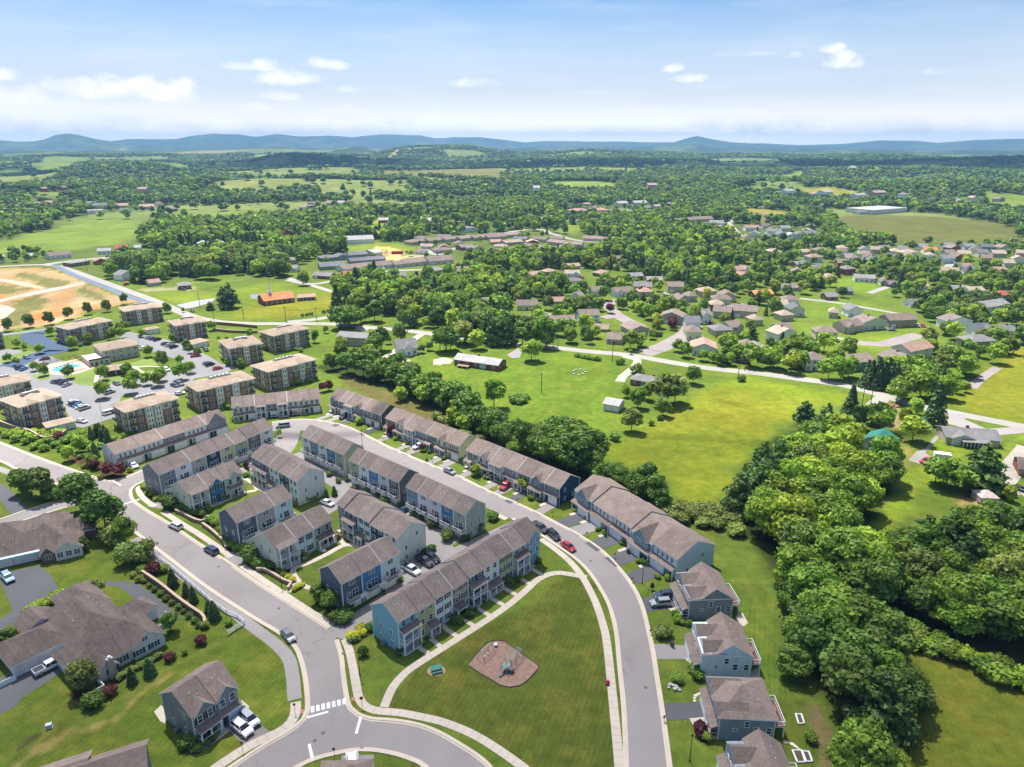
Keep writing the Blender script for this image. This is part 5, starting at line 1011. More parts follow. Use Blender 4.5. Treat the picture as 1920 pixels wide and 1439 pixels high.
r_ = HB('pool_pavilion', 'open pavilion with hip roof beside the pool lawn', 'pavilion', 'A1',(800,625),(935,608),0,6, paint('pavilion painted shade',(.10,.09,.08)), ROOF_T2,2.6,1.6, 'hip', o=1.0)  # open sides closed by dark walls, interior shade put into their colour
[column(r_, x, -.7,0,2.6) for x in (0,4,8)]
for (lab, tg, L, R, dep, k) in (('long low garage block below the left apartment house', 'A1',(365,1058),(568,1010),6,3),('small garage block behind the back row apartments', 'A1',(1108,312),(1200,296),5,2),('garage wing joined to the widest apartment house', 'A1',(1440,425),(1570,392),8,3)):
    r_ = HB('garage_block', lab, 'garage', tg, L, R, 0, dep, SID('cream2'), ROOF_T2,2.5,.9, 'hip', o=.4)
    for i in range(k): garage(r_, 1.6 + 3.0 * i, 0,.02,2.4,2.0)
r_ = HB('cottage', 'old grey cottage with bright green metal roof among the trees', 'house', 'C3',(712,560),(905,610),0,8, SID('ltgrey'), ROOF_GR, 3.6,2.2, 'cross', wins=2, lm='the green roofed cottage'); roof_gable(r_, 4.0,9.5,9,2.6,1.6, ROOF_G, y0=-1)
HB('outbuilding', 'small outbuilding with blue green roof behind the round tree', 'shed', 'C3',(1140,448),(1200,432),0,6, SID('ltgrey'), ROOF_GR, 2.6,1.4, 'gable')
r_ = HB('ranch_house', 'rambling grey roofed ranch with glazed blue porch', 'house', 'C3',(1330,530),(1730,560),0,10, SID('tan'), ROOF_G, 2.8,1.8, 'gable', wins=3, wing=(.3,7,1.0, SID('ltgrey')), chim=True, lm='the ranch with glazed porch')
mb = MB(); mb.box(4.5,13,-2.6,-.02,.3,2.4, GLASS); [mb.box(4.5 + 1.2 * i, 4.65 + 1.2 * i, -2.66,-2.6,.3,2.4, TRIM) for i in range(8)]; mb.build('glazed_porch', r_); lean_roof(r_, 4.3,13.2,-.02,-3.0,2.75,2.45, ROOF_G)
HB('detached_house', 'brick house cut by the right edge beside the dirt drive', 'house', 'C3',(1880,770),(2080,800),0,9, BRICK, ROOF_B, 2.8,1.8, 'gable', wins=4)
HB('metal_canopy', 'pale peaked canopy tent by the dirt drive', 'canopy', 'C3',(1590,985),(1725,990),0,5, paint('canopy cloth',(.42,.36,.36)), paint('canopy cloth roof',(.52,.43,.40)),2.0,1.4, 'hip', o=.1)
# ------------------------------------------------------------ suburb and far buildings: (reg, L, R, depth, height, wall, roof, kind, windows, extra)
SUB = [
 ('P',(150,525),(275,500),8,2.8, 'white', ROOF_P, 'gable',3),('P',(315,475),(450,460),8,2.7, 'white', ROOF_P, 'gable',4),('P',(480,448),(548,440),8,2.8, 'brick', ROOF_P, 'hip',2),('P',(625,405),(720,400),8,2.6, 'tan', ROOF_T, 'gable',2),
 ('P',(890,368),(985,362),8,2.8, 'cream', ROOF_RED, 'gable',3),('P',(965,350),(1030,345),8,2.8, 'brick', ROOF_B, 'gable',2),('P',(1120,340),(1180,336),8,3, 'cream', ROOF_O, 'hip',2),('P',(865,460),(930,448),8,2.8, 'brick', ROOF_P, 'hip',2),
 ('P',(265,700),(412,700),9,3.6, 'cream', ROOF_B, 'gable',3),('P',(495,670),(625,668),9,3.4, 'tan', ROOF_P, 'gable',3),('P',(650,640),(720,645),9,4.4, 'ltblue', ROOF_G, 'cross',2),('P',(515,825),(685,815),9,3.6, 'white', ROOF_B, 'gable',3),
 ('P',(720,795),(858,790),9,5.2, 'ltblue', ROOF_B, 'gable',3),('P',(975,605),(1085,595),9,3.6, 'white', ROOF_B, 'gable',3),('P',(1105,570),(1230,575),9,4.8, 'tan', ROOF_G, 'gable',3),('P',(1350,572),(1462,575),9,4.8, 'tan', ROOF_B, 'gable',4),
 ('P',(910,940),(1020,948),12,3.0, 'tan', ROOF_B, 'gable',3),('P',(1080,880),(1220,868),12,3.2, 'tan', ROOF_B, 'cross',3),('P',(1295,790),(1455,805),10,4.8, 'grey', ROOF_B, 'cross',3),('P',(1600,795),(1665,790),9,5.2, 'white', ROOF_G, 'gable',2),
 ('P',(1675,755),(1800,765),10,4.6, 'tan', ROOF_B, 'gable',3),('P',(1820,750),(1990,760),10,4.6, 'tan', ROOF_B, 'gable',4),('P',(1520,1020),(1700,1030),12,4.0, 'white', ROOF_P, 'cross',3),('P',(1690,890),(1815,885),10,3.6, 'tan', ROOF_G, 'hip',3),
 ('P',(1590,610),(1705,605),9,4.4, 'tan', ROOF_T, 'hip',3),('P',(1430,665),(1500,660),9,4.2, 'tan', ROOF_B, 'cross',2),('P',(15,690),(112,690),9,4.2, 'tan', ROOF_G, 'gable',3),('P',(270,815),(345,815),8,3.6, 'slate', ROOF_B, 'gable',2),
 ('P',(1845,450),(1930,440),9,4.6, 'white', ROOF_P, 'gable',3),('P',(820,850),(920,856),6,2.0, 'tan', ROOF_T, 'gable',1),('P',(140,630),(180,630),6,2.6, 'pink', ROOF_O, 'gable',1),('P',(1040,400),(1110,396),8,3, 'tan', ROOF_G, 'gable',2),
 ('P',(810,600),(880,596),8,4, 'ltblue', ROOF_B, 'gable',2),('P',(1500,640),(1560,636),8,4, 'tan', ROOF_B, 'hip',2),('P',(1800,870),(1880,860),9,4, 'tan', ROOF_B, 'gable',2),
 ('Q',(0,535),(160,525),10,3.8, 'tan', ROOF_G, 'hip',3),('Q',(32,285),(128,290),9,2.8, 'brick', ROOF_P, 'gable',3),('Q',(158,418),(278,412),9,2.8, 'brick', ROOF_O, 'gable',3),('Q',(335,368),(450,372),8,2.8, 'tan', ROOF_B, 'gable',3),('Q',(428,215),(502,210),8,2.8, 'brick', ROOF_G, 'gable',2),
 ('Q',(540,240),(675,245),9,3.2, 'ltgrey', ROOF_S, 'hip',4),('Q',(808,308),(940,315),9,3.4, 'white', ROOF_G, 'gable',4),('Q',(980,333),(1030,335),7,3.4, 'white', ROOF_D, 'cross',1),('Q',(1035,345),(1090,340),7,2.6, 'brown', ROOF_D, 'gable',2),('Q',(628,432),(700,430),8,2.8, 'brick', ROOF_G, 'gable',2),
 ('Q',(305,705),(430,690),9,4.6, 'white', ROOF_T, 'cross',2),('Q',(555,695),(692,700),9,5.0, 'tan', ROOF_B, 'hip',3),('Q',(640,545),(700,550),8,3.6, 'tan', ROOF_T, 'hip',2),('Q',(765,540),(860,540),9,4.6, 'white', ROOF_G, 'cross',2),('Q',(745,650),(860,635),9,4.2, 'tan', ROOF_B, 'gable',3),
 ('Q',(860,630),(1010,618),10,4.8, 'sage', ROOF_B, 'cross',3),('Q',(1035,612),(1215,605),10,4.8, 'stone', ROOF_B, 'gable',4),('Q',(160,812),(255,805),9,4.2, 'white', ROOF_G, 'cross',2),('Q',(488,890),(600,893),9,5.4, 'offw', ROOF_B, 'hip',3),('Q',(770,900),(930,885),10,4.6, 'slateb', ROOF_B, 'gable',3),
 ('Q',(1050,880),(1212,868),10,4.4, 'tan', ROOF_D, 'cross',2),('Q',(1165,830),(1315,800),10,5.2, 'ltgrey', ROOF_P, 'gable',2),('Q',(1412,620),(1575,615),9,4.8, 'white', ROOF_D, 'cross',3),('Q',(1600,670),(1700,665),8,4.4, 'white', ROOF_S, 'gable',2),('Q',(1572,755),(1730,745),10,4.2, 'stone', ROOF_G, 'hip',3),
 ('Q',(1650,535),(1815,510),11,5.6, 'white', ROOF_G, 'gable',4),('Q',(1730,435),(1840,440),9,4.2, 'brick', ROOF_RED, 'hip',3),('Q',(1420,385),(1560,388),9,3.4, 'white', ROOF_G, 'gable',4),('Q',(1560,398),(1660,395),9,3.4, 'white', ROOF_T, 'gable',3),('Q',(1370,270),(1480,280),9,4.6, 'pink', ROOF_T, 'gable',3),
 ('Q',(1765,655),(1860,660),8,2.8, 'white', ROOF_S, 'gable',3),('Q',(60,770),(150,775),8,3.6, 'tan', ROOF_B, 'hip',2),('Q',(330,570),(410,565),8,3.8, 'tan', ROOF_T, 'hip',2),('Q',(0,645),(70,640),8,3.8, 'tan', ROOF_B, 'hip',2),('Q',(150,600),(210,595),8,3.6, 'tan', ROOF_T, 'hip',2),('Q',(1180,480),(1240,478),8,3, 'white', ROOF_S, 'gable',2),('Q',(730,395),(800,392),8,2.8, 'grey', ROOF_G, 'gable',2),('Q',(1205,360),(1290,362),8,3, 'white', ROOF_P, 'gable',3),
 ('Q',(845,128),(910,130),10,4.6, 'white', ROOF_B, 'cross',2),('Q',(915,126),(975,128),10,4.4, 'tan', ROOF_T, 'gable',2),('Q',(985,120),(1045,120),10,4.4, 'tan', ROOF_G, 'gable',2),('Q',(1060,138),(1120,138),10,4, 'offw', ROOF_T, 'hip',2),('Q',(1130,148),(1220,142),10,4, 'white', ROOF_T, 'hip',2),('Q',(1265,128),(1350,130),10,4, 'cream', ROOF_O, 'gable',2),
 ('Q',(1235,105),(1290,105),9,4, 'grey', ROOF_G, 'gable',2),('Q',(1290,165),(1340,165),9,4, 'offw', ROOF_T, 'hip',2),('Q',(1410,148),(1470,148),9,4, 'tan', ROOF_B, 'gable',2),('Q',(1490,148),(1570,150),9,3.6, 'cream', ROOF_T, 'gable',2),('Q',(1640,105),(1720,108),9,4, 'slate', ROOF_S, 'gable',2),('Q',(1715,150),(1800,152),10,4, 'tan', ROOF_T, 'gable',2),('Q',(1840,190),(1925,195),10,4.4, 'offw', ROOF_T, 'cross',2),
 ('Q',(450,145),(540,145),9,4.2, 'tan', ROOF_T, 'hip',2),('Q',(560,132),(640,130),9,4.2, 'tan', ROOF_B, 'hip',2),('Q',(240,142),(330,142),9,4.2, 'tan', ROOF_T, 'hip',2),('Q',(1400,95),(1460,95),9,4, 'grey', ROOF_G, 'gable',2),
 ('M',(362,182),(520,165),12,3.6, 'offw', ROOF_B, 'gable',4),('M',(520,235),(650,215),12,3.0, 'abrick', ROOF_G, 'flat',4),('M',(690,220),(775,212),10,3.4, 'brick', ROOF_P, 'cross',3),('M',(765,270),(815,268),8,2.8, 'tan', ROOF_P, 'gable',2),('M',(880,335),(985,315),9,4.8, 'white', ROOF_G, 'cross',2),('M',(1080,375),(1160,365),8,2.8, 'tan', ROOF_P, 'gable',2),('M',(1290,400),(1380,392),9,3.0, 'brick', ROOF_G, 'hip',2),
 ('M',(705,145),(800,140),10,3.4, 'ltblue', ROOF_W, 'gable',3),('M',(830,125),(920,122),10,3.6, 'pink', ROOF_RED, 'gable',3),('M',(970,118),(1015,116),9,3.4, 'white', ROOF_W, 'gable',2),('M',(935,180),(1030,176),10,3, 'brick', ROOF_P, 'gable',3),('M',(1095,188),(1270,180),12,3, 'sage', ROOF_G, 'gable',4),('M',(1420,98),(1505,94),12,4, 'ltgrey', ROOF_W, 'cross',2),('M',(1520,92),(1610,88),12,4, 'white', ROOF_W, 'cross',2),('M',(1865,130),(1990,125),14,5, 'abrick', ROOF_S, 'flat',4),('M',(180,182),(240,178),9,3.4, 'white', ROOF_W, 'gable',2),('M',(1240,265),(1300,262),8,3, 'tan', ROOF_P, 'gable',2),('M',(-20,195),(40,190),9,3.4, 'white', ROOF_W, 'gable',2),('M',(1410,152),(1540,150),9,3, 'white', ROOF_W, 'flat',3),
 ('N',(130,285),(275,268),12,5.6, 'abrick', ROOF_S, 'flat',5),('N',(725,225),(965,215),22,4.4, 'white', ROOF_W, 'gable',0),('N',(1530,150),(1705,135),22,5.0, 'ltblue', ROOF_S, 'flat',0),('N',(785,140),(868,136),12,4, 'offw', ROOF_W, 'hip',2),('N',(1000,72),(1085,70),12,4, 'brick', ROOF_W, 'gable',3),('N',(975,172),(1030,168),9,4.8, 'brick', ROOF_B, 'cross',2),('N',(1310,82),(1410,80),14,5, 'white', ROOF_W, 'gable',3),('N',(1740,38),(1805,36),14,4, 'white', ROOF_RED, 'gable',2),
 ('N',(525,470),(650,478),9,2.8, 'brick', ROOF_G, 'gable',3),('N',(750,462),(810,456),7,2.4, 'brick', ROOF_RED, 'gable',1),('N',(1025,490),(1198,478),10,3.2, 'ltgrey', ROOF_G, 'gable',4),('N',(335,425),(410,425),9,3.4, 'white', ROOF_G, 'gable',2),('N',(320,365),(400,365),9,3.4, 'tan', ROOF_G, 'hip',2),('N',(755,525),(805,522),8,3, 'ltgrey', ROOF_G, 'gable',2),('N',(1640,505),(1720,500),9,0, '', None, '',0),
 ('N',(580,412),(760,400),14,3.2, 'slate', ROOF_S, 'gable',3),('N',(590,350),(700,340),12,3.2, 'slate', ROOF_S, 'hip',2),('N',(700,340),(790,332),12,3.2, 'slate', ROOF_S, 'cross',2),('N',(790,328),(920,318),12,3.4, 'slate', ROOF_S, 'gable',3),('N',(880,300),(970,312),10,3.4, 'ltgrey', ROOF_W, 'cross',2),('N',(800,372),(930,362),12,3.2, 'slate', ROOF_S, 'gable',2),('N',(920,362),(1050,352),12,3.2, 'slate', ROOF_S, 'gable',2),
 ('N',(755,432),(950,408),16,3.2, 'ltgrey', ROOF_B, 'gable',4),('N',(950,408),(1130,390),15,3.2, 'ltgrey', ROOF_B, 'gable',3),('N',(1120,396),(1210,386),13,3.2, 'ltgrey', ROOF_B, 'gable',2),('N',(1200,388),(1350,370),15,3.4, 'ltgrey', ROOF_B, 'gable',3),('N',(1365,375),(1540,360),15,3.6, 'ltgrey', ROOF_B, 'gable',4),('N',(1380,445),(1480,432),12,3.2, 'tan', ROOF_G, 'hip',2),('N',(1560,450),(1725,448),14,3.6, 'brick', ROOF_B, 'gable',4),
 ('N',(1235,232),(1370,215),13,3.2, 'tan', ROOF_B, 'hip',2),('N',(1365,222),(1480,208),13,3.4, 'tan', ROOF_B, 'gable',3),('N',(1480,212),(1590,200),13,3.4, 'tan', ROOF_B, 'gable',3),('N',(1590,206),(1690,194),13,3.4, 'tan', ROOF_B, 'gable',3),('N',(1690,200),(1790,190),13,3.4, 'tan', ROOF_B, 'gable',3),('N',(1790,196),(1920,186),13,3.4, 'tan', ROOF_B, 'gable',3),
 ('N',(1595,270),(1680,262),12,3.4, 'abrick', ROOF_B, 'gable',2),('N',(1680,278),(1755,268),12,3.4, 'ltgrey', ROOF_B, 'cross',2),('N',(1410,292),(1530,285),12,3.2, 'tan', ROOF_B, 'hip',2),('N',(1805,312),(1920,306),12,3.4, 'tan', ROOF_B, 'gable',3),
 ('P',(0,190),(140,178),13,3.2, 'tan', ROOF_B, 'gable',3),('P',(140,180),(300,172),13,3.2, 'tan', ROOF_B, 'gable',3),('P',(185,235),(310,225),13,3.2, 'tan', ROOF_T, 'gable',2),('P',(310,255),(400,262),12,3.2, 'tan', ROOF_B, 'gable',2),('P',(400,268),(490,276),12,3.2, 'tan', ROOF_B, 'gable',2),('P',(80,295),(215,298),12,3.2, 'tan', ROOF_B, 'gable',3),('P',(250,300),(330,300),10,3.2, 'tan', ROOF_T, 'gable',2),
 ('P',(370,205),(470,212),12,3.4, 'tan', ROOF_B, 'gable',2),('P',(480,225),(590,238),12,3.4, 'tan', ROOF_B, 'gable',2),('P',(600,245),(730,250),12,3.4, 'tan', ROOF_B, 'gable',3),('P',(740,200),(860,205),12,3.2, 'tan', ROOF_B, 'gable',2),('P',(860,208),(980,216),12,3.2, 'tan', ROOF_B, 'gable',2),
 ('P',(660,22),(790,18),18,7.5, 'tan', ROOF_P, 'hip',6),('P',(790,20),(930,14),18,7.5, 'tan', ROOF_P, 'hip',6),('P',(965,26),(1115,22),18,7.5, 'ltgrey', ROOF_G, 'hip',6),('P',(1390,80),(1550,68),14,4.0, 'tan', ROOF_B, 'gable',5),('P',(1550,66),(1680,60),14,4.0, 'tan', ROOF_B, 'gable',4),('P',(1560,105),(1650,108),14,4.0, 'tan', ROOF_B, 'gable',3),('P',(1650,92),(1750,95),14,4.0, 'ltgrey', ROOF_G, 'gable',3),('P',(1660,128),(1740,132),14,4.0, 'ltgrey', ROOF_G, 'gable',3),
 ('0',(1398,434),(1424,434),12,4.5, 'white', ROOF_P, 'gable',3),('0',(1404,445),(1422,446),10,4.5, 'offw', ROOF_G, 'cross',2),('0',(1438,442),(1458,442),10,5, 'white', ROOF_G, 'gable',2),('0',(1458,448),(1478,448),11,5, 'ltgrey', ROOF_S, 'cross',2),('0',(1476,450),(1494,450),11,5, 'white', ROOF_W, 'cross',2),('0',(1492,448),(1512,448),11,5, 'ltblue', ROOF_S, 'cross',2),('0',(1510,446),(1530,446),11,5, 'white', ROOF_S, 'gable',2),('0',(1465,434),(1482,434),11,4, 'ltgrey', ROOF_G, 'gable',2),
 ('0',(1636,403),(1700,398),45,6.5, 'ltgrey', ROOF_W, 'flat',0),('0',(1612,403),(1636,402),14,4, 'ltgrey', ROOF_G, 'flat',0),('0',(1390,388),(1410,388),12,4, 'white', ROOF_W, 'gable',0),('0',(1403,385),(1430,384),14,4, 'ltgrey', ROOF_W, 'gable',0),('0',(1475,363),(1490,362),14,4, 'white', ROOF_W, 'gable',0),('0',(1545,365),(1562,364),14,4, 'white', ROOF_W, 'gable',0),('0',(1606,371),(1625,370),14,4, 'offw', ROOF_W, 'gable',0),('0',(1640,366),(1662,365),14,4, 'pink', ROOF_P, 'gable',0),('0',(1795,387),(1800,387),14,9, 'white', ROOF_W, 'gable',0),('0',(1745,380),(1760,379),12,5, 'ltgrey', ROOF_S, 'gable',0),
 ('0',(165,402),(198,400),18,5, 'white', ROOF_W, 'flat',0),('0',(175,393),(202,392),18,6, 'slateb', ROOF_S, 'gable',0),('0',(222,392),(242,391),16,5, 'tan', ROOF_P, 'gable',0),('0',(262,394),(290,393),16,5, 'tan', ROOF_P, 'gable',0),('0',(128,389),(150,388),14,5, 'ltgrey', ROOF_S, 'gable',0),('0',(82,386),(104,386),14,5, 'tan', ROOF_P, 'gable',0),('0',(60,388),(72,388),12,5, 'white', ROOF_W, 'gable',0),('0',(10,386),(24,386),12,5, 'tan', ROOF_P, 'gable',0),('0',(205,358),(222,358),18,6, 'white', ROOF_W, 'gable',0),('0',(258,361),(274,361),18,6, 'tan', ROOF_P, 'gable',0),('0',(164,356),(178,356),18,6, 'tan', ROOF_T, 'gable',0),
 ('0',(1000,357),(1012,357),20,5, 'white', ROOF_W, 'gable',0),('0',(1215,354),(1232,354),22,7, 'pink', ROOF_P, 'gable',0),('0',(1595,320),(1607,320),30,8, 'white', ROOF_W, 'gable',0),('0',(876,366),(888,366),15,5, 'white', ROOF_W, 'gable',0),('0',(1160,386),(1178,385),14,4, 'white', ROOF_W, 'gable',0),('0',(1190,385),(1214,384),14,4, 'ltblue', ROOF_W, 'gable',0),('0',(905,410),(920,410),12,4, 'white', ROOF_RED, 'gable',0),('0',(612,386),(626,386),14,5, 'tan', ROOF_P, 'gable',0),('0',(632,386),(645,386),14,5, 'white', ROOF_W, 'gable',0),
]
r7 = random.Random(5)
def infill(x0, x1, y0, y1, n_, sx, hh=(3.6,5.0)):
    pts = []
    for _ in range(n_ * 30):
        x, y = r7.uniform(x0, x1), r7.uniform(y0, y1)
        if len(pts) >= n_: break
        if all(abs(x - a) > sx * 1.5 or abs(y - b) > 6 for a, b in pts + TAKEN): pts.append((x, y)); w_ = sx * r7.uniform(.8,1.15); SUB.append(('0',(x - w_ / 2, y),(x + w_ / 2, y + r7.uniform(-1.2,1.2)),9, r7.uniform(*hh), r7.choice(['white', 'offw', 'tan', 'ltgrey', 'cream', 'ltblue', 'sage', 'brick']), r7.choice([ROOF_B, ROOF_B, ROOF_G, ROOF_T, ROOF_P, ROOF_S]), r7.choice(['gable', 'cross', 'gable', 'hip']),2))
TAKEN = [((px(q[0], *q[1])[0] + px(q[0], *q[2])[0]) / 2, px(q[0], *q[1])[1]) for q in SUB]
infill(1580,1918,470,492,16,18); infill(1600,1915,494,520,9,20); infill(1290,1500,560,640,9,30); infill(1480,1620,490,540,5,22); infill(1010,1240,520,560,6,26,(2.8,3.6)); infill(1280,1480,470,500,5,20); infill(20,320,386,400,10,15); infill(1400,1530,428,452,6,16); infill(1400,1700,366,392,12,12,(3,5)); infill(1080,1260,384,396,6,12,(3,5)); infill(700,900,385,402,6,12,(3,5)); infill(560,640,384,398,4,12,(3,5)); infill(1700,1900,376,396,7,12,(3,5)); infill(60,200,352,362,6,10,(5,6))
infill(780,1060,446,478,14,22,(3.0,3.4))
RN = {ROOF_B.name: 'brown', ROOF_D.name: 'dark brown', ROOF_T.name: 'tan', ROOF_G.name: 'grey', ROOF_P.name: 'pinkish', ROOF_O.name: 'orange', ROOF_RED.name: 'red', ROOF_W.name: 'pale', ROOF_S.name: 'slate grey'}
WN = {'white': 'white', 'offw': 'off white', 'brick': 'red brick', 'abrick': 'brown brick', 'tan': 'tan', 'cream': 'cream', 'ltblue': 'pale blue', 'grey': 'grey', 'slate': 'dark grey', 'slateb': 'blue grey', 'ltgrey': 'light grey', 'sage': 'sage', 'stone': 'stone coloured', 'pink': 'pinkish', 'brown': 'dark brown', 'green': 'green'}
AUTO = []      # (object, look, noun, column, row): labelled at the end
for k_, (tg, L, R, dep, hh, wl, rf, kind, wins) in enumerate(SUB):
    if rf is None: continue
    L2, R2 = px(tg, *L), px(tg, *R); c = G(((L2[0] + R2[0]) / 2,(L2[1] + R2[1]) / 2)); dist_ = c.length; zz = hz(c.x, c.y)
    if dist_ > 940:
        # set the house on the rolling ground along the same line of sight
        for _ in range(6): c = G(((L2[0] + R2[0]) / 2,(L2[1] + R2[1]) / 2), min(zz, 60)); zz = hz(c.x, c.y)
    big = dist_ < 700
    nm = {True: 'bungalow', False: 'house'}[hh < 3.5]
    rise = (1.9 if hh < 3.5 else 2.4) * (1 if dep < 14 else 1.2)
    o_ = ob_box(nm, None, 'house' if dep < 20 else 'warehouse', tg, L, R, zz if dist_ > 940 else 0, dep, WALL(wl), rf, hh, rise, kind, wins=wins if dist_ < 1000 else 0, garages=(-1 if k_ % 3 == 0 else 0) if big and wins > 2 else 0, wing=(.25 if k_ % 2 else .75,4.6,1.2, WALL(wl)) if kind == 'gable' and k_ % 3 == 1 and big and dep < 12 else None, doors=1 if big and wins > 2 else 0, chim=(k_ % 5 == 0 and big), dz=zz - .2, fine=False, o=.5, endwins=1 if dist_ < 600 else 0)
    P3 = ((L2[0] + R2[0]) / 2,(L2[1] + R2[1]) / 2)
    AUTO.append((o_, '%s walled' % WN.get(wl, wl),('%s with %s roof' % (('warehouse' if dep >= 20 else nm), RN.get(rf.name, 'grey'))), P3[0], P3[1] - 4, 'houses of the suburb' if dist_ < 900 else 'far buildings'))
# ============================================================ VEHICLES
TYRE = paint('tyre rubber',(.015,.015,.016),.8); RIM = paint('alloy rim',(.45,.46,.48),.35, metal=.6); LAMP = paint('headlight glass',(.7,.72,.75),.15); TAIL = paint('tail light',(.35,.02,.02),.3); CGL = paint('car glass',(.018,.025,.038),.06,.1, spec=.8)
def carpaint(name, c):
    k = 'car paint ' + name
    if k in MC: return MC[k]
    m, n, b, o = new_mat(k); b.inputs['Base Color'].default_value = (*c, 1); b.inputs['Roughness'].default_value = .32; b.inputs['Metallic'].default_value = .15; b.inputs['Coat Weight'].default_value = .6; b.inputs['Coat Roughness'].default_value = .08; MC[k] = m; return m
CARC = {'white': (.72,.74,.77), 'silver': (.30,.33,.37), 'grey': (.16,.18,.21), 'black': (.018,.02,.025), 'dark blue': (.02,.045,.10), 'blue': (.05,.16,.42), 'red': (.42,.02,.03), 'maroon': (.16,.01,.035), 'dark grey': (.05,.06,.07), 'beige': (.42,.37,.29), 'pale blue': (.30,.42,.58), 'teal': (.02,.10,.16)}
CS = {'sedan': (4.7,1.82,[(-2.35,.32),(-2.36,.72),(-2.2,.93),(-1.35,1.0),(1.05,.96),(2.0,.82),(2.32,.6),(2.34,.3)],(-1.95,1.25,-1.15,.35,.97,1.42),.33),
      'suv': (4.8,1.92,[(-2.38,.38),(-2.4,.85),(-2.3,1.08),(-1.3,1.12),(1.15,1.08),(2.1,.95),(2.38,.7),(2.38,.36)],(-2.28,1.25,-2.0,.40,1.08,1.70),.37),
      'pickup': (5.7,1.98,[(-2.85,.45),(-2.87,1.05),(-.75,1.08),(1.55,1.08),(2.6,.98),(2.85,.75),(2.85,.42)],(-.85,1.6,-.62,.85,1.06,1.78),.40),
      'van': (5.2,2.0,[(-2.6,.35),(-2.6,1.0),(-2.55,1.15),(1.4,1.12),(2.3,.95),(2.58,.7),(2.58,.35)],(-2.5,1.6,-2.35,.95,1.1,1.85),.37)}
CARM = {}
def car_mesh(typ, cname):
    k = (typ, cname)
    if k in CARM: return CARM[k]
    L, Wd, prof, (g0, g1, t0, t1, zb, zt), wr = CS[typ]; P_ = carpaint(cname, CARC[cname]); hw = Wd / 2; out = {}
    bm = bmesh.new(); rings = []
    for y, ins in ((-hw, .10),(-hw + .08,0),(hw - .08,0),(hw, .10)):
        rings.append([bm.verts.new((x * (1 - ins * .12), y, z + (ins * .6 if z < .5 else -ins * .6))) for x, z in prof])
    for a, b in zip(rings, rings[1:]):
        for i in range(len(prof)): bm.faces.new((a[i], a[(i + 1) % len(prof)], b[(i + 1) % len(prof)], b[i]))
    bm.faces.new(rings[0]); bm.faces.new(rings[-1]); bmesh.ops.recalc_face_normals(bm, faces=bm.faces)
    me = bpy.data.meshes.new('body'); bm.to_mesh(me); bm.free(); me.materials.append(P_); out['body'] = me
    def frus(x0, x1, X0, X1, y0, Y0, z0, z1, m):
        mb = MB(); v = [(x0,-y0, z0),(x1,-y0, z0),(x1, y0, z0),(x0, y0, z0),(X0,-Y0, z1),(X1,-Y0, z1),(X1, Y0, z1),(X0, Y0, z1)]; mb.v = v; mb.f = [(0,3,2,1),(4,5,6,7),(0,1,5,4),(1,2,6,5),(2,3,7,6),(3,0,4,7)]; mb.m = [mb.mi(m)] * 6; return mb
    out['window_glass'] = frus(g0, g1, t0, t1, hw - .10, hw - .28, zb - .03, zt, CGL).mesh('window_glass')
    mb = frus(t0 - .05, t1 + .08, t0 + .1, t1 - .1, hw - .27, hw - .34, zt - .01, zt + .06, P_); out['roof'] = mb.mesh('roof')
    mb = MB()
    for s in (-1,1):
        mb.bar((g1 - .05, s * (hw - .11), zb),(t1, s * (hw - .28), zt),.045, P_); mb.bar((g0 + .05, s * (hw - .11), zb),(t0, s * (hw - .28), zt),.06, P_); mb.bar(((g0 + g1) / 2 - .1, s * (hw - .10), zb),((t0 + t1) / 2 - .1, s * (hw - .28), zt),.045, P_)
        mb.box(g1 - .45, g1 - .25, min(s * (hw - .02), s * (hw + .14)), max(s * (hw - .02), s * (hw + .14)), zb, zb + .15, P_)
    out['pillars'] = mb.mesh('pillars')
    if typ == 'pickup':
        mb = MB(); mb.box(-2.78,-.95,-hw + .12, hw - .12,1.06,1.10, paint('truck bed liner',(.03,.035,.05))); out['bed'] = mb.mesh('bed')
        mb = MB(); mb.box(-2.85,-.9,-hw + .02,-hw + .12,1.04,1.24, P_); mb.box(-2.85,-.9, hw - .12, hw - .02,1.04,1.24, P_); mb.box(-2.87,-2.78,-hw + .12, hw - .12,1.04,1.24, P_); out['bed_side'] = mb.mesh('bed_side')
    def wheel():
        mb = MB(); k2 = 14; b = 0
        for y, r in ((-.11, wr * .9),(-.09, wr),(.09, wr),(.11, wr * .9)): mb.v += [(r * math.cos(2 * math.pi * i / k2), y, r * math.sin(2 * math.pi * i / k2)) for i in range(k2)]
        for j in range(3):
            for i in range(k2): mb.f.append((j * k2 + i, j * k2 + (i + 1) % k2,(j + 1) * k2 + (i + 1) % k2,(j + 1) * k2 + i)); mb.m.append(mb.mi(TYRE))
        mb.f.append(tuple(range(k2))); mb.m.append(mb.mi(TYRE)); mb.f.append(tuple(range(3 * k2,4 * k2))); mb.m.append(0); t = mb.mesh('tyre')
        mb = MB(); mb.v = [(wr * .6 * math.cos(2 * math.pi * i / 10), y, wr * .6 * math.sin(2 * math.pi * i / 10)) for y in (-.125,.125) for i in range(10)]
        for i in range(10): mb.f.append((i, (i + 1) % 10,10 + (i + 1) % 10,10 + i)); mb.m.append(mb.mi(RIM))
        mb.f.append(tuple(range(10))); mb.f.append(tuple(range(10,20))); mb.m += [0,0]; return t, mb.mesh('rim')
    out['wheel'] = wheel()
    mb = MB(); mb.box(-.07,.05,-.2,.2,-.08,.08, LAMP); out['headlight'] = mb.mesh('headlight'); mb = MB(); mb.box(-.05,.06,-.16,.16,-.12,.12, TAIL); out['taillight'] = mb.mesh('taillight')
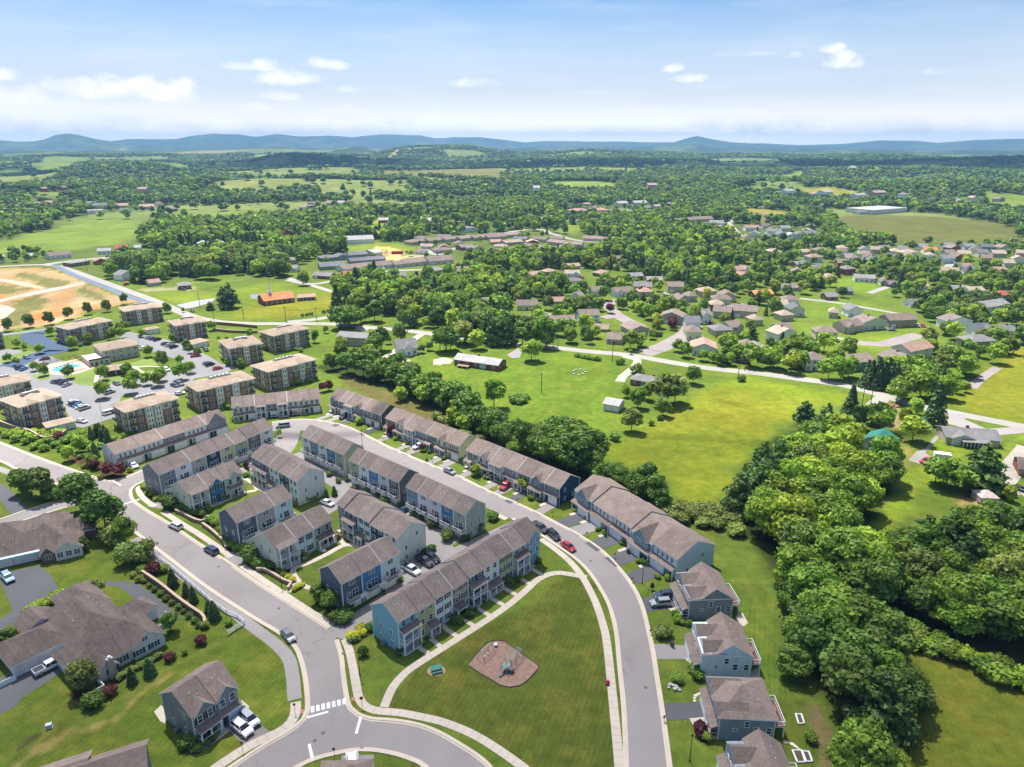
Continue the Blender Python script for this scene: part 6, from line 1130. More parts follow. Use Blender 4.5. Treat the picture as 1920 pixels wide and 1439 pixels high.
    mb = MB(); xb = g1 + .05; mb.box(L / 2 - .06, L / 2 + .02,-.6,.6,.38,.55, IRON); mb.box(-L / 2 - .02,-L / 2 + .06,-.3,.3,.55,.68, paint('number plate',(.5,.5,.5))); out['grille'] = mb.mesh('grille')
    CARM[k] = (out, L, Wd, wr, zb); return CARM[k]
def car(label, typ, c, tg, back, front, group=None, auto=False, z=0.055):
    out, L, Wd, wr, zb = car_mesh(typ, c); a = G(px(tg, *back)); b = G(px(tg, *front)); d = (b - a).normalized(); p = (a + b) / 2
    root = empty({'suv': 'parked_suv', 'sedan': 'parked_car', 'pickup': 'pickup_truck', 'van': 'parked_van'}[typ],(p.x, p.y, z), math.atan2(d.y, d.x), label, {'suv': 'car', 'sedan': 'car', 'pickup': 'pickup truck', 'van': 'van'}[typ], group)
    for k in ('body', 'window_glass', 'roof', 'pillars', 'grille', 'bed', 'bed_side'):
        if k in out: link(k, out[k], root)
    for sx in (-1,1):
        for sy in (-1,1): w_ = link('wheel', out['wheel'][0], root, (sx * L * .31, sy * (Wd / 2 - .08), wr)); link('rim', out['wheel'][1], w_)
    for sy in (-1,1): link('headlight', out['headlight'], root, (L / 2 - .05, sy * Wd * .33, zb * .68)); link('taillight', out['taillight'], root, (-L / 2 + .04, sy * Wd * .38, zb * .78))
    if auto: q = px(tg, (back[0] + front[0]) / 2,(back[1] + front[1]) / 2); AUTO.append((root, c, {'suv': 'suv', 'sedan': 'car', 'pickup': 'pickup truck', 'van': 'van'}[typ], q[0], q[1], group))
    OCC.append(np.array([(p.x - 3, p.y - 3),(p.x + 3, p.y - 3),(p.x + 3, p.y + 3),(p.x - 3, p.y + 3)])); return root
CARL = [('white suv parked on the avenue beside the long retaining wall', 'suv', 'white', 'A3',(1350,375),(1290,345)),('dark blue grey car parked on the avenue by the alley mouth', 'suv', 'dark blue', 'A3',(1625,565),(1550,520)),
 ('grey blue sedan parked at the left kerb of the bend', 'sedan', 'grey', 'C6',(735,180),(810,265)),('white suv with dark roof window in the brown driveway', 'suv', 'white', 'C6',(300,1015),(415,1105)),('blue grey suv on the right of the brown driveway', 'suv', 'silver', 'C6',(378,930),(475,1025)),
 ('silver sedan alone on the curved street', 'sedan', 'silver', 'B2',(1105,735),(1160,760)),('dark pickup parked first in line behind the blue ended row', 'pickup', 'dark grey', 'B2',(1775,1150),(1845,1195)),('black suv parked between dark pickup and red coupe', 'suv', 'black', 'B4',(280,720),(345,778)),
 ('red coupe parked last in line at the curved street', 'sedan', 'red', 'B4',(385,808),(460,860)),('dark blue suv in the driveway of the slate blue house', 'suv', 'dark blue', 'B4',(1205,1200),(1085,1205)),('silver suv next to the dark blue suv in the same driveway', 'suv', 'silver', 'B4',(1170,1255),(1055,1265)),
 ('white pickup parked in the alley bay', 'pickup', 'white', 'B3',(800,665),(890,715)),('dark pickup between the white pickup and black car', 'pickup', 'dark grey', 'B3',(905,600),(985,650)),('black car at the right of the alley bay', 'suv', 'black', 'B3',(965,580),(1040,625)),
 ('white sedan alone in the alley by the pale end wall', 'sedan', 'white', 'B3',(185,175),(248,198)),('teal car half under the steel blue rear deck', 'sedan', 'teal', 'B3',(780,245),(825,218)),('red pickup in the front drive of the navy ended row', 'pickup', 'red', 'B2',(1585,835),(1525,880)),
 ('black car in front of the white balcony of the navy ended row', 'suv', 'black', 'B2',(1475,765),(1430,800)),('white suv in the drive of the yellow ended row', 'suv', 'white', 'B2',(935,550),(870,572)),('black suv at the farthest curved street row', 'suv', 'black', 'B2',(365,325),(322,348)),
 ('white car before the first white double garage', 'sedan', 'white', 'B1',(265,525),(305,560)),('silver van on the street head by the grass corner', 'van', 'silver', 'A2',(565,1000),(480,1010)),('dark blue suv in the left middle drive of the cream gabled row', 'suv', 'dark blue', 'A2',(450,900),(455,950)),
 ('black suv in the right middle drive of the cream gabled row', 'suv', 'black', 'A2',(608,890),(612,930)),('silver car tucked by the first door of the cream gabled row', 'sedan', 'silver', 'A2',(285,925),(290,950)),('white pickup with dark bed in front of the four winged ranch', 'pickup', 'white', 'A4',(300,655),(450,580)),
 ('pale blue suv on the cracked asphalt court at left', 'suv', 'pale blue', 'A3',(40,725),(85,775)),('white van at the bottom edge beside the dark roof', 'van', 'white', 'C5',(85,1080),(72,975)),('red pickup towing the white trailer', 'pickup', 'red', 'C3',(1230,665),(1160,680)),('pale green van beside the ranch with glazed porch', 'van', 'silver', 'C3',(1330,375),(1290,430)),
 ('white motorhome on the dirt drive at right', 'van', 'white', 'C3',(1690,935),(1720,880)),('black pickup at the right edge of the dirt drive', 'pickup', 'dark grey', 'C3',(1900,885),(1940,900)),('dark car on the country road above the apartments', 'sedan', 'dark grey', 'A1',(1435,135),(1455,145))]
for q in CARL: car(*q)
for (c, t, x, y, dx, dy) in [('dark blue', 'sedan',200,490,20,8),('maroon', 'sedan',336,500,-18,3),('dark grey', 'suv',150,568,22,-10),('blue', 'sedan',180,576,22,-10),('grey', 'sedan',418,668,22,-9),('dark grey', 'suv',448,672,22,-9),('black', 'sedan',474,680,22,-9),('silver', 'sedan',503,696,22,-9),('dark grey', 'sedan',876,686,14,6),('silver', 'suv',824,752,18,-6),
   ('white', 'sedan',545,828,24,-8),('dark grey', 'suv',566,838,24,-8),('blue', 'sedan',592,848,24,-8),('white', 'sedan',612,860,24,-8),('silver', 'suv',636,872,24,-8),('white', 'van',828,906,22,-6),('white', 'sedan',614,970,24,4),('silver', 'sedan',1118,340,20,-6),('dark grey', 'sedan',1146,348,20,-6),('black', 'suv',1180,356,20,-6),('dark grey', 'sedan',1240,386,20,-6),('silver', 'sedan',1270,398,20,-6),('black', 'suv',1304,410,20,-6),
   ('white', 'sedan',1080,420,18,-6),('black', 'suv',1546,432,10,8),('red', 'sedan',1466,478,22,-3),('grey', 'sedan',1556,532,20,-6),('black', 'suv',1576,544,20,-6),('red', 'sedan',1634,572,22,-4),('white', 'suv',1250,582,16,8),('dark grey', 'sedan',1312,700,16,5),('grey', 'suv',1350,690,16,6),('white', 'sedan',1346,762,22,-4),('silver', 'sedan',916,356,20,-3),('silver', 'sedan',625,385,20,-8),('dark blue', 'sedan',330,545,20,-8)]:
    car(None, t, c, 'A1',(x - dx * .6, y - dy * .6),(x + dx * .6, y + dy * .6), 'cars parked at the apartments', True, z=.06)
for (c, t, tg, x, y, dx, dy) in [('red', 'sedan', 'M',940,332,12,-2),('red', 'suv', 'M',912,365,14,-3),('dark grey', 'suv', 'M',1320,402,16,2),('dark grey', 'sedan', 'M',775,162,12,-3),('white', 'suv', 'P',1340,590,14,2),('red', 'suv', 'P',738,472,10,4),('dark grey', 'sedan', 'P',408,715,10,8),('white', 'sedan', 'Q',1222,602,10,6),('red', 'sedan', 'Q',1255,604,8,4),('black', 'suv', 'P',1285,890,14,-2),('silver', 'sedan', 'Q',1055,630,12,0),('white', 'suv', 'N',1030,402,12,4),('black', 'sedan', 'N',1205,284,12,2),('maroon', 'sedan', 'P',1670,800,12,3),('silver', 'sedan', 'P',480,738,8,4)]:
    car(None, t, c, tg, (x - dx * .7, y - dy * .7),(x + dx * .7, y + dy * .7), 'cars in the suburb', True, z=.07)
# trailer, container
t = empty('cargo_trailer', G(px('C3',1300,655)) + Vector((0,0,.1)),-.35, 'white box trailer behind the red pickup', 'trailer'); mb = MB(); mb.box(-2.4,2.4,-1.1,1.1,.5,2.5, paint('trailer white',(.7,.72,.75))); mb.build('box', t); mb = MB(); mb.box(-2.45,2.45,-1.15,1.15,2.5,2.56, TRIM); mb.build('roof', t); mb = MB(); mb.bar((-2.4,0,.5),(-3.8,0,.5),.08, IRON); mb.build('drawbar', t)
for s in (-1,1): o_ = link('wheel', car_mesh('suv', 'white')[0]['wheel'][0], t, (.4, s * 1.15,.37))
t = empty('shipping_container', G(px('N',1133,295)) , .1, 'red container beside the sandy building site', 'container'); mb = MB(); mb.box(-5.5,5.5,-1.3,1.3,0,2.8, paint('container red',(.36,.03,.04))); mb.build('box', t); mb = MB(); [mb.box(-5.4 + .6 * i, -5.2 + .6 * i, -1.36,-1.3,.1,2.7, paint('container red',(.36,.03,.04))) for i in range(18)]; mb.build('ribs', t)
for (lab, tg, x, y, s) in (('boulders dumped beside the cream gabled shed yard', 'C3',935,250,3),): pass
# ============================================================ PLAYGROUND AND PARK
pg = [px('C5', *q) for q in [(853,330),(900,275),(955,215),(985,195),(1030,184),(1085,188),(1140,225),(1250,305),(1320,358),(1290,400),(1235,455),(1190,485),(1120,496),(1060,482),(1000,445),(930,405),(850,352)]]
CHIP = paving('wood chip mulch',(.235,.15,.118),0,.22, scale=14); world_sheet('playground_surface', catmull([G(q) for q in pg],1.0), CHIP, .05)
edge = catmull([G(q) for q in pg],1.5); root = empty('playground_border',(0,0,0),0, 'dark timber edging around the reddish playground mulch', 'edging')
for a, b in zip(edge, edge[1:]): mb = MB(); mb.bar((a.x, a.y, .10),(b.x, b.y, .10),.10, paint('dark edging timber',(.05,.05,.055))); mb.build('timber', root)
MET = paint('painted play steel',(.38,.42,.40),.4); MET2 = paint('green play steel',(.16,.26,.22),.4)
def ptd(tg, x, y, z=0): g = G(px(tg, x, y)); return Vector((g.x, g.y, z))
a, b = ptd('C5',930,320), ptd('C5',1000,262); d = (b - a).normalized(); nr = Vector((-d.y, d.x, 0)); root = empty('swing_set',(*a.xy, .05),0, 'swing set with two seats on the mulch, left side', 'swing set')
for i, p in enumerate((a, b)):
    mb = MB(); q = p - a; mb.bar(q + nr * 1.1, q + Vector((0,0,2.5)),.06, MET, 6); mb.bar(q - nr * 1.1, q + Vector((0,0,2.5)),.06, MET, 6); mb.build('leg', root)
mb = MB(); mb.bar(Vector((0,0,2.5)), b - a + Vector((0,0,2.5)),.07, MET, 6); mb.build('top_bar', root)
for t_ in (.33,.67):
    c = (b - a) * t_; mb = MB(); mb.bar(c - d * .22 + Vector((0,0,.5)), c + d * .22 + Vector((0,0,.5)),.12, paint('white swing seat',(.7,.7,.7))); s_ = mb.build('seat', root)
    mb = MB(); [mb.bar(c + d * k + Vector((0,0,.5)), c + d * k + Vector((0,0,2.5)),.02, IRON, 3) for k in (-.22,.22)]; mb.build('chain', s_)
a, b = ptd('C5',1085,395), ptd('C5',1190,280); d = (b - a).normalized(); nr = Vector((-d.y, d.x, 0)); L_ = (b - a).length; root = empty('climbing_frame',(*a.xy, .05), math.atan2(d.y, d.x), 'grey green climbing frame with platform and overhead ladder', 'climbing frame')
for x in (0,1.6, L_ * .55, L_): 
    for s in (-.7,.7): mb = MB(); mb.cyl(x, s, 0,2.3 if x < L_ else 1.8,.07, MET, 6); mb.build('post', root)
mb = MB(); mb.box(0,1.6,-.7,.7,1.1,1.2, MET2); mb.build('platform', root)
for s in (-.7,.7): mb = MB(); mb.bar((0, s, 2.2),(L_ * .55, s, 2.2),.06, MET2); mb.bar((L_ * .55, s, 2.2),(L_, s, 1.8),.06, MET2); mb.build('rail', root)
for i in range(12): mb = MB(); mb.bar((1.8 + (L_ - 1.9) * i / 11,-.7,2.2 if i < 7 else 2.2 - .08 * (i - 6)),(1.8 + (L_ - 1.9) * i / 11,.7,2.2 if i < 7 else 2.2 - .08 * (i - 6)),.035, MET); mb.build('rung', root)
mb = MB(); mb.ext([(0,1.15),(-1.7,.2),(-1.7,.3),(0,1.25)],-.2,.2, paint('slide plastic',(.16,.20,.19)), 'y'); mb.build('slide', root); mb = MB(); mb.box(.3,1.3,-1.6,-.72,.3,.9, paint('climber panel',(.12,.12,.15))); mb.build('climber_panel', root)
root = empty('spring_rider', ptd('C5',1030,222,.05),0, 'small white round play piece at the top of the mulch', 'play equipment'); mb = MB(); mb.cyl(0,0,0,.35,.12, IRON); mb.build('spring', root); mb = MB(); mb.cyl(0,0,.35,.65,.45, TRIM, 10,.3); mb.build('dome', root)
root = empty('picnic_table', ptd('C5',634,385,.03),.35, 'green picnic table on a bare earth circle by the park path', 'picnic table'); GR = paint('green bench plastic',(.01,.16,.13),.5)
mb = MB(); mb.box(-1.1,1.1,-.55,.55,.72,.80, GR); mb.build('table_top', root)
for s in (-1,1): mb = MB(); mb.box(-1.1,1.1, s * .95 - .16, s * .95 + .16,.42,.48, GR); mb.build('seat', root)
for s in (-.8,.8): mb = MB(); mb.bar((s, -.95,0),(s, -.3,.72),.05, IRON); mb.bar((s, .95,0),(s, .3,.72),.05, IRON); mb.bar((s, -.95,.42),(s, .95,.42),.04, IRON); mb.build('leg', root)
ring = [ptd('C5',634,385) + Vector((1.9 * math.cos(t_ / 12 * 6.283),1.6 * math.sin(t_ / 12 * 6.283),0)) for t_ in range(12)]; world_sheet('bare_earth', ring, paving('bare earth',(.27,.20,.12),0,.2, scale=10),.02)
root = empty('ride_on_toy', ptd('C5',1775,472,.06),1.4, 'small magenta ride on toy on the sidewalk', 'toy'); PK = paint('magenta plastic',(.40,.02,.10),.4); mb = MB(); mb.box(-.55,.55,-.28,.28,.25,.5, PK); mb.build('body', root); mb = MB(); mb.box(-.35,.05,-.2,.2,.5,.85, PK); mb.build('seat', root)
for sx in (-.4,.4):
    for sy in (-.3,.3): mb = MB(); mb.box(sx - .16, sx + .16, sy - .07, sy + .07,0,.32, IRON); mb.build('wheel', root)
# ============================================================ FENCES AND WALLS
def rail_fence(label, tg, pts, m=TRIM, h=1.25, gap=2.4, rails=(.35,.75,1.12), cat='fence', name='rail_fence', pr=.07):
    w = [ptd(tg, *q) for q in pts]; root = empty(name, w[0],0, label, cat); pos = [Vector(w[0])]
    for a, b in zip(w, w[1:]):
        k = max(1, round((b - a).length / gap)); pos += [a.lerp(b, (i + 1) / k) for i in range(k)]
    for p in pos: q = p - w[0]; mb = MB(); mb.box(q.x - pr, q.x + pr, q.y - pr, q.y + pr, 0, h, m); mb.build('post', root)
    for a, b in zip(pos, pos[1:]):
        for zz in rails: mb = MB(); mb.bar((a - w[0]) + Vector((0,0, zz)),(b - w[0]) + Vector((0,0, zz)),.075, m); mb.build('rail', root)
rail_fence('white three rail fence along the asphalt path, bent at its end', 'A3',[(1150,572),(1280,662),(1400,765),(1550,892),(1605,940),(1700,1005),(1780,1038),(1835,1085),(1710,1165)])
def wall_line(label, tg, pts, h, t=.45, m=STONE, cap=None, name='retaining_wall'):
    w = catmull([ptd(tg, *q) for q in pts],1.6); o0 = w[0].copy(); root = empty(name, o0,0, label, 'retaining wall'); w = [p - o0 for p in w]
    a = rail(w, -t / 2); b = rail(w, t / 2)
    for k in range(max(1, int(h / .5))):
        mb = MB(); z0, z1 = h * k / max(1, int(h / .5)), h * (k + 1) / max(1, int(h / .5)) - .02; off = .02 * k; a_, b_ = rail(w, -t / 2 + off), rail(w, t / 2 + off)
        for i in range(len(w) - 1): mb.ext([(a_[i].x, a_[i].y),(a_[i + 1].x, a_[i + 1].y),(b_[i + 1].x, b_[i + 1].y),(b_[i].x, b_[i].y)], z0, z1, m, 'z')
        mb.build('course', root)
    a, b = rail(w, -t / 2 - .06), rail(w, t / 2 + .1); mb = MB()
    for i in range(len(w) - 1): mb.ext([(a[i].x, a[i].y),(a[i + 1].x, a[i + 1].y),(b[i + 1].x, b[i + 1].y),(b[i].x, b[i].y)], h, h + .1, cap or paint('wall cap stone',(.42,.31,.23)), 'z')
    mb.build('cap', root); return root
wall_line('tan block wall above the dark planting left of the avenue', 'A3',[(1070,712),(1200,800),(1330,905),(1440,985),(1510,1030),(1535,1060),(1540,1095)],1.2)
wall_line('tan block wall below the cream and blue row, upper length', 'B1',[(598,885),(650,905),(720,945),(790,968),(835,955)],1.0); wall_line('tan block wall beside the sidewalk, below the navy rear deck row', 'B1',[(800,985),(850,1020),(915,1075),(960,1120),(978,1165)],1.0)
wall_line('short curved tan block wall by the yellow flower bed', 'A5',[(325,685),(380,685),(450,720),(520,765),(585,790),(560,830)],.9)
wall_line('long tan retaining wall below the left apartment houses', 'A1',[(-60,985),(0,990),(120,1030),(230,1060),(300,1100),(350,1112),(440,1095),(500,1060)],1.8); wall_line('brown terraced wall below the country road, upper tier', 'A2',[(-60,230),(60,238),(200,250),(330,262)],1.6, m=BRICKA); wall_line('brown terraced wall below the country road, lower tier', 'A2',[(0,282),(120,295),(240,300),(330,300)],1.4, m=BRICKA)
rail_fence('dark iron fence round the swimming pool', 'A1',[(310,560),(330,530),(560,480),(740,555)], IRON, 1.5,3.0,(.3,.9,1.4), name='iron_fence', pr=.05)
rail_fence('pale fence along the right edge of the suburb', 'Q',[(1920,690),(1850,765),(1840,780)], TRIM, 1.4,3.5,(.4,.8,1.2)); rail_fence('brown board fence in the yard below the pale blue house', 'P',[(690,790),(760,815),(830,845),(960,860),(1050,850)], DECKT, 1.5,3.0,(.3,.7,1.1,1.4), name='board_fence')
# swimming pool
WATER = paint('pool water',(.05,.36,.52),.06,.12,.4, spec=.6); sheet('pool_water', 'A1',[(375,582),(520,530),(600,540),(608,548),(455,592)], WATER, .125, kind='structure'); ribbon('pool_coping', 'A1',[(370,584),(520,527),(610,545),(455,596),(370,584)],.5, CONC, z=.11, h=.08)
SB = {}
for i in range(14):
    t_ = i / 13; x, y = 400 + 190 * t_, 575 - 65 * t_ - 8 if i % 2 else 612 + 0 * t_; 
    if i % 2 == 0: x, y = 470 + 170 * t_, 606 - 38 * t_
    g = ptd('A1', x, y, .11); o = empty('sun_lounger', g, .6, None, 'sun lounger')
    if not SB: mb = MB(); mb.box(-.9,.9,-.3,.3,.2,.3, paint('lounger sling',(.55,.22,.15))); SB['a'] = mb.mesh('seat'); mb = MB(); mb.box(.5,.95,-.3,.3,.3,.7, TRIM); SB['b'] = mb.mesh('backrest')
    link('seat', SB['a'], o); link('backrest', SB['b'], o); o['label'] = '%s reddish sun lounger from the left on the %s side of the swimming pool' % (['first', 'second', 'third', 'fourth', 'fifth', 'sixth', 'seventh'][i // 2], 'near' if i % 2 == 0 else 'far'); o['group'] = 'sun loungers beside the pool'; o['category'] = 'sun lounger'
# ============================================================ POLES, LAMPS, SMALL THINGS
POLES = [('0',375,577,10, 'utility pole by the church parking lot, nearest the road'),('0',401,599,10, 'utility pole at the bend above the apartments'),('0',457,598,10, 'utility pole at the left of the yellow church field'),('0',536,603,9, 'utility pole in front of the yellow church field'),('0',594,604,9, 'utility pole at the road fork left of the round trees'),('0',717,613,10, 'utility pole beside the ranch with pinkish roof'),('0',764,624,10, 'utility pole with lamp above the white farmhouse'),('0',1046,656,11, 'utility pole left of the lane junction'),('0',1148,680,11, 'tall pole at the roadside in the green field'),('0',1015,737,9, 'lone lamp pole standing in the green field'),('0',1396,696,9, 'utility pole on the far verge of the meadow road'),('0',1384,708,9, 'utility pole at the meadow edge by the round bush'),('0',1614,772,13, 'tall pole between the spruce and the side road'),('0',1632,759,9, 'thin pole with a leafy top by the side road'),('0',164,508,10, 'utility pole by the brown brick store'),('0',982,800,3, 'short bird house post in the green field')]
POLEM = {}
prev = None
for (tg, x, y, h, lab) in POLES:
    p = ptd(tg, x, y); o = empty('utility_pole', p, .3, lab, 'utility pole'); mb = MB(); mb.cyl(0,0,0, h, .17, WOODP, 7,.11); mb.build('pole', o)
    if h > 5: mb = MB(); mb.bar((-1.1,0, h - .7),(1.1,0, h - .7),.08, WOODP); mb.build('crossarm', o); mb = MB(); [mb.cyl(k, 0, h - .62, h - .4,.05, TRIM, 5) for k in (-1,-.5,.5,1)]; mb.build('insulator', o)
    if 'lamp' in lab: mb = MB(); mb.bar((0,0, h - .2),(.9,0, h),.05, IRON); mb.box(.7,1.2,-.15,.15, h - .1, h + .05, TRIM); mb.build('lamp_head', o)
WP = [(375,577,9.4),(401,599,9.4),(457,598,9.4),(536,603,8.4),(594,604,8.4),(717,613,9.4),(764,624,9.4),(1046,656,10.4),(1148,680,10.4),(1384,708,8.4),(1614,772,12)]
for i_, ((x0, y0, h0),(x1, y1, h1)) in enumerate(zip(WP, WP[1:])):
    a, b = ptd('0', x0, y0, h0), ptd('0', x1, y1, h1); mb = MB()
    for k in (-.8,.8):
        pts = [a.lerp(b, t_ / 10) + Vector((0, k, -1.6 * (1 - (2 * t_ / 10 - 1) ** 2))) for t_ in range(11)]
        for p, q in zip(pts, pts[1:]): mb.bar(p, q, .035, IRON, 3)
    tag(mb.build('overhead_wire'), 'thin black overhead wires, %s span from the left along the country road' % ['first', 'second', 'third', 'fourth', 'fifth', 'sixth', 'seventh', 'eighth', 'ninth', 'tenth'][i_], 'wires', 'overhead wires of the country road')
for (tg, x, y, h, lab) in (('B5',692,1390,5.5, 'slim black lamp post on the lawn above the bottom right house'),('B4',977,1100,5.5, 'slim black lamp post beside the last asphalt driveway of garage row'),('C6',1415,558,5.5, 'slim black lamp post on the lawn left of the park path'),('B2',477,545,5.5, 'slim black lamp post on the near side of curved street'),('A5',512,810,4.0, 'slim black lamp post by the yellow flower bed'),('A1',1050,420,7, 'lamp post in the rear apartment parking lot'),('A1',765,920,7, 'lamp post in the front apartment parking lot')):
    o = empty('lamp_post', ptd(tg, x, y),0, lab, 'street lamp'); mb = MB(); mb.cyl(0,0,0, h, .08, IRON, 6,.05); mb.build('post', o); mb = MB(); mb.cyl(0,0, h, h + .45,.22, IRON, 6,.1); mb.cyl(0,0,0,.4,.16, IRON, 6); mb.build('lantern', o)
for (tg, x, y, lab) in (('A4',370,1058, 'grey utility cabinet on the grass bank at lower left'),('A3',478,262, 'green transformer box on the lawn beside the side street'),('C6',1262,368, 'small meter box in the grass strip by the avenue')):
    o = empty('utility_box', ptd(tg, x, y),.4, lab, 'utility box'); mb = MB(); s = .5 if 'small' not in lab else .22; mb.box(-s, s, -s * .8, s * .8,0, s * 1.6, paint('cabinet paint ' + lab[:4],(.45,.5,.55) if 'grey' in lab else (.12,.22,.15))); mb.build('cabinet', o); mb = MB(); mb.box(-s - .1, s + .1,-s * .9, s * .9,0,.08, CONC); mb.build('base', o)
for (tg, x, y, lab) in (('C6',1435,850, 'stop sign at the right corner of the junction'),('C6',362,1252, 'dark post in the grass strip near the brown driveway'),('C6',1188,1310, 'thin signpost on the bottom kerb of the junction'),('C6',833,905, 'small dark sign at the crossing end of asphalt path')):
    o = empty('sign_post', ptd(tg, x, y),.2, lab, 'sign'); mb = MB(); mb.cyl(0,0,0,2.3,.04, IRON, 5); mb.build('post', o); mb = MB()
    if 'stop' in lab: mb.ext([(.38 * math.cos(math.pi / 8 + i * math.pi / 4),2.2 + .38 * math.sin(math.pi / 8 + i * math.pi / 4)) for i in range(8)],-.03,.03, paint('stop sign red',(.35,.01,.02)), 'y')
    else: mb.box(-.25,.25,-.02,.02,1.9,2.4, paint('sign grey',(.12,.12,.13)))
    mb.build('sign_plate', o)
def stones(label, tg, pts, r, name, cat, m, z=.1):
    g0 = ptd(tg, *pts[0]); root = empty(name, g0,0, label, cat)
    for (x, y) in pts:
        q = ptd(tg, x, y) - g0; mb = MB(); rr = r * random.uniform(.8,1.2); k = 7; mb.ext([(q.x + rr * random.uniform(.8,1.1) * math.cos(i / k * 6.28), q.y + rr * random.uniform(.7,1) * math.sin(i / k * 6.28)) for i in range(k)],0, z * random.uniform(.8,1.3), m, 'z'); mb.build('stone', root)
STO = paint('pale stepping stone',(.55,.50,.42),.8); ROCK = paint('grey rock',(.34,.33,.31),.9,.3)
stones('arc of pale stepping stones beside the black drive', 'B5',[(728,938),(728,915),(738,898),(755,888),(775,884),(795,882),(815,884)],.38, 'stepping_stones', 'stepping stones', STO, .06)
stones('curved row of stepping stones behind the bottom right house', 'B5',[(1410,1245),(1435,1252),(1460,1262),(1480,1275),(1498,1288),(1512,1302)],.36, 'stepping_stones', 'stepping stones', STO, .06)
stones('small rock garden on the lawn right of the curved street', 'B5',[(540,825),(535,845),(555,815),(570,830),(600,850),(590,838),(615,865),(580,858)],.4, 'rock_garden', 'rock garden', ROCK, .4)
stones('pale boulders in the planting right of the navy ended row drive', 'B2',[(1630,870),(1650,878),(1670,890),(1690,905),(1640,885)],.35, 'boulder_bed', 'boulders', ROCK, .4); stones('ring of pale stones around a small planting in the green field', 'C1',[(1105,490),(1100,470),(1120,458),(1150,455),(1180,460),(1190,475),(1170,492),(1140,498)],.7, 'stone_ring', 'stones', ROCK, .4)
for (lab, pts) in (('small raised bed with white edging behind the hip roofed house',[(1487,1040),(1530,1042),(1552,1108),(1510,1115)]),('left half of the large raised vegetable bed',[(1462,1312),(1530,1312),(1560,1400),(1500,1402)]),('right half of the large raised vegetable bed',[(1535,1318),(1585,1322),(1612,1396),(1566,1396)])):
    w = [ptd('B5', *q) for q in pts]; root = empty('raised_bed', w[0],0, lab, 'raised bed'); w = [p - w[0] for p in w]
    for a, b in zip(w, w[1:] + w[:1]): mb = MB(); mb.bar((a.x, a.y, .2),(b.x, b.y, .2),.16, TRIM); mb.build('edging_board', root)
    mb = MB(); mb.quad([(p.x, p.y, .18) for p in w], paint('bed soil',(.07,.05,.03))); mb.build('soil', root)
BINM = {}
for (tg, x, y, c) in (('B4',470,530, 'b'),('B4',700,745, 'g'),('B4',870,870, 'b'),('B5',560,530, 'g'),('B2',1230,690, 'b'),('B2',1560,850, 'g'),('B2',520,400, 'b'),('B3',640,860, 'g'),('B3',800,640, 'b'),('B1',545,760, 'g'),('B1',1180,1150, 'b'),('C6',375,885, 'g'),('B3',980,520, 'b'),('B2',960,660, 'g')):
    if c not in BINM: mb = MB(); mb.box(-.3,.3,-.35,.35,0,.95, paint('bin ' + c, (.03,.07,.16) if c == 'b' else (.03,.12,.05))); k = mb.mesh('bin_body'); mb = MB(); mb.box(-.33,.33,-.4,.36,.96,1.04, IRON); BINM[c] = (k, mb.mesh('lid'))
    o = empty('wheelie_bin', ptd(tg, x, y, .05),.5, None, 'bin'); link('bin_body', BINM[c][0], o); link('lid', BINM[c][1], o); q = px(tg, x, y); AUTO.append((o, {'b': 'dark blue', 'g': 'dark green'}[c], 'rubbish bin', q[0], q[1], 'rubbish bins by the houses'))
for (tg, x, y) in (('B2',380,400),('B2',640,510),('B2',1000,660),('B2',1350,830),('B2',1640,970),('B4',300,590),('B4',560,745),('B4',770,905),('B4',900,1090),('B5',398,440),('B5',500,1095),('B2',800,590)):
    o = empty('mailbox', ptd(tg, x, y, .02),.9, None, 'mailbox'); mb = MB(); mb.cyl(0,0,0,1.0,.06, TRIM, 5); mb.build('post', o); mb = MB(); mb.box(-.28,.28,-.13,.13,1.0,1.28, IRON); mb.build('letter_box', o); q = px(tg, x, y); AUTO.append((o, 'black', 'mailbox on a post', q[0], q[1], 'mailboxes by the kerb'))
# dirt heap and pallets near the old cottages
for (lab, tg, x, y, r) in (('heap of sandy earth on the building site', 'N',1040,290,9),('brown brush pile at the end of the side road', 'C3',935,248,3.2),('sandy patch heap beside the brick ranch', 'C1',95,420,1.2)):
    g = ptd(tg, x, y); mb = MB(); k = 14
    for j, (rr, zz) in enumerate(((1,0),(.8,.18),(.5,.34),(.2,.42),(0.02,.43))): mb.v += [(r * rr * math.cos(i / k * 6.283) * random.uniform(.85,1.1), r * rr * .8 * math.sin(i / k * 6.283) * random.uniform(.85,1.1), r * zz * random.uniform(.7,1.1)) for i in range(k)]
    mm = paint('heap ' + lab[:6],(.55,.38,.18) if 'sand' in lab else (.25,.13,.08),.95,.3,.8)
    for j in range(4):
        for i in range(k): mb.f.append((j * k + i, j * k + (i + 1) % k, (j + 1) * k + (i + 1) % k, (j + 1) * k + i)); mb.m.append(mb.mi(mm))
    tag(mb.build('earth_heap', None, g), lab, 'heap')
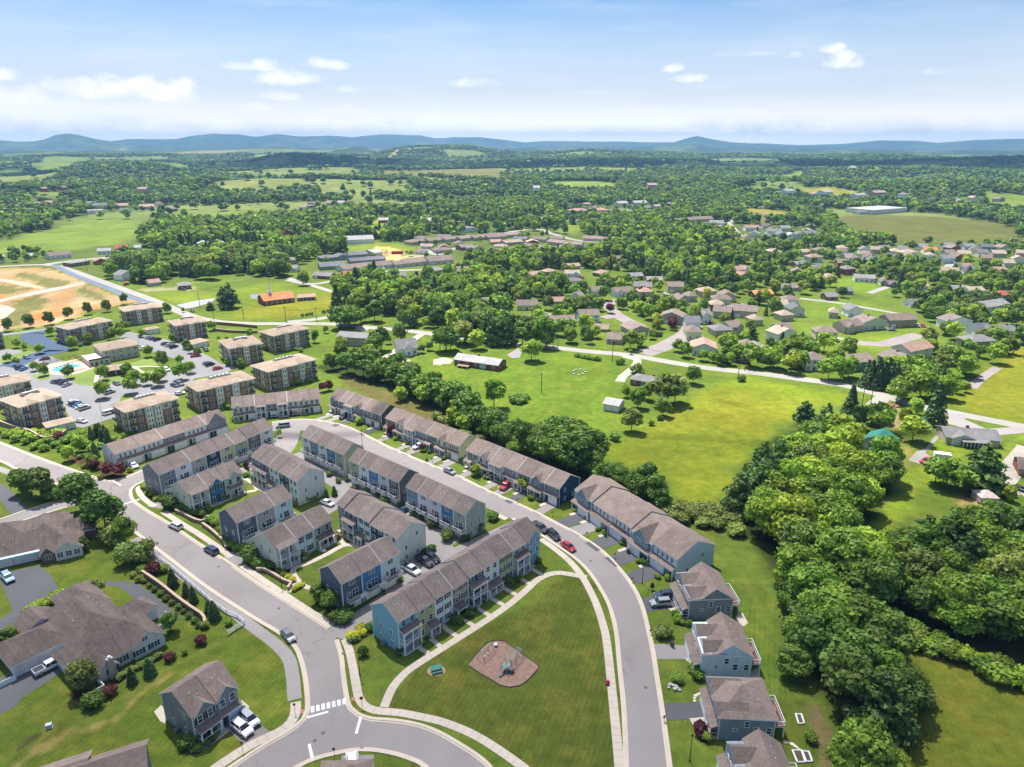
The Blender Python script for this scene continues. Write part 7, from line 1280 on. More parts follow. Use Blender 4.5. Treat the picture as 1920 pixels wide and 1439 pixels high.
# ============================================================ VEGETATION
def leafmat(name, c, c2, trans=.28):
    m = bpy.data.materials.new(name); m.use_nodes = True; n = NT(m.node_tree); out = n.node('ShaderNodeOutputMaterial')
    at = n.node('ShaderNodeAttribute', attribute_name='leaf'); oi = n.node('ShaderNodeObjectInfo')
    col = n.mix(at.outputs['Fac'],(*c, 1),(*c2,1)); hs = n.node('ShaderNodeHueSaturation'); n.l.new(col, hs.inputs['Color'])
    n.l.new(n.ramp(oi.outputs['Random'],0,1,.482,.512), hs.inputs['Hue']); n.l.new(n.math('MULTIPLY', n.ramp(n.math('FRACT', n.math('MULTIPLY', oi.outputs['Random'],7.13)),0,1,.72,1.28), n.ramp(at.outputs['Fac'],0,1,.9,1.1)), hs.inputs['Value'])
    b = n.node('ShaderNodeBsdfPrincipled'); n.l.new(hs.outputs[0], b.inputs['Base Color']); b.inputs['Roughness'].default_value = .6; b.inputs['Specular IOR Level'].default_value = .25
    t = n.node('ShaderNodeBsdfTranslucent'); n.l.new(n.mix(1.0, hs.outputs[0],(1.25,1.3,.6), 'MULTIPLY'), t.inputs[0]); mx = n.node('ShaderNodeMixShader'); mx.inputs[0].default_value = trans
    n.l.new(b.outputs[0], mx.inputs[1]); n.l.new(t.outputs[0], mx.inputs[2]); n.l.new(mx.outputs[0], out.inputs[0]); return m
LEAF = {'mid': leafmat('foliage mid green',(0.145,0.246,0.031),(0.247,0.372,0.045)), 'dark': leafmat('foliage dark green',(0.094,0.174,0.031),(0.162,0.262,0.043)), 'light': leafmat('foliage yellow green',(0.230,0.341,0.033),(0.358,0.475,0.053)),
        'olive': leafmat('foliage olive',(0.170,0.229,0.053),(0.272,0.325,0.078)), 'purple': leafmat('foliage purple',(0.110,0.031,0.035),(0.187,0.050,0.057)), 'pine': leafmat('needles',(0.068,0.143,0.037),(0.137,0.229,0.053),.15), 'spruce': leafmat('dark needles',(0.048,0.098,0.033),(0.094,0.158,0.045),.12), 'yellow': leafmat('foliage yellow',(0.500,0.500,0.037),(0.500,0.500,0.051))}
BARK = paint('bark',(.10,.078,.06),.95,.3,6)
def quads_mesh(P_, N_, s, fac, mat, name):
    k = len(P_); r = rng.normal(size=(k, 3)); t = np.cross(N_, r); t /= np.linalg.norm(t, axis=1)[:, None] + 1e-9; u = np.cross(N_, t); u /= np.linalg.norm(u, axis=1)[:, None] + 1e-9
    s = s[:, None]; asp = rng.uniform(.6,1.1,(k, 1)); V = np.stack([P_ - t * s - u * s * asp, P_ + t * s * .8 - u * s * asp, P_ + t * s + u * s * asp * .9, P_ - t * s * .7 + u * s * asp],1).reshape(-1,3)
    me = bpy.data.meshes.new(name); me.vertices.add(4 * k); me.vertices.foreach_set('co', V.ravel().astype(np.float32)); me.loops.add(4 * k); me.loops.foreach_set('vertex_index', np.arange(4 * k, dtype=np.int32)); me.polygons.add(k); me.polygons.foreach_set('loop_start', np.arange(0,4 * k, 4, dtype=np.int32)); me.update(calc_edges=True)
    a = me.attributes.new('leaf', 'FLOAT', 'POINT'); a.data.foreach_set('value', np.repeat(fac, 4).astype(np.float32)); me.materials.append(LEAF[mat]); return me
def crown_pts(kind, n, seed):
    g = np.random.default_rng(seed); P_ = []; N_ = []; fac = []
    if kind == 'broad':
        nl = g.integers(13,20); C = []
        for i in range(nl):
            th = 2.4 * i + g.uniform(-.3,.3); zz = g.uniform(-.75,1.0); rr = math.sqrt(max(0,1 - (zz * .92) ** 2)) * g.uniform(.6,1.05); C.append((rr * math.cos(th) * .33, rr * math.sin(th) * .33,.5 + zz * .33, g.uniform(.13,.22)))
        C.append((g.uniform(-.05,.05), g.uniform(-.05,.05),.82,.16)); C.append((0,0,.5,.28)); C = np.array(C)
    elif kind == 'shrub':
        C = np.array([(g.uniform(-.3,.3), g.uniform(-.3,.3), g.uniform(.25,.62), g.uniform(.2,.32)) for _ in range(7)] + [(0,0,.45,.42)])
    elif kind == 'pine':
        C = []
        for i in range(17):
            t = i / 16; R = .36 * (1 - t) ** .7 + .05; th = 2.4 * i; C.append((R * .62 * math.cos(th), R * .62 * math.sin(th),.08 + .86 * t, R * g.uniform(.45,.62)))
        C.append((0,0,.95,.06)); C = np.array(C)
    if kind in ('broad', 'shrub', 'pine'):
        flat = .45 if kind == 'pine' else .85; w = C[:, 3] ** 2; w /= w.sum(); li = g.choice(len(C), size=n * 2, p=w); d = g.normal(size=(n * 2,3)); d[:, 2] = np.where(g.uniform(size=n * 2) < .65, np.abs(d[:, 2]), d[:, 2]); d /= np.linalg.norm(d, axis=1)[:, None]
        rad = C[li, 3] * np.where(g.uniform(size=n * 2) < .14, g.uniform(1.0,1.38, n * 2), g.uniform(.72,1.08, n * 2)); Q = C[li, :3] + d * rad[:, None] * np.array([1,1, flat]); keep = np.ones(n * 2, bool)
        for c in C: dd = np.linalg.norm((Q - c[:3]) / np.array([1,1, flat]), axis=1); keep &= dd > c[3] * .70
        keep &= Q[:, 2] > (.0 if kind != 'broad' else .03); Q, d, li = Q[keep][:n], d[keep][:n], li[keep][:n]; lf = g.uniform(0,1, len(C))
        N_ = d + g.normal(size=d.shape) * .45; f = np.clip(lf[li] * .55 + g.uniform(0,.45, len(li)),0,1); return Q, N_ / np.linalg.norm(N_, axis=1)[:, None], f
    t = g.uniform(0,1, n) ** 1.35; th = g.uniform(0,2 * math.pi, n); tier = .5 + .5 * np.cos(t * 60 + 2 * np.sin(th * 3)); prof = {'spruce': .30, 'column': .20}[kind]
    R = (prof * (1 - t) ** (.85 if kind == 'spruce' else .55) + .01) * g.uniform(.62,1.05, n) * (1 - (.25 if kind == 'spruce' else .05) * tier)
    Q = np.stack([R * np.cos(th), R * np.sin(th),.02 + t * .97 - R * .25],1); N_ = np.stack([np.cos(th), np.sin(th), np.full(n, .7)],1) + g.normal(size=(n, 3)) * .4; return Q, N_ / np.linalg.norm(N_, axis=1)[:, None], g.uniform(0,1, n)
CRM = {}
def crown_mesh(kind, var, mat, lod):
    k = (kind, var, mat, lod)
    if k not in CRM:
        n, s = {'broad': {0: (2600,.030),1: (900,.048),2: (150,.105)}, 'shrub': {0: (650,.055),1: (260,.085),2: (90,.13)}, 'pine': {0: (2200,.026),1: (800,.042),2: (150,.085)}, 'spruce': {0: (1500,.022),1: (600,.034),2: (140,.065)}, 'column': {0: (900,.024),1: (400,.034),2: (100,.06)}}[kind][lod]
        Q, N_, f = crown_pts(kind, n, 100 * var + hash(kind) % 7 * 0 + {'broad': 1, 'shrub': 2, 'pine': 3, 'spruce': 4, 'column': 5}[kind]); CRM[k] = quads_mesh(Q, N_, rng.uniform(.7,1.35, len(Q)) * s, f, mat, 'crown')
    return CRM[k]
TRK = {}
def trunk_mesh(kind):
    if kind not in TRK:
        mb = MB(); hh = {'broad': .62, 'pine': .93, 'spruce': .9, 'shrub': .4, 'column': .6}[kind]; mb.cyl(0,0,-.02, hh, .020 if kind != 'shrub' else .03, BARK, 7,.006)
        if kind in ('broad', 'pine'):
            for i in range(6 if kind == 'broad' else 9):
                th = i * 2.4; z = .22 + .07 * i; mb.bar((0,0, z),(.2 * math.cos(th),.2 * math.sin(th), z + (.17 if kind == 'broad' else .03)),.0065, BARK, 5)
        TRK[kind] = mb.mesh('trunk')
    return TRK[kind]
NAMES = {'broad': 'broadleaf_tree', 'pine': 'pine_tree', 'spruce': 'spruce_tree', 'shrub': 'shrub', 'column': 'columnar_evergreen'}
LOOKS = {'mid': 'green', 'dark': 'dark green', 'light': 'bright green', 'olive': 'olive green', 'purple': 'purple leaved', 'pine': 'blue green', 'spruce': 'dark', 'yellow': 'yellow'}
TREES = []       # kind, x, y, height, width factor, material, priority
def T(kind, tg, pts, h, wf=1.0, mat='mid', hv=.15):
    for q in pts:
        g = G(px(tg, *q[:2])); hh = (q[2] if len(q) > 2 else h) * random.uniform(1 - hv, 1 + hv); TREES.append((kind, g.x, g.y, hh, wf * random.uniform(.9,1.12), mat, 1))
# single trees and shrubs read off the photograph
T('broad', 'A3',[(620,235,12),(800,385,13)],12,1.12, 'dark',.02); T('broad', 'A3',[(945,485,8)],8,1.15, 'mid',.02); T('broad', 'A3',[(240,130,9),(320,140,9),(170,100,9)],9,1.2, 'dark'); T('shrub', 'A3',[(380,140),(440,145)],4,1.3, 'dark'); T('shrub', 'A3',[(850,470,6),(960,630,6),(1020,620,6),(1110,570,5)],6,1.1, 'olive'); T('broad', 'A3',[(735,860,4.5)],4.5,1.1, 'olive')
T('broad', 'A3',[(1280,1140,5),(640,530,4)],5,1.1, 'dark'); T('column', 'A3',[(1300,800),(1400,870),(1455,920),(1570,1000),(1610,1045)],4.2,1.5, 'spruce'); T('shrub', 'A3',[(1060,690)],2.2,1.3, 'mid'); T('shrub', 'A3',[(1155,700)],3.2,1.2, 'purple'); T('shrub', 'A3',[(1235,690)],2.6,1.2, 'mid')
T('shrub', 'A3',[(205,1020),(240,1005),(270,990),(300,975),(330,955),(360,940),(395,925),(430,905),(445,895)],2.4,1.35, 'light'); T('shrub', 'A3',[(1080 + 42 * i, 770 + 33 * i) for i in range(11)],1.3,1.3, 'dark'); T('shrub', 'A3',[(1000,730),(1040,760),(1540,1110)],1.6,1.3, 'olive')
T('broad', 'A4',[(75,465,5.5)],5.5,1.2, 'dark'); T('broad', 'A4',[(640,780,6.5)],6.5,1.25, 'olive'); T('column', 'A4',[(1128,665),(995,730)],4.0,1.6, 'spruce'); T('shrub', 'A4',[(715,895)],2.8,1.5, 'dark'); T('shrub', 'A4',[(1500,430),(1275,560),(820,820)],2.0,1.3, 'purple'); T('shrub', 'A4',[(1385,510),(1720,290)],1.6,1.1, 'mid'); T('shrub', 'A4',[(900 + 32 * i, 690 - 17 * i) for i in range(10)],1.2,1.4, 'olive'); T('shrub', 'A4',[(1420,1200,2.6),(1488,1218),(1540,1190),(1575,1160),(1610,1125)],1.3,1.4, 'dark',.05)
T('shrub', 'C6',[(1250,85),(1300,65)],2.5,1.3, 'dark'); T('shrub', 'C6',[(1350,240),(1440,190),(1390,215),(1420,165)],1.8,1.5, 'yellow'); T('shrub', 'C6',[(1360,250),(1760,370),(1780,350),(1500,150)],1.6,1.3, 'dark'); T('shrub', 'C6',[(1440,385)],2.6,.9, 'dark')
T('broad', 'A5',[(800,920,5),(885,985,5)],5,1.1, 'dark'); T('shrub', 'A5',[(280,600,4.5),(310,640),(350,650),(400,660),(440,660)],2.6,1.2, 'dark'); T('column', 'A5',[(275,600),(320,615)],3.8,1.3, 'spruce'); T('shrub', 'A5',[(560,740),(520,720),(590,760),(640,810),(610,830),(660,800)],1.1,1.6, 'yellow'); T('shrub', 'A5',[(490,690),(530,690),(480,660),(640,600),(690,575)],1.2,1.4, 'mid'); T('shrub', 'A5',[(650,590),(870,470),(930,450)],1.4,1.2, 'purple')
T('shrub', 'B1',[(560,850,4.5),(600,850),(650,870),(690,880),(740,900),(790,910),(850,870)],2.2,1.3, 'dark'); T('shrub', 'B1',[(370,700),(400,730),(420,760),(460,790),(490,780),(380,680),(350,700)],1.5,1.4, 'light'); T('shrub', 'B1',[(860,960),(900,980),(930,1030),(980,1110),(1020,1140),(1060,1170),(1110,1170),(980,1070)],2.2,1.3, 'mid'); T('shrub', 'B1',[(650,880),(830,940),(880,970),(700,900)],1.2,1.3, 'olive')
T('broad', 'B1',[(1138,600,5)],5,.6, 'purple'); T('shrub', 'B1',[(1090,540),(1120,620),(1170,620),(1190,650),(960,790),(990,770),(1060,720),(870,820),(790,860)],1.4,1.3, 'mid'); T('column', 'B1',[(1730,770),(1790,760)],3.2,1.5, 'spruce'); T('shrub', 'B1',[(1600,800),(1640,785),(1490,830)],1.3,1.3, 'olive'); T('broad', 'B1',[(1378,320,4)],4,.8, 'light')
T('shrub', 'B3',[(370,980,3),(290,1050,2.4),(340,1040,2.2),(1270,1020,2.2),(1210,1070),(1180,1060),(1570,780,2.4),(1600,790),(1640,760),(1010,350,2.6),(1110,450,3.2),(1340,380,4),(1450,300,3),(1260,450,2),(1240,1000),(1800,620),(760,760),(940,550),(1000,530)],1.6,1.3, 'dark'); T('shrub', 'B3',[(930,1230),(1060,1110),(1330,980),(1390,930),(1500,830),(1660,730)],.9,1.2, 'mid')
T('shrub', 'B2',[(300,820),(230,770),(370,810),(430,870),(520,890),(600,920),(650,970),(760,1000),(920,1100),(880,1060),(1010,1150),(1110,1240),(1250,1240),(1350,1190),(1460,1090)],1.8,1.4, 'dark'); T('broad', 'B2',[(452,385,3),(1325,770,4.2),(1695,880,4.2)],4,1.3, 'light'); T('broad', 'B2',[(690,470,4.5),(925,585,3),(1060,600,2)],4.5,1.1, 'purple'); T('shrub', 'B2',[(735,500),(815,535),(1205,660),(1245,660),(940,590),(980,600),(1400,790),(1800,960),(1740,950),(1500,820),(560,395),(620,420),(1090,650)],1.5,1.2, 'mid')
T('shrub', 'B4',[(990,950,1.8),(945,940),(1170,1065,1.8),(1090,1055),(560,610),(850,810),(820,800),(690,720),(640,700),(1235,1320),(1270,1400),(1320,1410),(1250,1350)],1.2,1.3, 'mid'); T('shrub', 'B5',[(485,455,2.4)],2.4,1.5, 'olive'); T('shrub', 'B5',[(600,790,1.8),(740,730,2.6),(750,770,2.2),(715,700),(760,690)],1.2,1.3, 'mid'); T('shrub', 'B5',[(765,1175,2.2),(790,1190)],2,1.2, 'purple'); T('shrub', 'B5',[(825,1235,1.8),(600,350),(640,365),(690,370),(740,378),(575,300),(610,320),(1600,1240,2)],1.3,1.3, 'mid'); T('broad', 'B5',[(410,108,2)],2,.7, 'purple')
# planting below the apartments
T('column', 'A1',[(690,1095),(730,1075),(770,1105),(815,1115),(720,1230),(750,1060),(790,1090)],5.2,1.5, 'spruce'); T('shrub', 'A1',[(20 + 40 * i, 1050 + 16 * (i % 3)) for i in range(10)],2.4,1.5, 'light'); T('broad', 'A1',[(520,1260,6),(600,1190,6),(690,1300,5)],6,1.1, 'light'); T('shrub', 'A1',[(x, y) for x, y in [(60,1080),(130,1110),(200,1130),(260,1170),(300,1150),(340,1180),(380,1130),(430,1150),(480,1130),(540,1110),(600,1120),(640,1150),(560,1080),(620,1070),(470,1180),(740,1160),(850,1110),(700,1180),(260,1110),(450,1060)]],2.6,1.5, 'mid')
T('broad', 'A1',[(825,1370,4.6),(900,1370,4.2),(715,1320,3.6),(450,1110,3.6)],4.5,1.3, 'purple',.05); T('column', 'A1',[(700,1290)],5,1.8, 'dark'); T('shrub', 'A1',[(640,1310),(600,1240),(650,1230),(760,1395),(980,1340)],1.6,1.4, 'olive')
# apartment grounds
T('broad', 'A1',[(65,285,8),(222,258,8),(372,236,8),(520,195,8),(662,160,8),(803,140,8),(933,85,8)],8,1.0, 'dark',.04)
T('broad', 'A1',[(x, y, h) for x, y, h in [(380,320,6),(550,420,7),(670,380,6),(780,320,6),(850,350,7),(910,340,6),(950,280,5),(900,300,6),(1070,330,5),(1255,150,7),(1300,370,5),(300,455,5),(60,520,5),(125,540,4),(260,585,5),(330,620,6),(525,640,7),(775,655,7),(960,615,6),(770,790,8),(1010,690,7),(985,750,8),(1105,690,6),(1180,700,7),(1210,660,7),(1360,650,8),(1430,600,6),(1350,540,5),(1220,550,8),(1115,480,6),(1400,420,5),(1430,450,5),(1485,470,4),(1375,145,3),(1590,280,6),(1880,330,5),(1810,560,5),(1710,545,4),(130,410,5),(190,430,4),(1440,330,4)]],6,1.15, 'mid',.08)
T('shrub', 'A1',[(x, y) for x, y in [(420,350),(470,360),(600,400),(830,310),(1050,330),(470,880),(1020,1000),(1100,1010),(1160,990),(1250,970),(1310,950),(900,1020),(980,1055),(1060,1060),(1150,1040),(930,1080),(1700,850),(1640,340),(1700,345),(1760,350),(1820,355),(1640,235),(1720,240)]],1.8,1.4, 'mid')
T('shrub', 'A2',[(480,690),(560,690),(600,690),(640,680),(720,670),(690,660),(450,710),(120,870),(150,960),(100,850),(400,430),(440,420),(500,440),(560,420),(620,430),(660,440)],2.2,1.3, 'mid'); T('broad', 'A2',[(765,370,6),(845,300,5),(210,540,4),(640,690,3)],6,1.0, 'mid'); T('broad', 'A2',[(820,740,5),(870,730,5),(700,900,4),(1335,1070,4)],5,1.3, 'purple')
# around the green field
T('broad', 'A2',[(960,270,12),(1010,260,13),(1060,265,11),(1215,450,12),(1260,430,12),(1190,470,9),(1400,370,10),(1310,380,5),(1750,440,15),(1780,430,14),(1700,430,12)],12,1.1, 'dark'); T('broad', 'A2',[(1560,450,5),(1620,430,5)],5,1.2, 'dark')
T('broad', 'C1',[(380,300,10)],10,1.3, 'light',.02); T('broad', 'C1',[(785,390,11)],11,1.3, 'light',.02); T('broad', 'C1',[(140,320,14),(720,260,13),(800,270,15),(870,285,15),(900,300,13),(760,210,12)],14,1.1, 'dark'); T('pine', 'C1',[(500,270),(560,270),(610,270),(450,240),(590,210)],15,.9, 'pine'); T('broad', 'C1',[(1075,255,9),(1060,180,8),(1525,300,9),(1600,290,5),(1685,225,5),(1530,340,3)],8,1.2, 'mid'); T('broad', 'C1',[(1215,258,9)],9,.85, 'dark'); T('broad', 'C1',[(1720,175,8)],8,1, 'light'); T('broad', 'C1',[(1840,155,6)],6,1.1, 'purple')
T('shrub', 'C1',[(1455,415,3)],3,1.4, 'dark'); T('shrub', 'C1',[(1130,360),(1170,368),(1210,375),(1250,382),(1280,385)],2.2,1.5, 'mid'); T('shrub', 'C1',[(650,690),(680,670),(715,690),(745,675),(700,710),(660,705),(730,700)],2.6,1.5, 'dark'); T('broad', 'C1',[(505,740,12)],12,.95, 'mid',.02); T('broad', 'C1',[(1490,660,6),(1580,740,8),(1650,680,7)],7,1.1, 'mid'); T('broad', 'C1',[(1535,920,9)],9,1.25, 'olive',.02); T('broad', 'C1',[(1790,720,13),(1860,700,12),(1770,800,8),(1580,480,5)],12,1.25, 'olive',.03)
T('broad', 'C2',[(795,320,8)],8,1.2, 'mid'); T('shrub', 'C2',[(1158,298,3.2),(485,630,2),(550,590,2),(370,240,4),(215,745,3)],3,1.3, 'dark')
T('broad', 'C2',[(740,120,8),(680,80,6),(870,150,6),(940,160,6),(1000,180,6),(1070,180,6),(1060,110,11),(1220,190,11),(1380,200,11),(1330,150,9),(1490,130,10),(1530,160,11),(1590,210,10),(1810,290,11),(1860,200,10),(1900,290,11),(1650,100,9)],10,1.2, 'mid')
# belt behind the curved street
T('broad', '0',[(622,694,8),(640,672,8),(652,702,10),(668,685,9),(682,708,11),(700,694,10),(700,716,9),(722,716,12),(745,704,10),(742,726,12),(762,740,12),(760,716,9),(775,722,10),(790,748,12),(800,736,9),(815,741,10),(812,757,11),(832,764,12),(838,778,10),(858,778,13),(862,792,10),(880,792,12),(884,806,10),(905,812,12),(918,822,10),(935,826,12),(948,838,10),(965,842,12),(972,854,9),(990,855,12),(1008,862,11),(1024,862,13),(1048,874,14),(1056,852,15),(1080,886,13),(1085,862,14),(1104,876,14),(1110,892,9),(1062,888,10),(1030,876,9),(925,796,7),(1138,908,8),(1160,915,8),(1172,922,8),(1195,948,10),(1225,950,10),(1212,930,10),(1238,960,7)],11,1.22, 'dark',.08)
T('broad', '0',[(642,690,6),(690,680,8),(712,705,9),(752,752,7),(800,760,8),(850,800,8),(640,655,8),(770,735,8),(872,812,7),(960,862,7),(1120,905,6)],8,1.25, 'light'); T('shrub', '0',[(1140,925),(1155,935),(1180,945),(1200,965),(1250,968),(1262,975),(1280,980),(1300,975),(1318,985),(1330,975),(1345,990),(1120,915),(830,795),(845,800),(820,785),(870,822),(900,830),(1000,885),(1290,965),(1310,962),(1332,960),(1350,965),(1365,985),(1378,1000),(1270,960)],3.4,1.5, 'olive')
# woods to the right of the meadow and along the lower meadow
def fill(tg, poly, sp, hr, kinds, wf=1.15, hedge=0):
    P_ = wpoly(tg, poly); lo, hi = P_.min(0), P_.max(0); k = 0
    for xx in np.arange(lo[0], hi[0], sp):
        for yy in np.arange(lo[1], hi[1], sp):
            x = xx + random.uniform(-.42,.42) * sp; y = yy + random.uniform(-.42,.42) * sp
            if inpoly(np.array([x]), np.array([y]), P_)[0]:
                kd, mt = random.choices([q[:2] for q in kinds],[q[2] for q in kinds])[0]; TREES.append((kd, x, y, random.uniform(*hr) * (1 if kd != 'shrub' else .4), wf * random.uniform(.9,1.15), mt, 1))
MIXW = [('broad', 'mid',5),('broad', 'light',2),('broad', 'dark',3)]
fill('0',[(1380,960),(1400,925),(1440,895),(1500,870),(1520,900),(1450,960),(1400,985)],6.5,(12,15),[('pine', 'pine',1)],1.15)
fill('0',[(1500,865),(1560,840),(1600,880),(1640,905),(1655,940),(1600,985),(1590,1040),(1570,1075),(1470,1070),(1420,1010),(1450,950)],6.5,(11,15),[('broad', 'mid',4),('broad', 'light',5),('broad', 'dark',1)])
fill('0',[(1440,1085),(1590,1080),(1615,1130),(1660,1180),(1700,1280),(1690,1340),(1650,1380),(1600,1380),(1550,1330),(1530,1280),(1480,1210),(1470,1130)],6.0,(9,14),[('broad', 'dark',5),('broad', 'mid',4),('pine', 'pine',1)],1.2)
fill('0',[(1620,1110),(1690,1075),(1740,1100),(1780,1100),(1820,1110),(1960,1110),(1960,1230),(1860,1220),(1760,1190),(1680,1150)],6.5,(9,14),[('broad', 'olive',3),('broad', 'mid',4),('broad', 'dark',2)],1.25)
fill('0',[(1660,1075),(1700,1040),(1760,1010),(1830,1010),(1960,1020),(1960,1100),(1800,1100),(1700,1090)],6.3,(11,14),[('pine', 'pine',4),('broad', 'mid',3),('broad', 'dark',2)],1.1)
fill('0',[(1585,1095),(1630,1062),(1680,1060),(1700,1090),(1670,1150),(1655,1180),(1620,1140)],6.0,(10,14), MIXW, 1.15)
fill('C4',[(705,520),(760,540),(880,570),(1000,610),(1120,700),(1200,740),(1400,820),(1573,900),(1700,960),(1700,1060),(1500,960),(1300,860),(1150,790),(1000,740),(850,680),(730,620)],3.0,(6,10),[('shrub', 'mid',3),('shrub', 'light',3),('shrub', 'olive',2)],1.5)
fill('C4',[(700,740),(800,800),(900,920),(950,1060),(880,1160),(800,1230),(700,1290),(640,1260),(640,1000)],3.2,(8,11),[('shrub', 'mid',2),('shrub', 'olive',4),('shrub', 'dark',2)],1.5)
fill('C4',[(60,420),(180,380),(300,560),(380,700),(440,900),(400,960),(200,960),(60,800),(100,640)],4.5,(5,8),[('broad', 'mid',3),('shrub', 'olive',1),('broad', 'dark',3)],1.3)
T('broad', 'C4',[(520,1439,8),(580,1480,9),(480,1500,9),(660,1500,7),(620,1520,8)],8,1.3, 'mid'); T('broad', 'C4',[(800,1500,5)],5,1.2, 'light')
T('pine', 'C3',[(1590,860,15)],15,1.25, 'pine',.02); T('broad', 'C3',[(1330,860,10),(1250,830,9),(1420,880,9)],10,1.35, 'mid',.03); T('spruce', 'C3',[(600,370,15),(1240,390,17)],15,1.0, 'spruce',.02); T('pine', 'C3',[(420,450,12),(270,360,10)],12,1.1, 'pine'); T('broad', 'C3',[(670,420,9)],9,1.1, 'dark'); T('broad', 'C3',[(830,440,10),(770,380,9),(850,370,8),(600,460,5)],9,1.2, 'mid'); T('broad', 'C3',[(1080,510,10)],10,1.35, 'light',.02); T('broad', 'C3',[(1100,310,7),(1020,380,6)],7,1.1, 'light'); T('broad', 'C3',[(790,880,11),(840,800,13),(870,860,10)],11,1.2, 'mid'); T('broad', 'C3',[(1020,200,11),(960,220,9),(1140,190,11),(1220,180,10),(1330,190,10)],10,1.2, 'mid'); T('spruce', 'C3',[(760,110),(810,115),(860,120),(910,125),(730,100),(940,130),(885,110)],12,1.1, 'spruce'); T('broad', 'C3',[(1420,155,5),(1480,145,5),(1800,960,5)],5,1.1, 'light')
T('pine', '0',[(432,578,16),(420,570,12),(395,582,6)],16,1.1, 'spruce',.04); T('shrub', 'N',[(x, y) for x, y in [(448,748),(475,742),(490,740),(508,736),(520,735),(600,722),(612,720),(633,715)]],2.2,.8, 'dark'); T('spruce', 'N',[(780,710),(700,715),(930,690),(980,690),(1060,690),(835,545),(970,480)],15,1.25, 'spruce'); T('broad', 'N',[(710,575,13),(460,520,11),(1510,490,14),(1230,490,5)],12,1.2, 'mid'); T('broad', 'N',[(720,830,12),(790,820,12),(750,800,11),(840,800,10)],12,1.2, 'dark')
T('column', 'Q',[(1500 + 16 * i, 425) for i in range(8)],5,1.4, 'spruce'); T('broad', 'P',[(935,720,6)],6,1.2, 'purple'); T('broad', 'P',[(1165,590,7),(1385,820,6)],7,1.1, 'purple'); T('broad', 'P',[(1630,620,8),(1265,790,6)],8,1.0, 'yellow',.05); T('broad', 'P',[(1540,790,12),(1010,690,9),(610,560,9),(570,560,12),(350,590,12),(450,560,12)],11,1.2, 'mid')
# ---- zones of suburb trees and woods (columns and rows of the photograph, density, conifer share, height range)
ZONES = [([(640,606),(650,560),(700,520),(900,500),(930,480),(1380,450),(1500,455),(1560,470),(1920,470),(2100,480),(2100,640),(1860,700),(1800,760),(1640,730),(1400,690),(1290,672),(1300,620),(1200,655),(1020,640),(880,630),(700,608)],.58,.18,(6.5,11)),
 ([(860,500),(1000,470),(1100,480),(1180,455),(1260,430),(1370,440),(1395,480),(1375,545),(1290,545),(1200,510),(1100,505),(1000,515),(900,510)],.78,.35,(9,14)),([(1130,400),(1230,415),(1345,435),(1345,465),(1200,458),(1120,445)],.85,.2,(9,13)),
 ([(195,525),(230,490),(270,480),(470,470),(540,495),(545,528),(470,520),(440,530),(330,535),(270,535)],.8,.3,(10,15)),([(265,445),(300,420),(640,420),(655,475),(560,480),(500,470),(450,462),(350,460),(270,468)],.85,.25,(11,15)),([(640,548),(700,520),(800,530),(900,520),(970,545),(910,600),(880,628),(800,612),(700,603),(640,603)],.85,.3,(11,15)),
 ([(1480,422),(1560,410),(1580,440),(1700,465),(1880,468),(2100,480),(2100,505),(1700,485),(1560,475),(1480,445)],.9,.1,(9,13)),([(830,600),(900,560),(965,600),(965,642),(850,650)],.8,.3,(11,15)),([(1620,705),(1700,690),(1800,700),(1840,720),(1780,770),(1640,752)],.7,.3,(9,12)),([(0,470),(60,470),(120,480),(110,492),(0,496)],.5,.1,(5,9)),([(0,440),(120,440),(125,470),(0,478)],.6,.1,(5,8)),
 ([(300,560),(360,570),(640,560),(640,600),(400,600),(330,585)],.0,0,(5,8)),([(640,400),(1100,395),(1120,440),(1000,440),(900,440),(760,455),(650,450)],.6,.3,(10,14)),([(1560,470),(1920,475),(1920,500),(1560,500)],.35,.1,(6,10)),([(1380,425),(1540,430),(1540,460),(1400,465)],.35,.1,(7,10)),
 ([(1250,600),(1300,640),(1240,655),(1160,650),(1140,600)],.12,.1,(7,10)),([(1290,672),(1640,725),(1640,745),(1290,700)],.05,0,(6,8)),([(540,480),(800,470),(880,500),(800,520),(560,525)],.10,.1,(5,8)),([(1510,560),(1700,560),(1740,640),(1560,660)],.22,.1,(7,10)),([(540,500),(600,490),(600,470),(480,470)],.7,.3,(9,12)),([(760,455),(900,438),(1000,436),(1110,450),(1180,455),(1130,476),(1000,482),(900,488),(780,482)],.14,.2,(5,9)),([(1380,420),(1540,425),(1540,455),(1400,460)],.18,.1,(7,10)),([(1600,460),(1920,462),(1920,500),(1620,492)],.22,.1,(6,10)),([(1060,385),(1260,385),(1260,405),(1060,410)],.2,.1,(7,10)),([(60,378),(300,385),(300,400),(60,395)],.3,.1,(7,10))]
ZP = [(wpoly('0', z[0]), z[1], z[2], z[3]) for z in ZONES]
EX = DENSE_EXCL
cand = []
FRONT = [f + np.array([0,-5.0]) for f in FOOT]
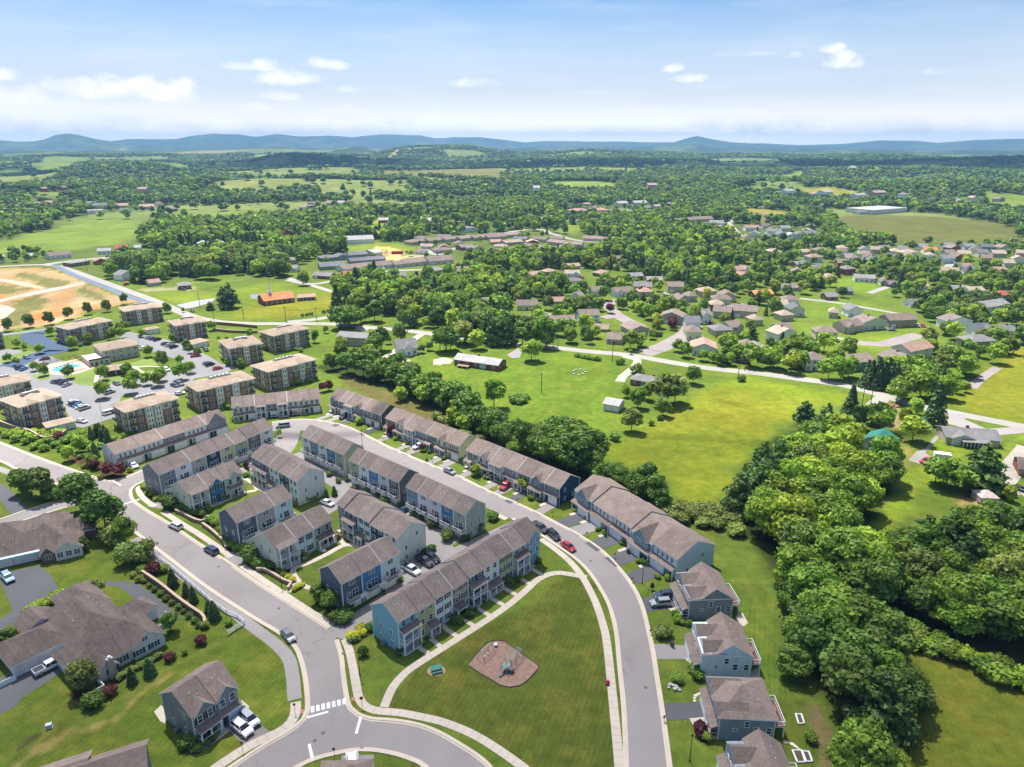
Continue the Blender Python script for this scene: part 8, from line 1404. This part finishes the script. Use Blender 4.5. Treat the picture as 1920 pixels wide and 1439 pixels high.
for (r0, r1, sp) in ((330,700,7.5),(700,1150,9.0),(1150,1800,12.0),(1800,2900,17.0),(2900,4900,26.0)):
    xs = np.arange(-r1 * .80, r1 * .80, sp); ys = np.arange(r0 * .75, r1, sp); XX, YY = np.meshgrid(xs, ys); XX = XX.ravel(); YY = YY.ravel(); XX = XX + rng.uniform(-.45,.45, len(XX)) * sp; YY = YY + rng.uniform(-.45,.45, len(YY)) * sp
    rr = np.hypot(XX, YY); kp = (rr >= r0) & (rr < r1) & (np.abs(XX) < YY * .80 + 20); XX, YY, rr = XX[kp], YY[kp], rr[kp]
    dens = np.where(rr > 980,.85,0.0); con = np.full(len(XX),.12); h0 = np.full(len(XX),9.0); h1 = np.full(len(XX),14.0)
    dens = np.where(rr > 980, np.where(fbm(XX, YY, 260,3,31) > .568,.04, dens), dens)
    for (P_, de, co, (a, b)) in ZP:
        lo = P_.min(0); hi = P_.max(0); ii = np.nonzero((XX > lo[0]) & (XX < hi[0]) & (YY > lo[1]) & (YY < hi[1]))[0]
        if len(ii): q = ii[inpoly(XX[ii], YY[ii], P_)]; dens[q] = de; con[q] = co; h0[q] = a; h1[q] = b
    dens = dens * np.where(rr < 980, np.clip(fbm(XX, YY, 60,3,77) * 2.2 - .1,.15,1.25),1)
    kp = rng.uniform(size=len(XX)) < dens; XX, YY, con, h0, h1 = XX[kp], YY[kp], con[kp], h0[kp], h1[kp]; bad = np.zeros(len(XX), bool)
    for P_ in EX + FOOT + FRONT + OCC:
        lo = P_.min(0) - 3; hi = P_.max(0) + 3; ii = np.nonzero((XX > lo[0]) & (XX < hi[0]) & (YY > lo[1]) & (YY < hi[1]))[0]
        if len(ii): bad[ii] |= inpoly(XX[ii], YY[ii], P_)
        if len(ii) and P_.shape[0] < 900 and r0 < 1100 and not any(P_ is e for e in EX): bad[ii] |= pdist(XX[ii], YY[ii], P_) < 3.0
    kp = ~bad; cand.append((XX[kp], YY[kp], con[kp], h0[kp], h1[kp], np.full(kp.sum(), sp)))
for (XX, YY, con, h0, h1, sp) in cand:
    for x, y, c, a, b, s in zip(XX, YY, con, h0, h1, sp):
        isc = random.random() < c; sc = 1.0 if s < 10 else 1.25 if s < 14 else 1.5 if s < 20 else 2.1
        TREES.append((('pine' if random.random() < .5 else 'spruce') if isc else 'broad', x, y, random.uniform(a, b) * (1 if s < 14 else 1.0),(1.15 if not isc else 1.0) * sc, ('pine' if random.random() < .5 else 'spruce') if isc else random.choices(['mid', 'dark', 'light', 'olive', 'purple'],[5,4.5,3.2,1.4,.02] if s < 10 else [4,8,.8,.6,0])[0],0))
# what shows largest becomes a thing of its own, the rest one mass of each sort
def psize(t): return t[3] * max(.7, t[4]) / max(60, math.hypot(t[1], t[2]))
def hidden(t):
    q = proj(t[1], t[2], t[3] * .6); return not (-70 < q[0] < 1990 and q[1] < 1560)
TREES = [t if t[0] != 'broad' else t[:4] + (t[4] * (.80 if t[6] else .84),) + t[5:] for t in TREES if not hidden(t)]
bykind = {}
for t in TREES: bykind.setdefault(t[0],[]).append(t)
LIM = {'broad': 300, 'pine': 120, 'spruce': 90, 'shrub': 300, 'column': 60}; REST = []
for kind, lst in bykind.items():
    lst.sort(key=psize, reverse=True)
    for i, t in enumerate(lst):
        if i >= LIM[kind]: REST.append(t); continue
        _, x, y, h, wf, mat, pr = t; d_ = math.hypot(x, y); lod = 0 if d_ < 230 else 1
        root = empty(NAMES[kind],(x, y, hz(x, y)), random.uniform(0,6.28)); v = random.randrange(5); lowz = .14 if kind == 'broad' else .03 if kind in ('pine', 'spruce') else 0
        o = link('crown', crown_mesh(kind, v, mat, lod), root, (0,0, h * lowz), None, (h * wf * .95, h * wf * .95, h * (1 - lowz))); link('trunk', trunk_mesh(kind), root, None, None, (h, h, h))
        tag(root, None, {'broad': 'tree', 'pine': 'pine tree', 'spruce': 'spruce tree', 'shrub': 'shrub', 'column': 'evergreen'}[kind], {'broad': 'broadleaf trees', 'pine': 'pines', 'spruce': 'spruces', 'shrub': 'garden shrubs', 'column': 'columnar evergreens'}[kind])
        q = proj(x, y, h * .5); sz = 'tall' if h > 12 else 'small' if (h < 6 and kind != 'shrub') or h < 1.5 else 'medium' if kind != 'shrub' else 'round'
        AUTO.append((root, sz + ' ' + LOOKS[mat], {'broad': 'tree', 'pine': 'pine tree', 'spruce': 'spruce', 'shrub': 'shrub', 'column': 'columnar evergreen'}[kind], q[0], q[1], None))
# source trees for the masses (a collection that is not part of the scene)
SRC = bpy.data.collections.new('tree_sources'); srcs = []
for kind, mats in (('broad',['mid', 'dark', 'light', 'olive', 'purple', 'yellow']),('pine',['pine', 'spruce']),('spruce',['spruce', 'pine']),('shrub',['mid', 'dark', 'light', 'olive'])):
    for mat in mats:
        for v in range(3 if mat in ('mid', 'dark') else 2): 
            for lod in (1,2): o = bpy.data.objects.new('source_%03d' % len(srcs), crown_mesh(kind, v, mat, lod)); SRC.objects.link(o); srcs.append((kind, mat, lod, v))
def mass(name, label, lst):
    if not lst: return
    n_ = len(lst); co = []; sc = []; ro = []; ix = []
    for (kind, x, y, h, wf, mat, pr) in lst:
        d_ = math.hypot(x, y); lod = 1 if d_ < 700 else 2; kd = kind if kind != 'column' else 'spruce'; op = [i for i, s in enumerate(srcs) if s[0] == kd and s[1] == mat and s[2] == lod] or [i for i, s in enumerate(srcs) if s[0] == kd and s[2] == lod]
        co.append((x, y, 0)); sc.append((h * wf * .95, h * wf * .95, h * (1.0 if kd != 'broad' else .92))); ro.append(random.uniform(0,6.28)); ix.append(random.choice(op))
    co = np.array(co, float); co[:, 2] = height(co[:, 0], co[:, 1]) + np.array([t[3] * (.08 if t[0] == 'broad' else 0) for t in lst])
    me = bpy.data.meshes.new(name); me.vertices.add(n_); me.vertices.foreach_set('co', co.ravel().astype(np.float32))
    a = me.attributes.new('sc', 'FLOAT_VECTOR', 'POINT'); a.data.foreach_set('vector', np.array(sc, np.float32).ravel()); a = me.attributes.new('ro', 'FLOAT', 'POINT'); a.data.foreach_set('value', np.array(ro, np.float32)); a = me.attributes.new('ix', 'INT', 'POINT'); a.data.foreach_set('value', np.array(ix, np.int32)); me.update()
    o = link(name, me); tag(o, label, 'woods', None, 'stuff'); md = o.modifiers.new('scatter', 'NODES'); ng = bpy.data.node_groups.new('scatter', 'GeometryNodeTree'); md.node_group = ng
    ng.interface.new_socket('Geometry', in_out='INPUT', socket_type='NodeSocketGeometry'); ng.interface.new_socket('Geometry', in_out='OUTPUT', socket_type='NodeSocketGeometry'); N = ng.nodes; Lk = ng.links
    gi = N.new('NodeGroupInput'); go = N.new('NodeGroupOutput'); ip = N.new('GeometryNodeInstanceOnPoints'); mp = N.new('GeometryNodeMeshToPoints'); ci = N.new('GeometryNodeCollectionInfo'); ci.inputs['Collection'].default_value = SRC; ci.inputs['Separate Children'].default_value = True; ci.inputs['Reset Children'].default_value = True
    def at(nm, dt): q = N.new('GeometryNodeInputNamedAttribute'); q.data_type = dt; q.inputs['Name'].default_value = nm; return q.outputs['Attribute']
    cx_ = N.new('ShaderNodeCombineXYZ'); Lk.new(at('ro', 'FLOAT'), cx_.inputs[2]); Lk.new(gi.outputs[0], mp.inputs['Mesh']); Lk.new(mp.outputs[0], ip.inputs['Points']); Lk.new(ci.outputs[0], ip.inputs['Instance']); ip.inputs['Pick Instance'].default_value = True
    Lk.new(at('ix', 'INT'), ip.inputs['Instance Index']); Lk.new(at('sc', 'FLOAT_VECTOR'), ip.inputs['Scale']); Lk.new(cx_.outputs[0], ip.inputs['Rotation']); Lk.new(ip.outputs[0], go.inputs[0]); return o
near = [t for t in REST if math.hypot(t[1], t[2]) < 1150]; farr = [t for t in REST if math.hypot(t[1], t[2]) >= 1150]
mass('undergrowth', 'low green bushes and undergrowth along the edges of the woods',[t for t in near if t[0] == 'shrub']); mass('woodland', 'mass of further trees filling the suburb and the woods beyond it',[t for t in near if t[0] != 'shrub']); mass('forest', 'forest covering the rolling country up to the hills', farr)
print('TREES', {k: len(v) for k, v in bykind.items()}, 'near', len(near), 'far', len(farr))
# ============================================================ CLOUD OVERHEAD AND AIR
def cloud_hull(name, cx_, cy_, z, rx, ry, rot, seed, label, fill_=.62, al=.97):
    """a thin fair-weather cloud: a flattened lumpy shell that lets part of the sunlight through"""
    bm = bmesh.new(); bmesh.ops.create_icosphere(bm, subdivisions=5, radius=1.0)
    for v in bm.verts:
        nz_ = mnoise.fractal(v.co * 1.6 + Vector((seed, 0,0)),1.0,2.0,4); v.co *= 1 + nz_ * .28
        v.co.z = v.co.z * (.10 if v.co.z > 0 else .03)
    me = bpy.data.meshes.new(name); bm.to_mesh(me); bm.free(); me.polygons.foreach_set('use_smooth',[True] * len(me.polygons))
    o = link(name, me, None, (cx_, cy_, z), rot, (rx, ry, (rx + ry) / 2)); tag(o, label, 'cloud', None, 'stuff')
    m = bpy.data.materials.new('cloud vapour'); m.use_nodes = True; n = NT(m.node_tree); out = n.node('ShaderNodeOutputMaterial'); tcn = n.node('ShaderNodeTexCoord'); ob = tcn.outputs['Object']
    tr = n.node('ShaderNodeBsdfTransparent'); df = n.node('ShaderNodeBsdfTranslucent'); df.inputs[0].default_value = (al, al, al, 1); mx = n.node('ShaderNodeMixShader')
    ln = n.node('ShaderNodeVectorMath', operation='LENGTH'); n.l.new(n.mapping(ob, (1,1,0)), ln.inputs[0])
    edge = n.ramp(n.math('ADD', ln.outputs['Value'], n.math('MULTIPLY', n.math('SUBTRACT', n.noise(ob, 2.2,5.0,.6),.5),.55)),.55,.95, fill_, 0.0)
    n.l.new(edge, mx.inputs[0]); n.l.new(tr.outputs[0], mx.inputs[1]); n.l.new(df.outputs[0], mx.inputs[2]); n.l.new(mx.outputs[0], out.inputs[0]); me.materials.append(m); return o
def over(px_, py_, z):      # where a cloud at height z must float to shade a ground point
    g = G((px_, py_)); k = z / SUNV.z; return g.x + SUNV.x * k, g.y + SUNV.y * k
k_ = 640 / SUNV.z; cloud_hull('cloud',20 + SUNV.x * k_, -60 + SUNV.y * k_, 640,420,330,0.0,3.1, 'thin cloud overhead shading the near streets',.34)
# far clouds that shade single woods and slopes
for (qx, qy, r1, r2, sd_) in ((190,330,420,200,5),(600,318,520,420,9),(1150,320,800,330,12),(1800,320,1100,600,15),(420,300,900,500,22)):
    x_, y_ = over(qx, qy, 1500); cloud_hull('cloud', x_, y_, 1500, r1, r2,.2, sd_, 'fair weather cloud shading a distant wooded slope',.97,.35)
hz_m = bpy.data.materials.new('air'); hz_m.use_nodes = True; n = NT(hz_m.node_tree); out = n.node('ShaderNodeOutputMaterial'); pv = n.node('ShaderNodeVolumePrincipled')
pv.inputs['Color'].default_value = (.28,.54,.87,1); pv.inputs['Density'].default_value = 0.000110; pv.inputs['Anisotropy'].default_value = 0.0; n.l.new(pv.outputs[0], out.inputs['Volume'])
mb = MB(); mb.box(-15600,15600,-15600,15600,-160,285, hz_m); hz_o = mb.build('haze'); tag(hz_o, kind='stuff')
# ============================================================ LABELS FOR THE REPEATS
LM += [('the swimming pool',122,694),('the playground',940,1240),('the picnic table',818,1256),('the crosswalk by the junction',610,1325),('the crosswalk at the upper avenue',240,944),('the white rail fence',380,1115),('the red coupe',1065,1028),('the bare dirt lot',120,570),
       ('the yellow church field',560,590),('the red pickup and trailer',1745,865),('the bright yellow meadow',1320,800),('the round bush in the green field',975,748),('the lane junction',1215,665),('the blue asphalt drive',90,640),('the cul de sac loop',1660,642),('the large white warehouse',660,452),
       ('the olive brown hilltop field',1720,430),('the left green pasture',150,440),('the sandy building site',715,480),('the red container',745,475),('the orange roofed bungalow',1432,553),('the raised vegetable beds',1505,1420),('the lower right meadow',1760,1330),('the upper right yellow field',1870,720),('the long grey industrial roof',1668,397),('the purple leaved garden trees',205,890),('the rock garden',1260,1290),('the park path',800,1200),('the brown driveway',440,1370),('the dirt drive at right',1880,920),('the alley bay of parked cars',790,1060),('the side street at left',60,965),('the wooded bank behind the curved street',800,740),('the hilltop condominiums',1150,400),('the curved row of condominiums',900,447)]
def rel(dx, dy):
    if abs(dx) > 1.3 * abs(dy): return 'right of' if dx > 0 else 'left of'
    return 'behind' if dy < 0 else 'in front of'
ORD = ['', 'second', 'third', 'fourth', 'fifth', 'sixth', 'seventh', 'eighth', 'ninth', 'tenth', 'eleventh', 'twelfth'] + ['%dth' % i for i in range(13,80)]
buck = {}
for (o, look, noun, X_, Y_, grp) in AUTO:
    best = sorted(LM, key=lambda l: math.hypot(X_ - l[1],(Y_ - l[2]) * 1.6))[0]; buck.setdefault((look, noun, rel(X_ - best[1], Y_ - best[2]), best[0]),[]).append((math.hypot(X_ - best[1],(Y_ - best[2]) * 1.6), o, grp))
for (look, noun, r, lm), lst in buck.items():
    lst.sort(key=lambda q: q[0])
    for i, (_, o, grp) in enumerate(lst):
        s = '%s %s %s %s' % (look, noun, r, lm)
        if len(lst) > 1: s = ('nearest ' if i == 0 else '%s nearest ' % ORD[i]) + s
        w_ = s.split()
        if len(w_) > 16: s = ' '.join([w for w in w_ if w not in ('the', 'walled', 'on', 'a')][:16])
        o['label'] = s.replace('round round', 'round')
        if grp: o['group'] = grp
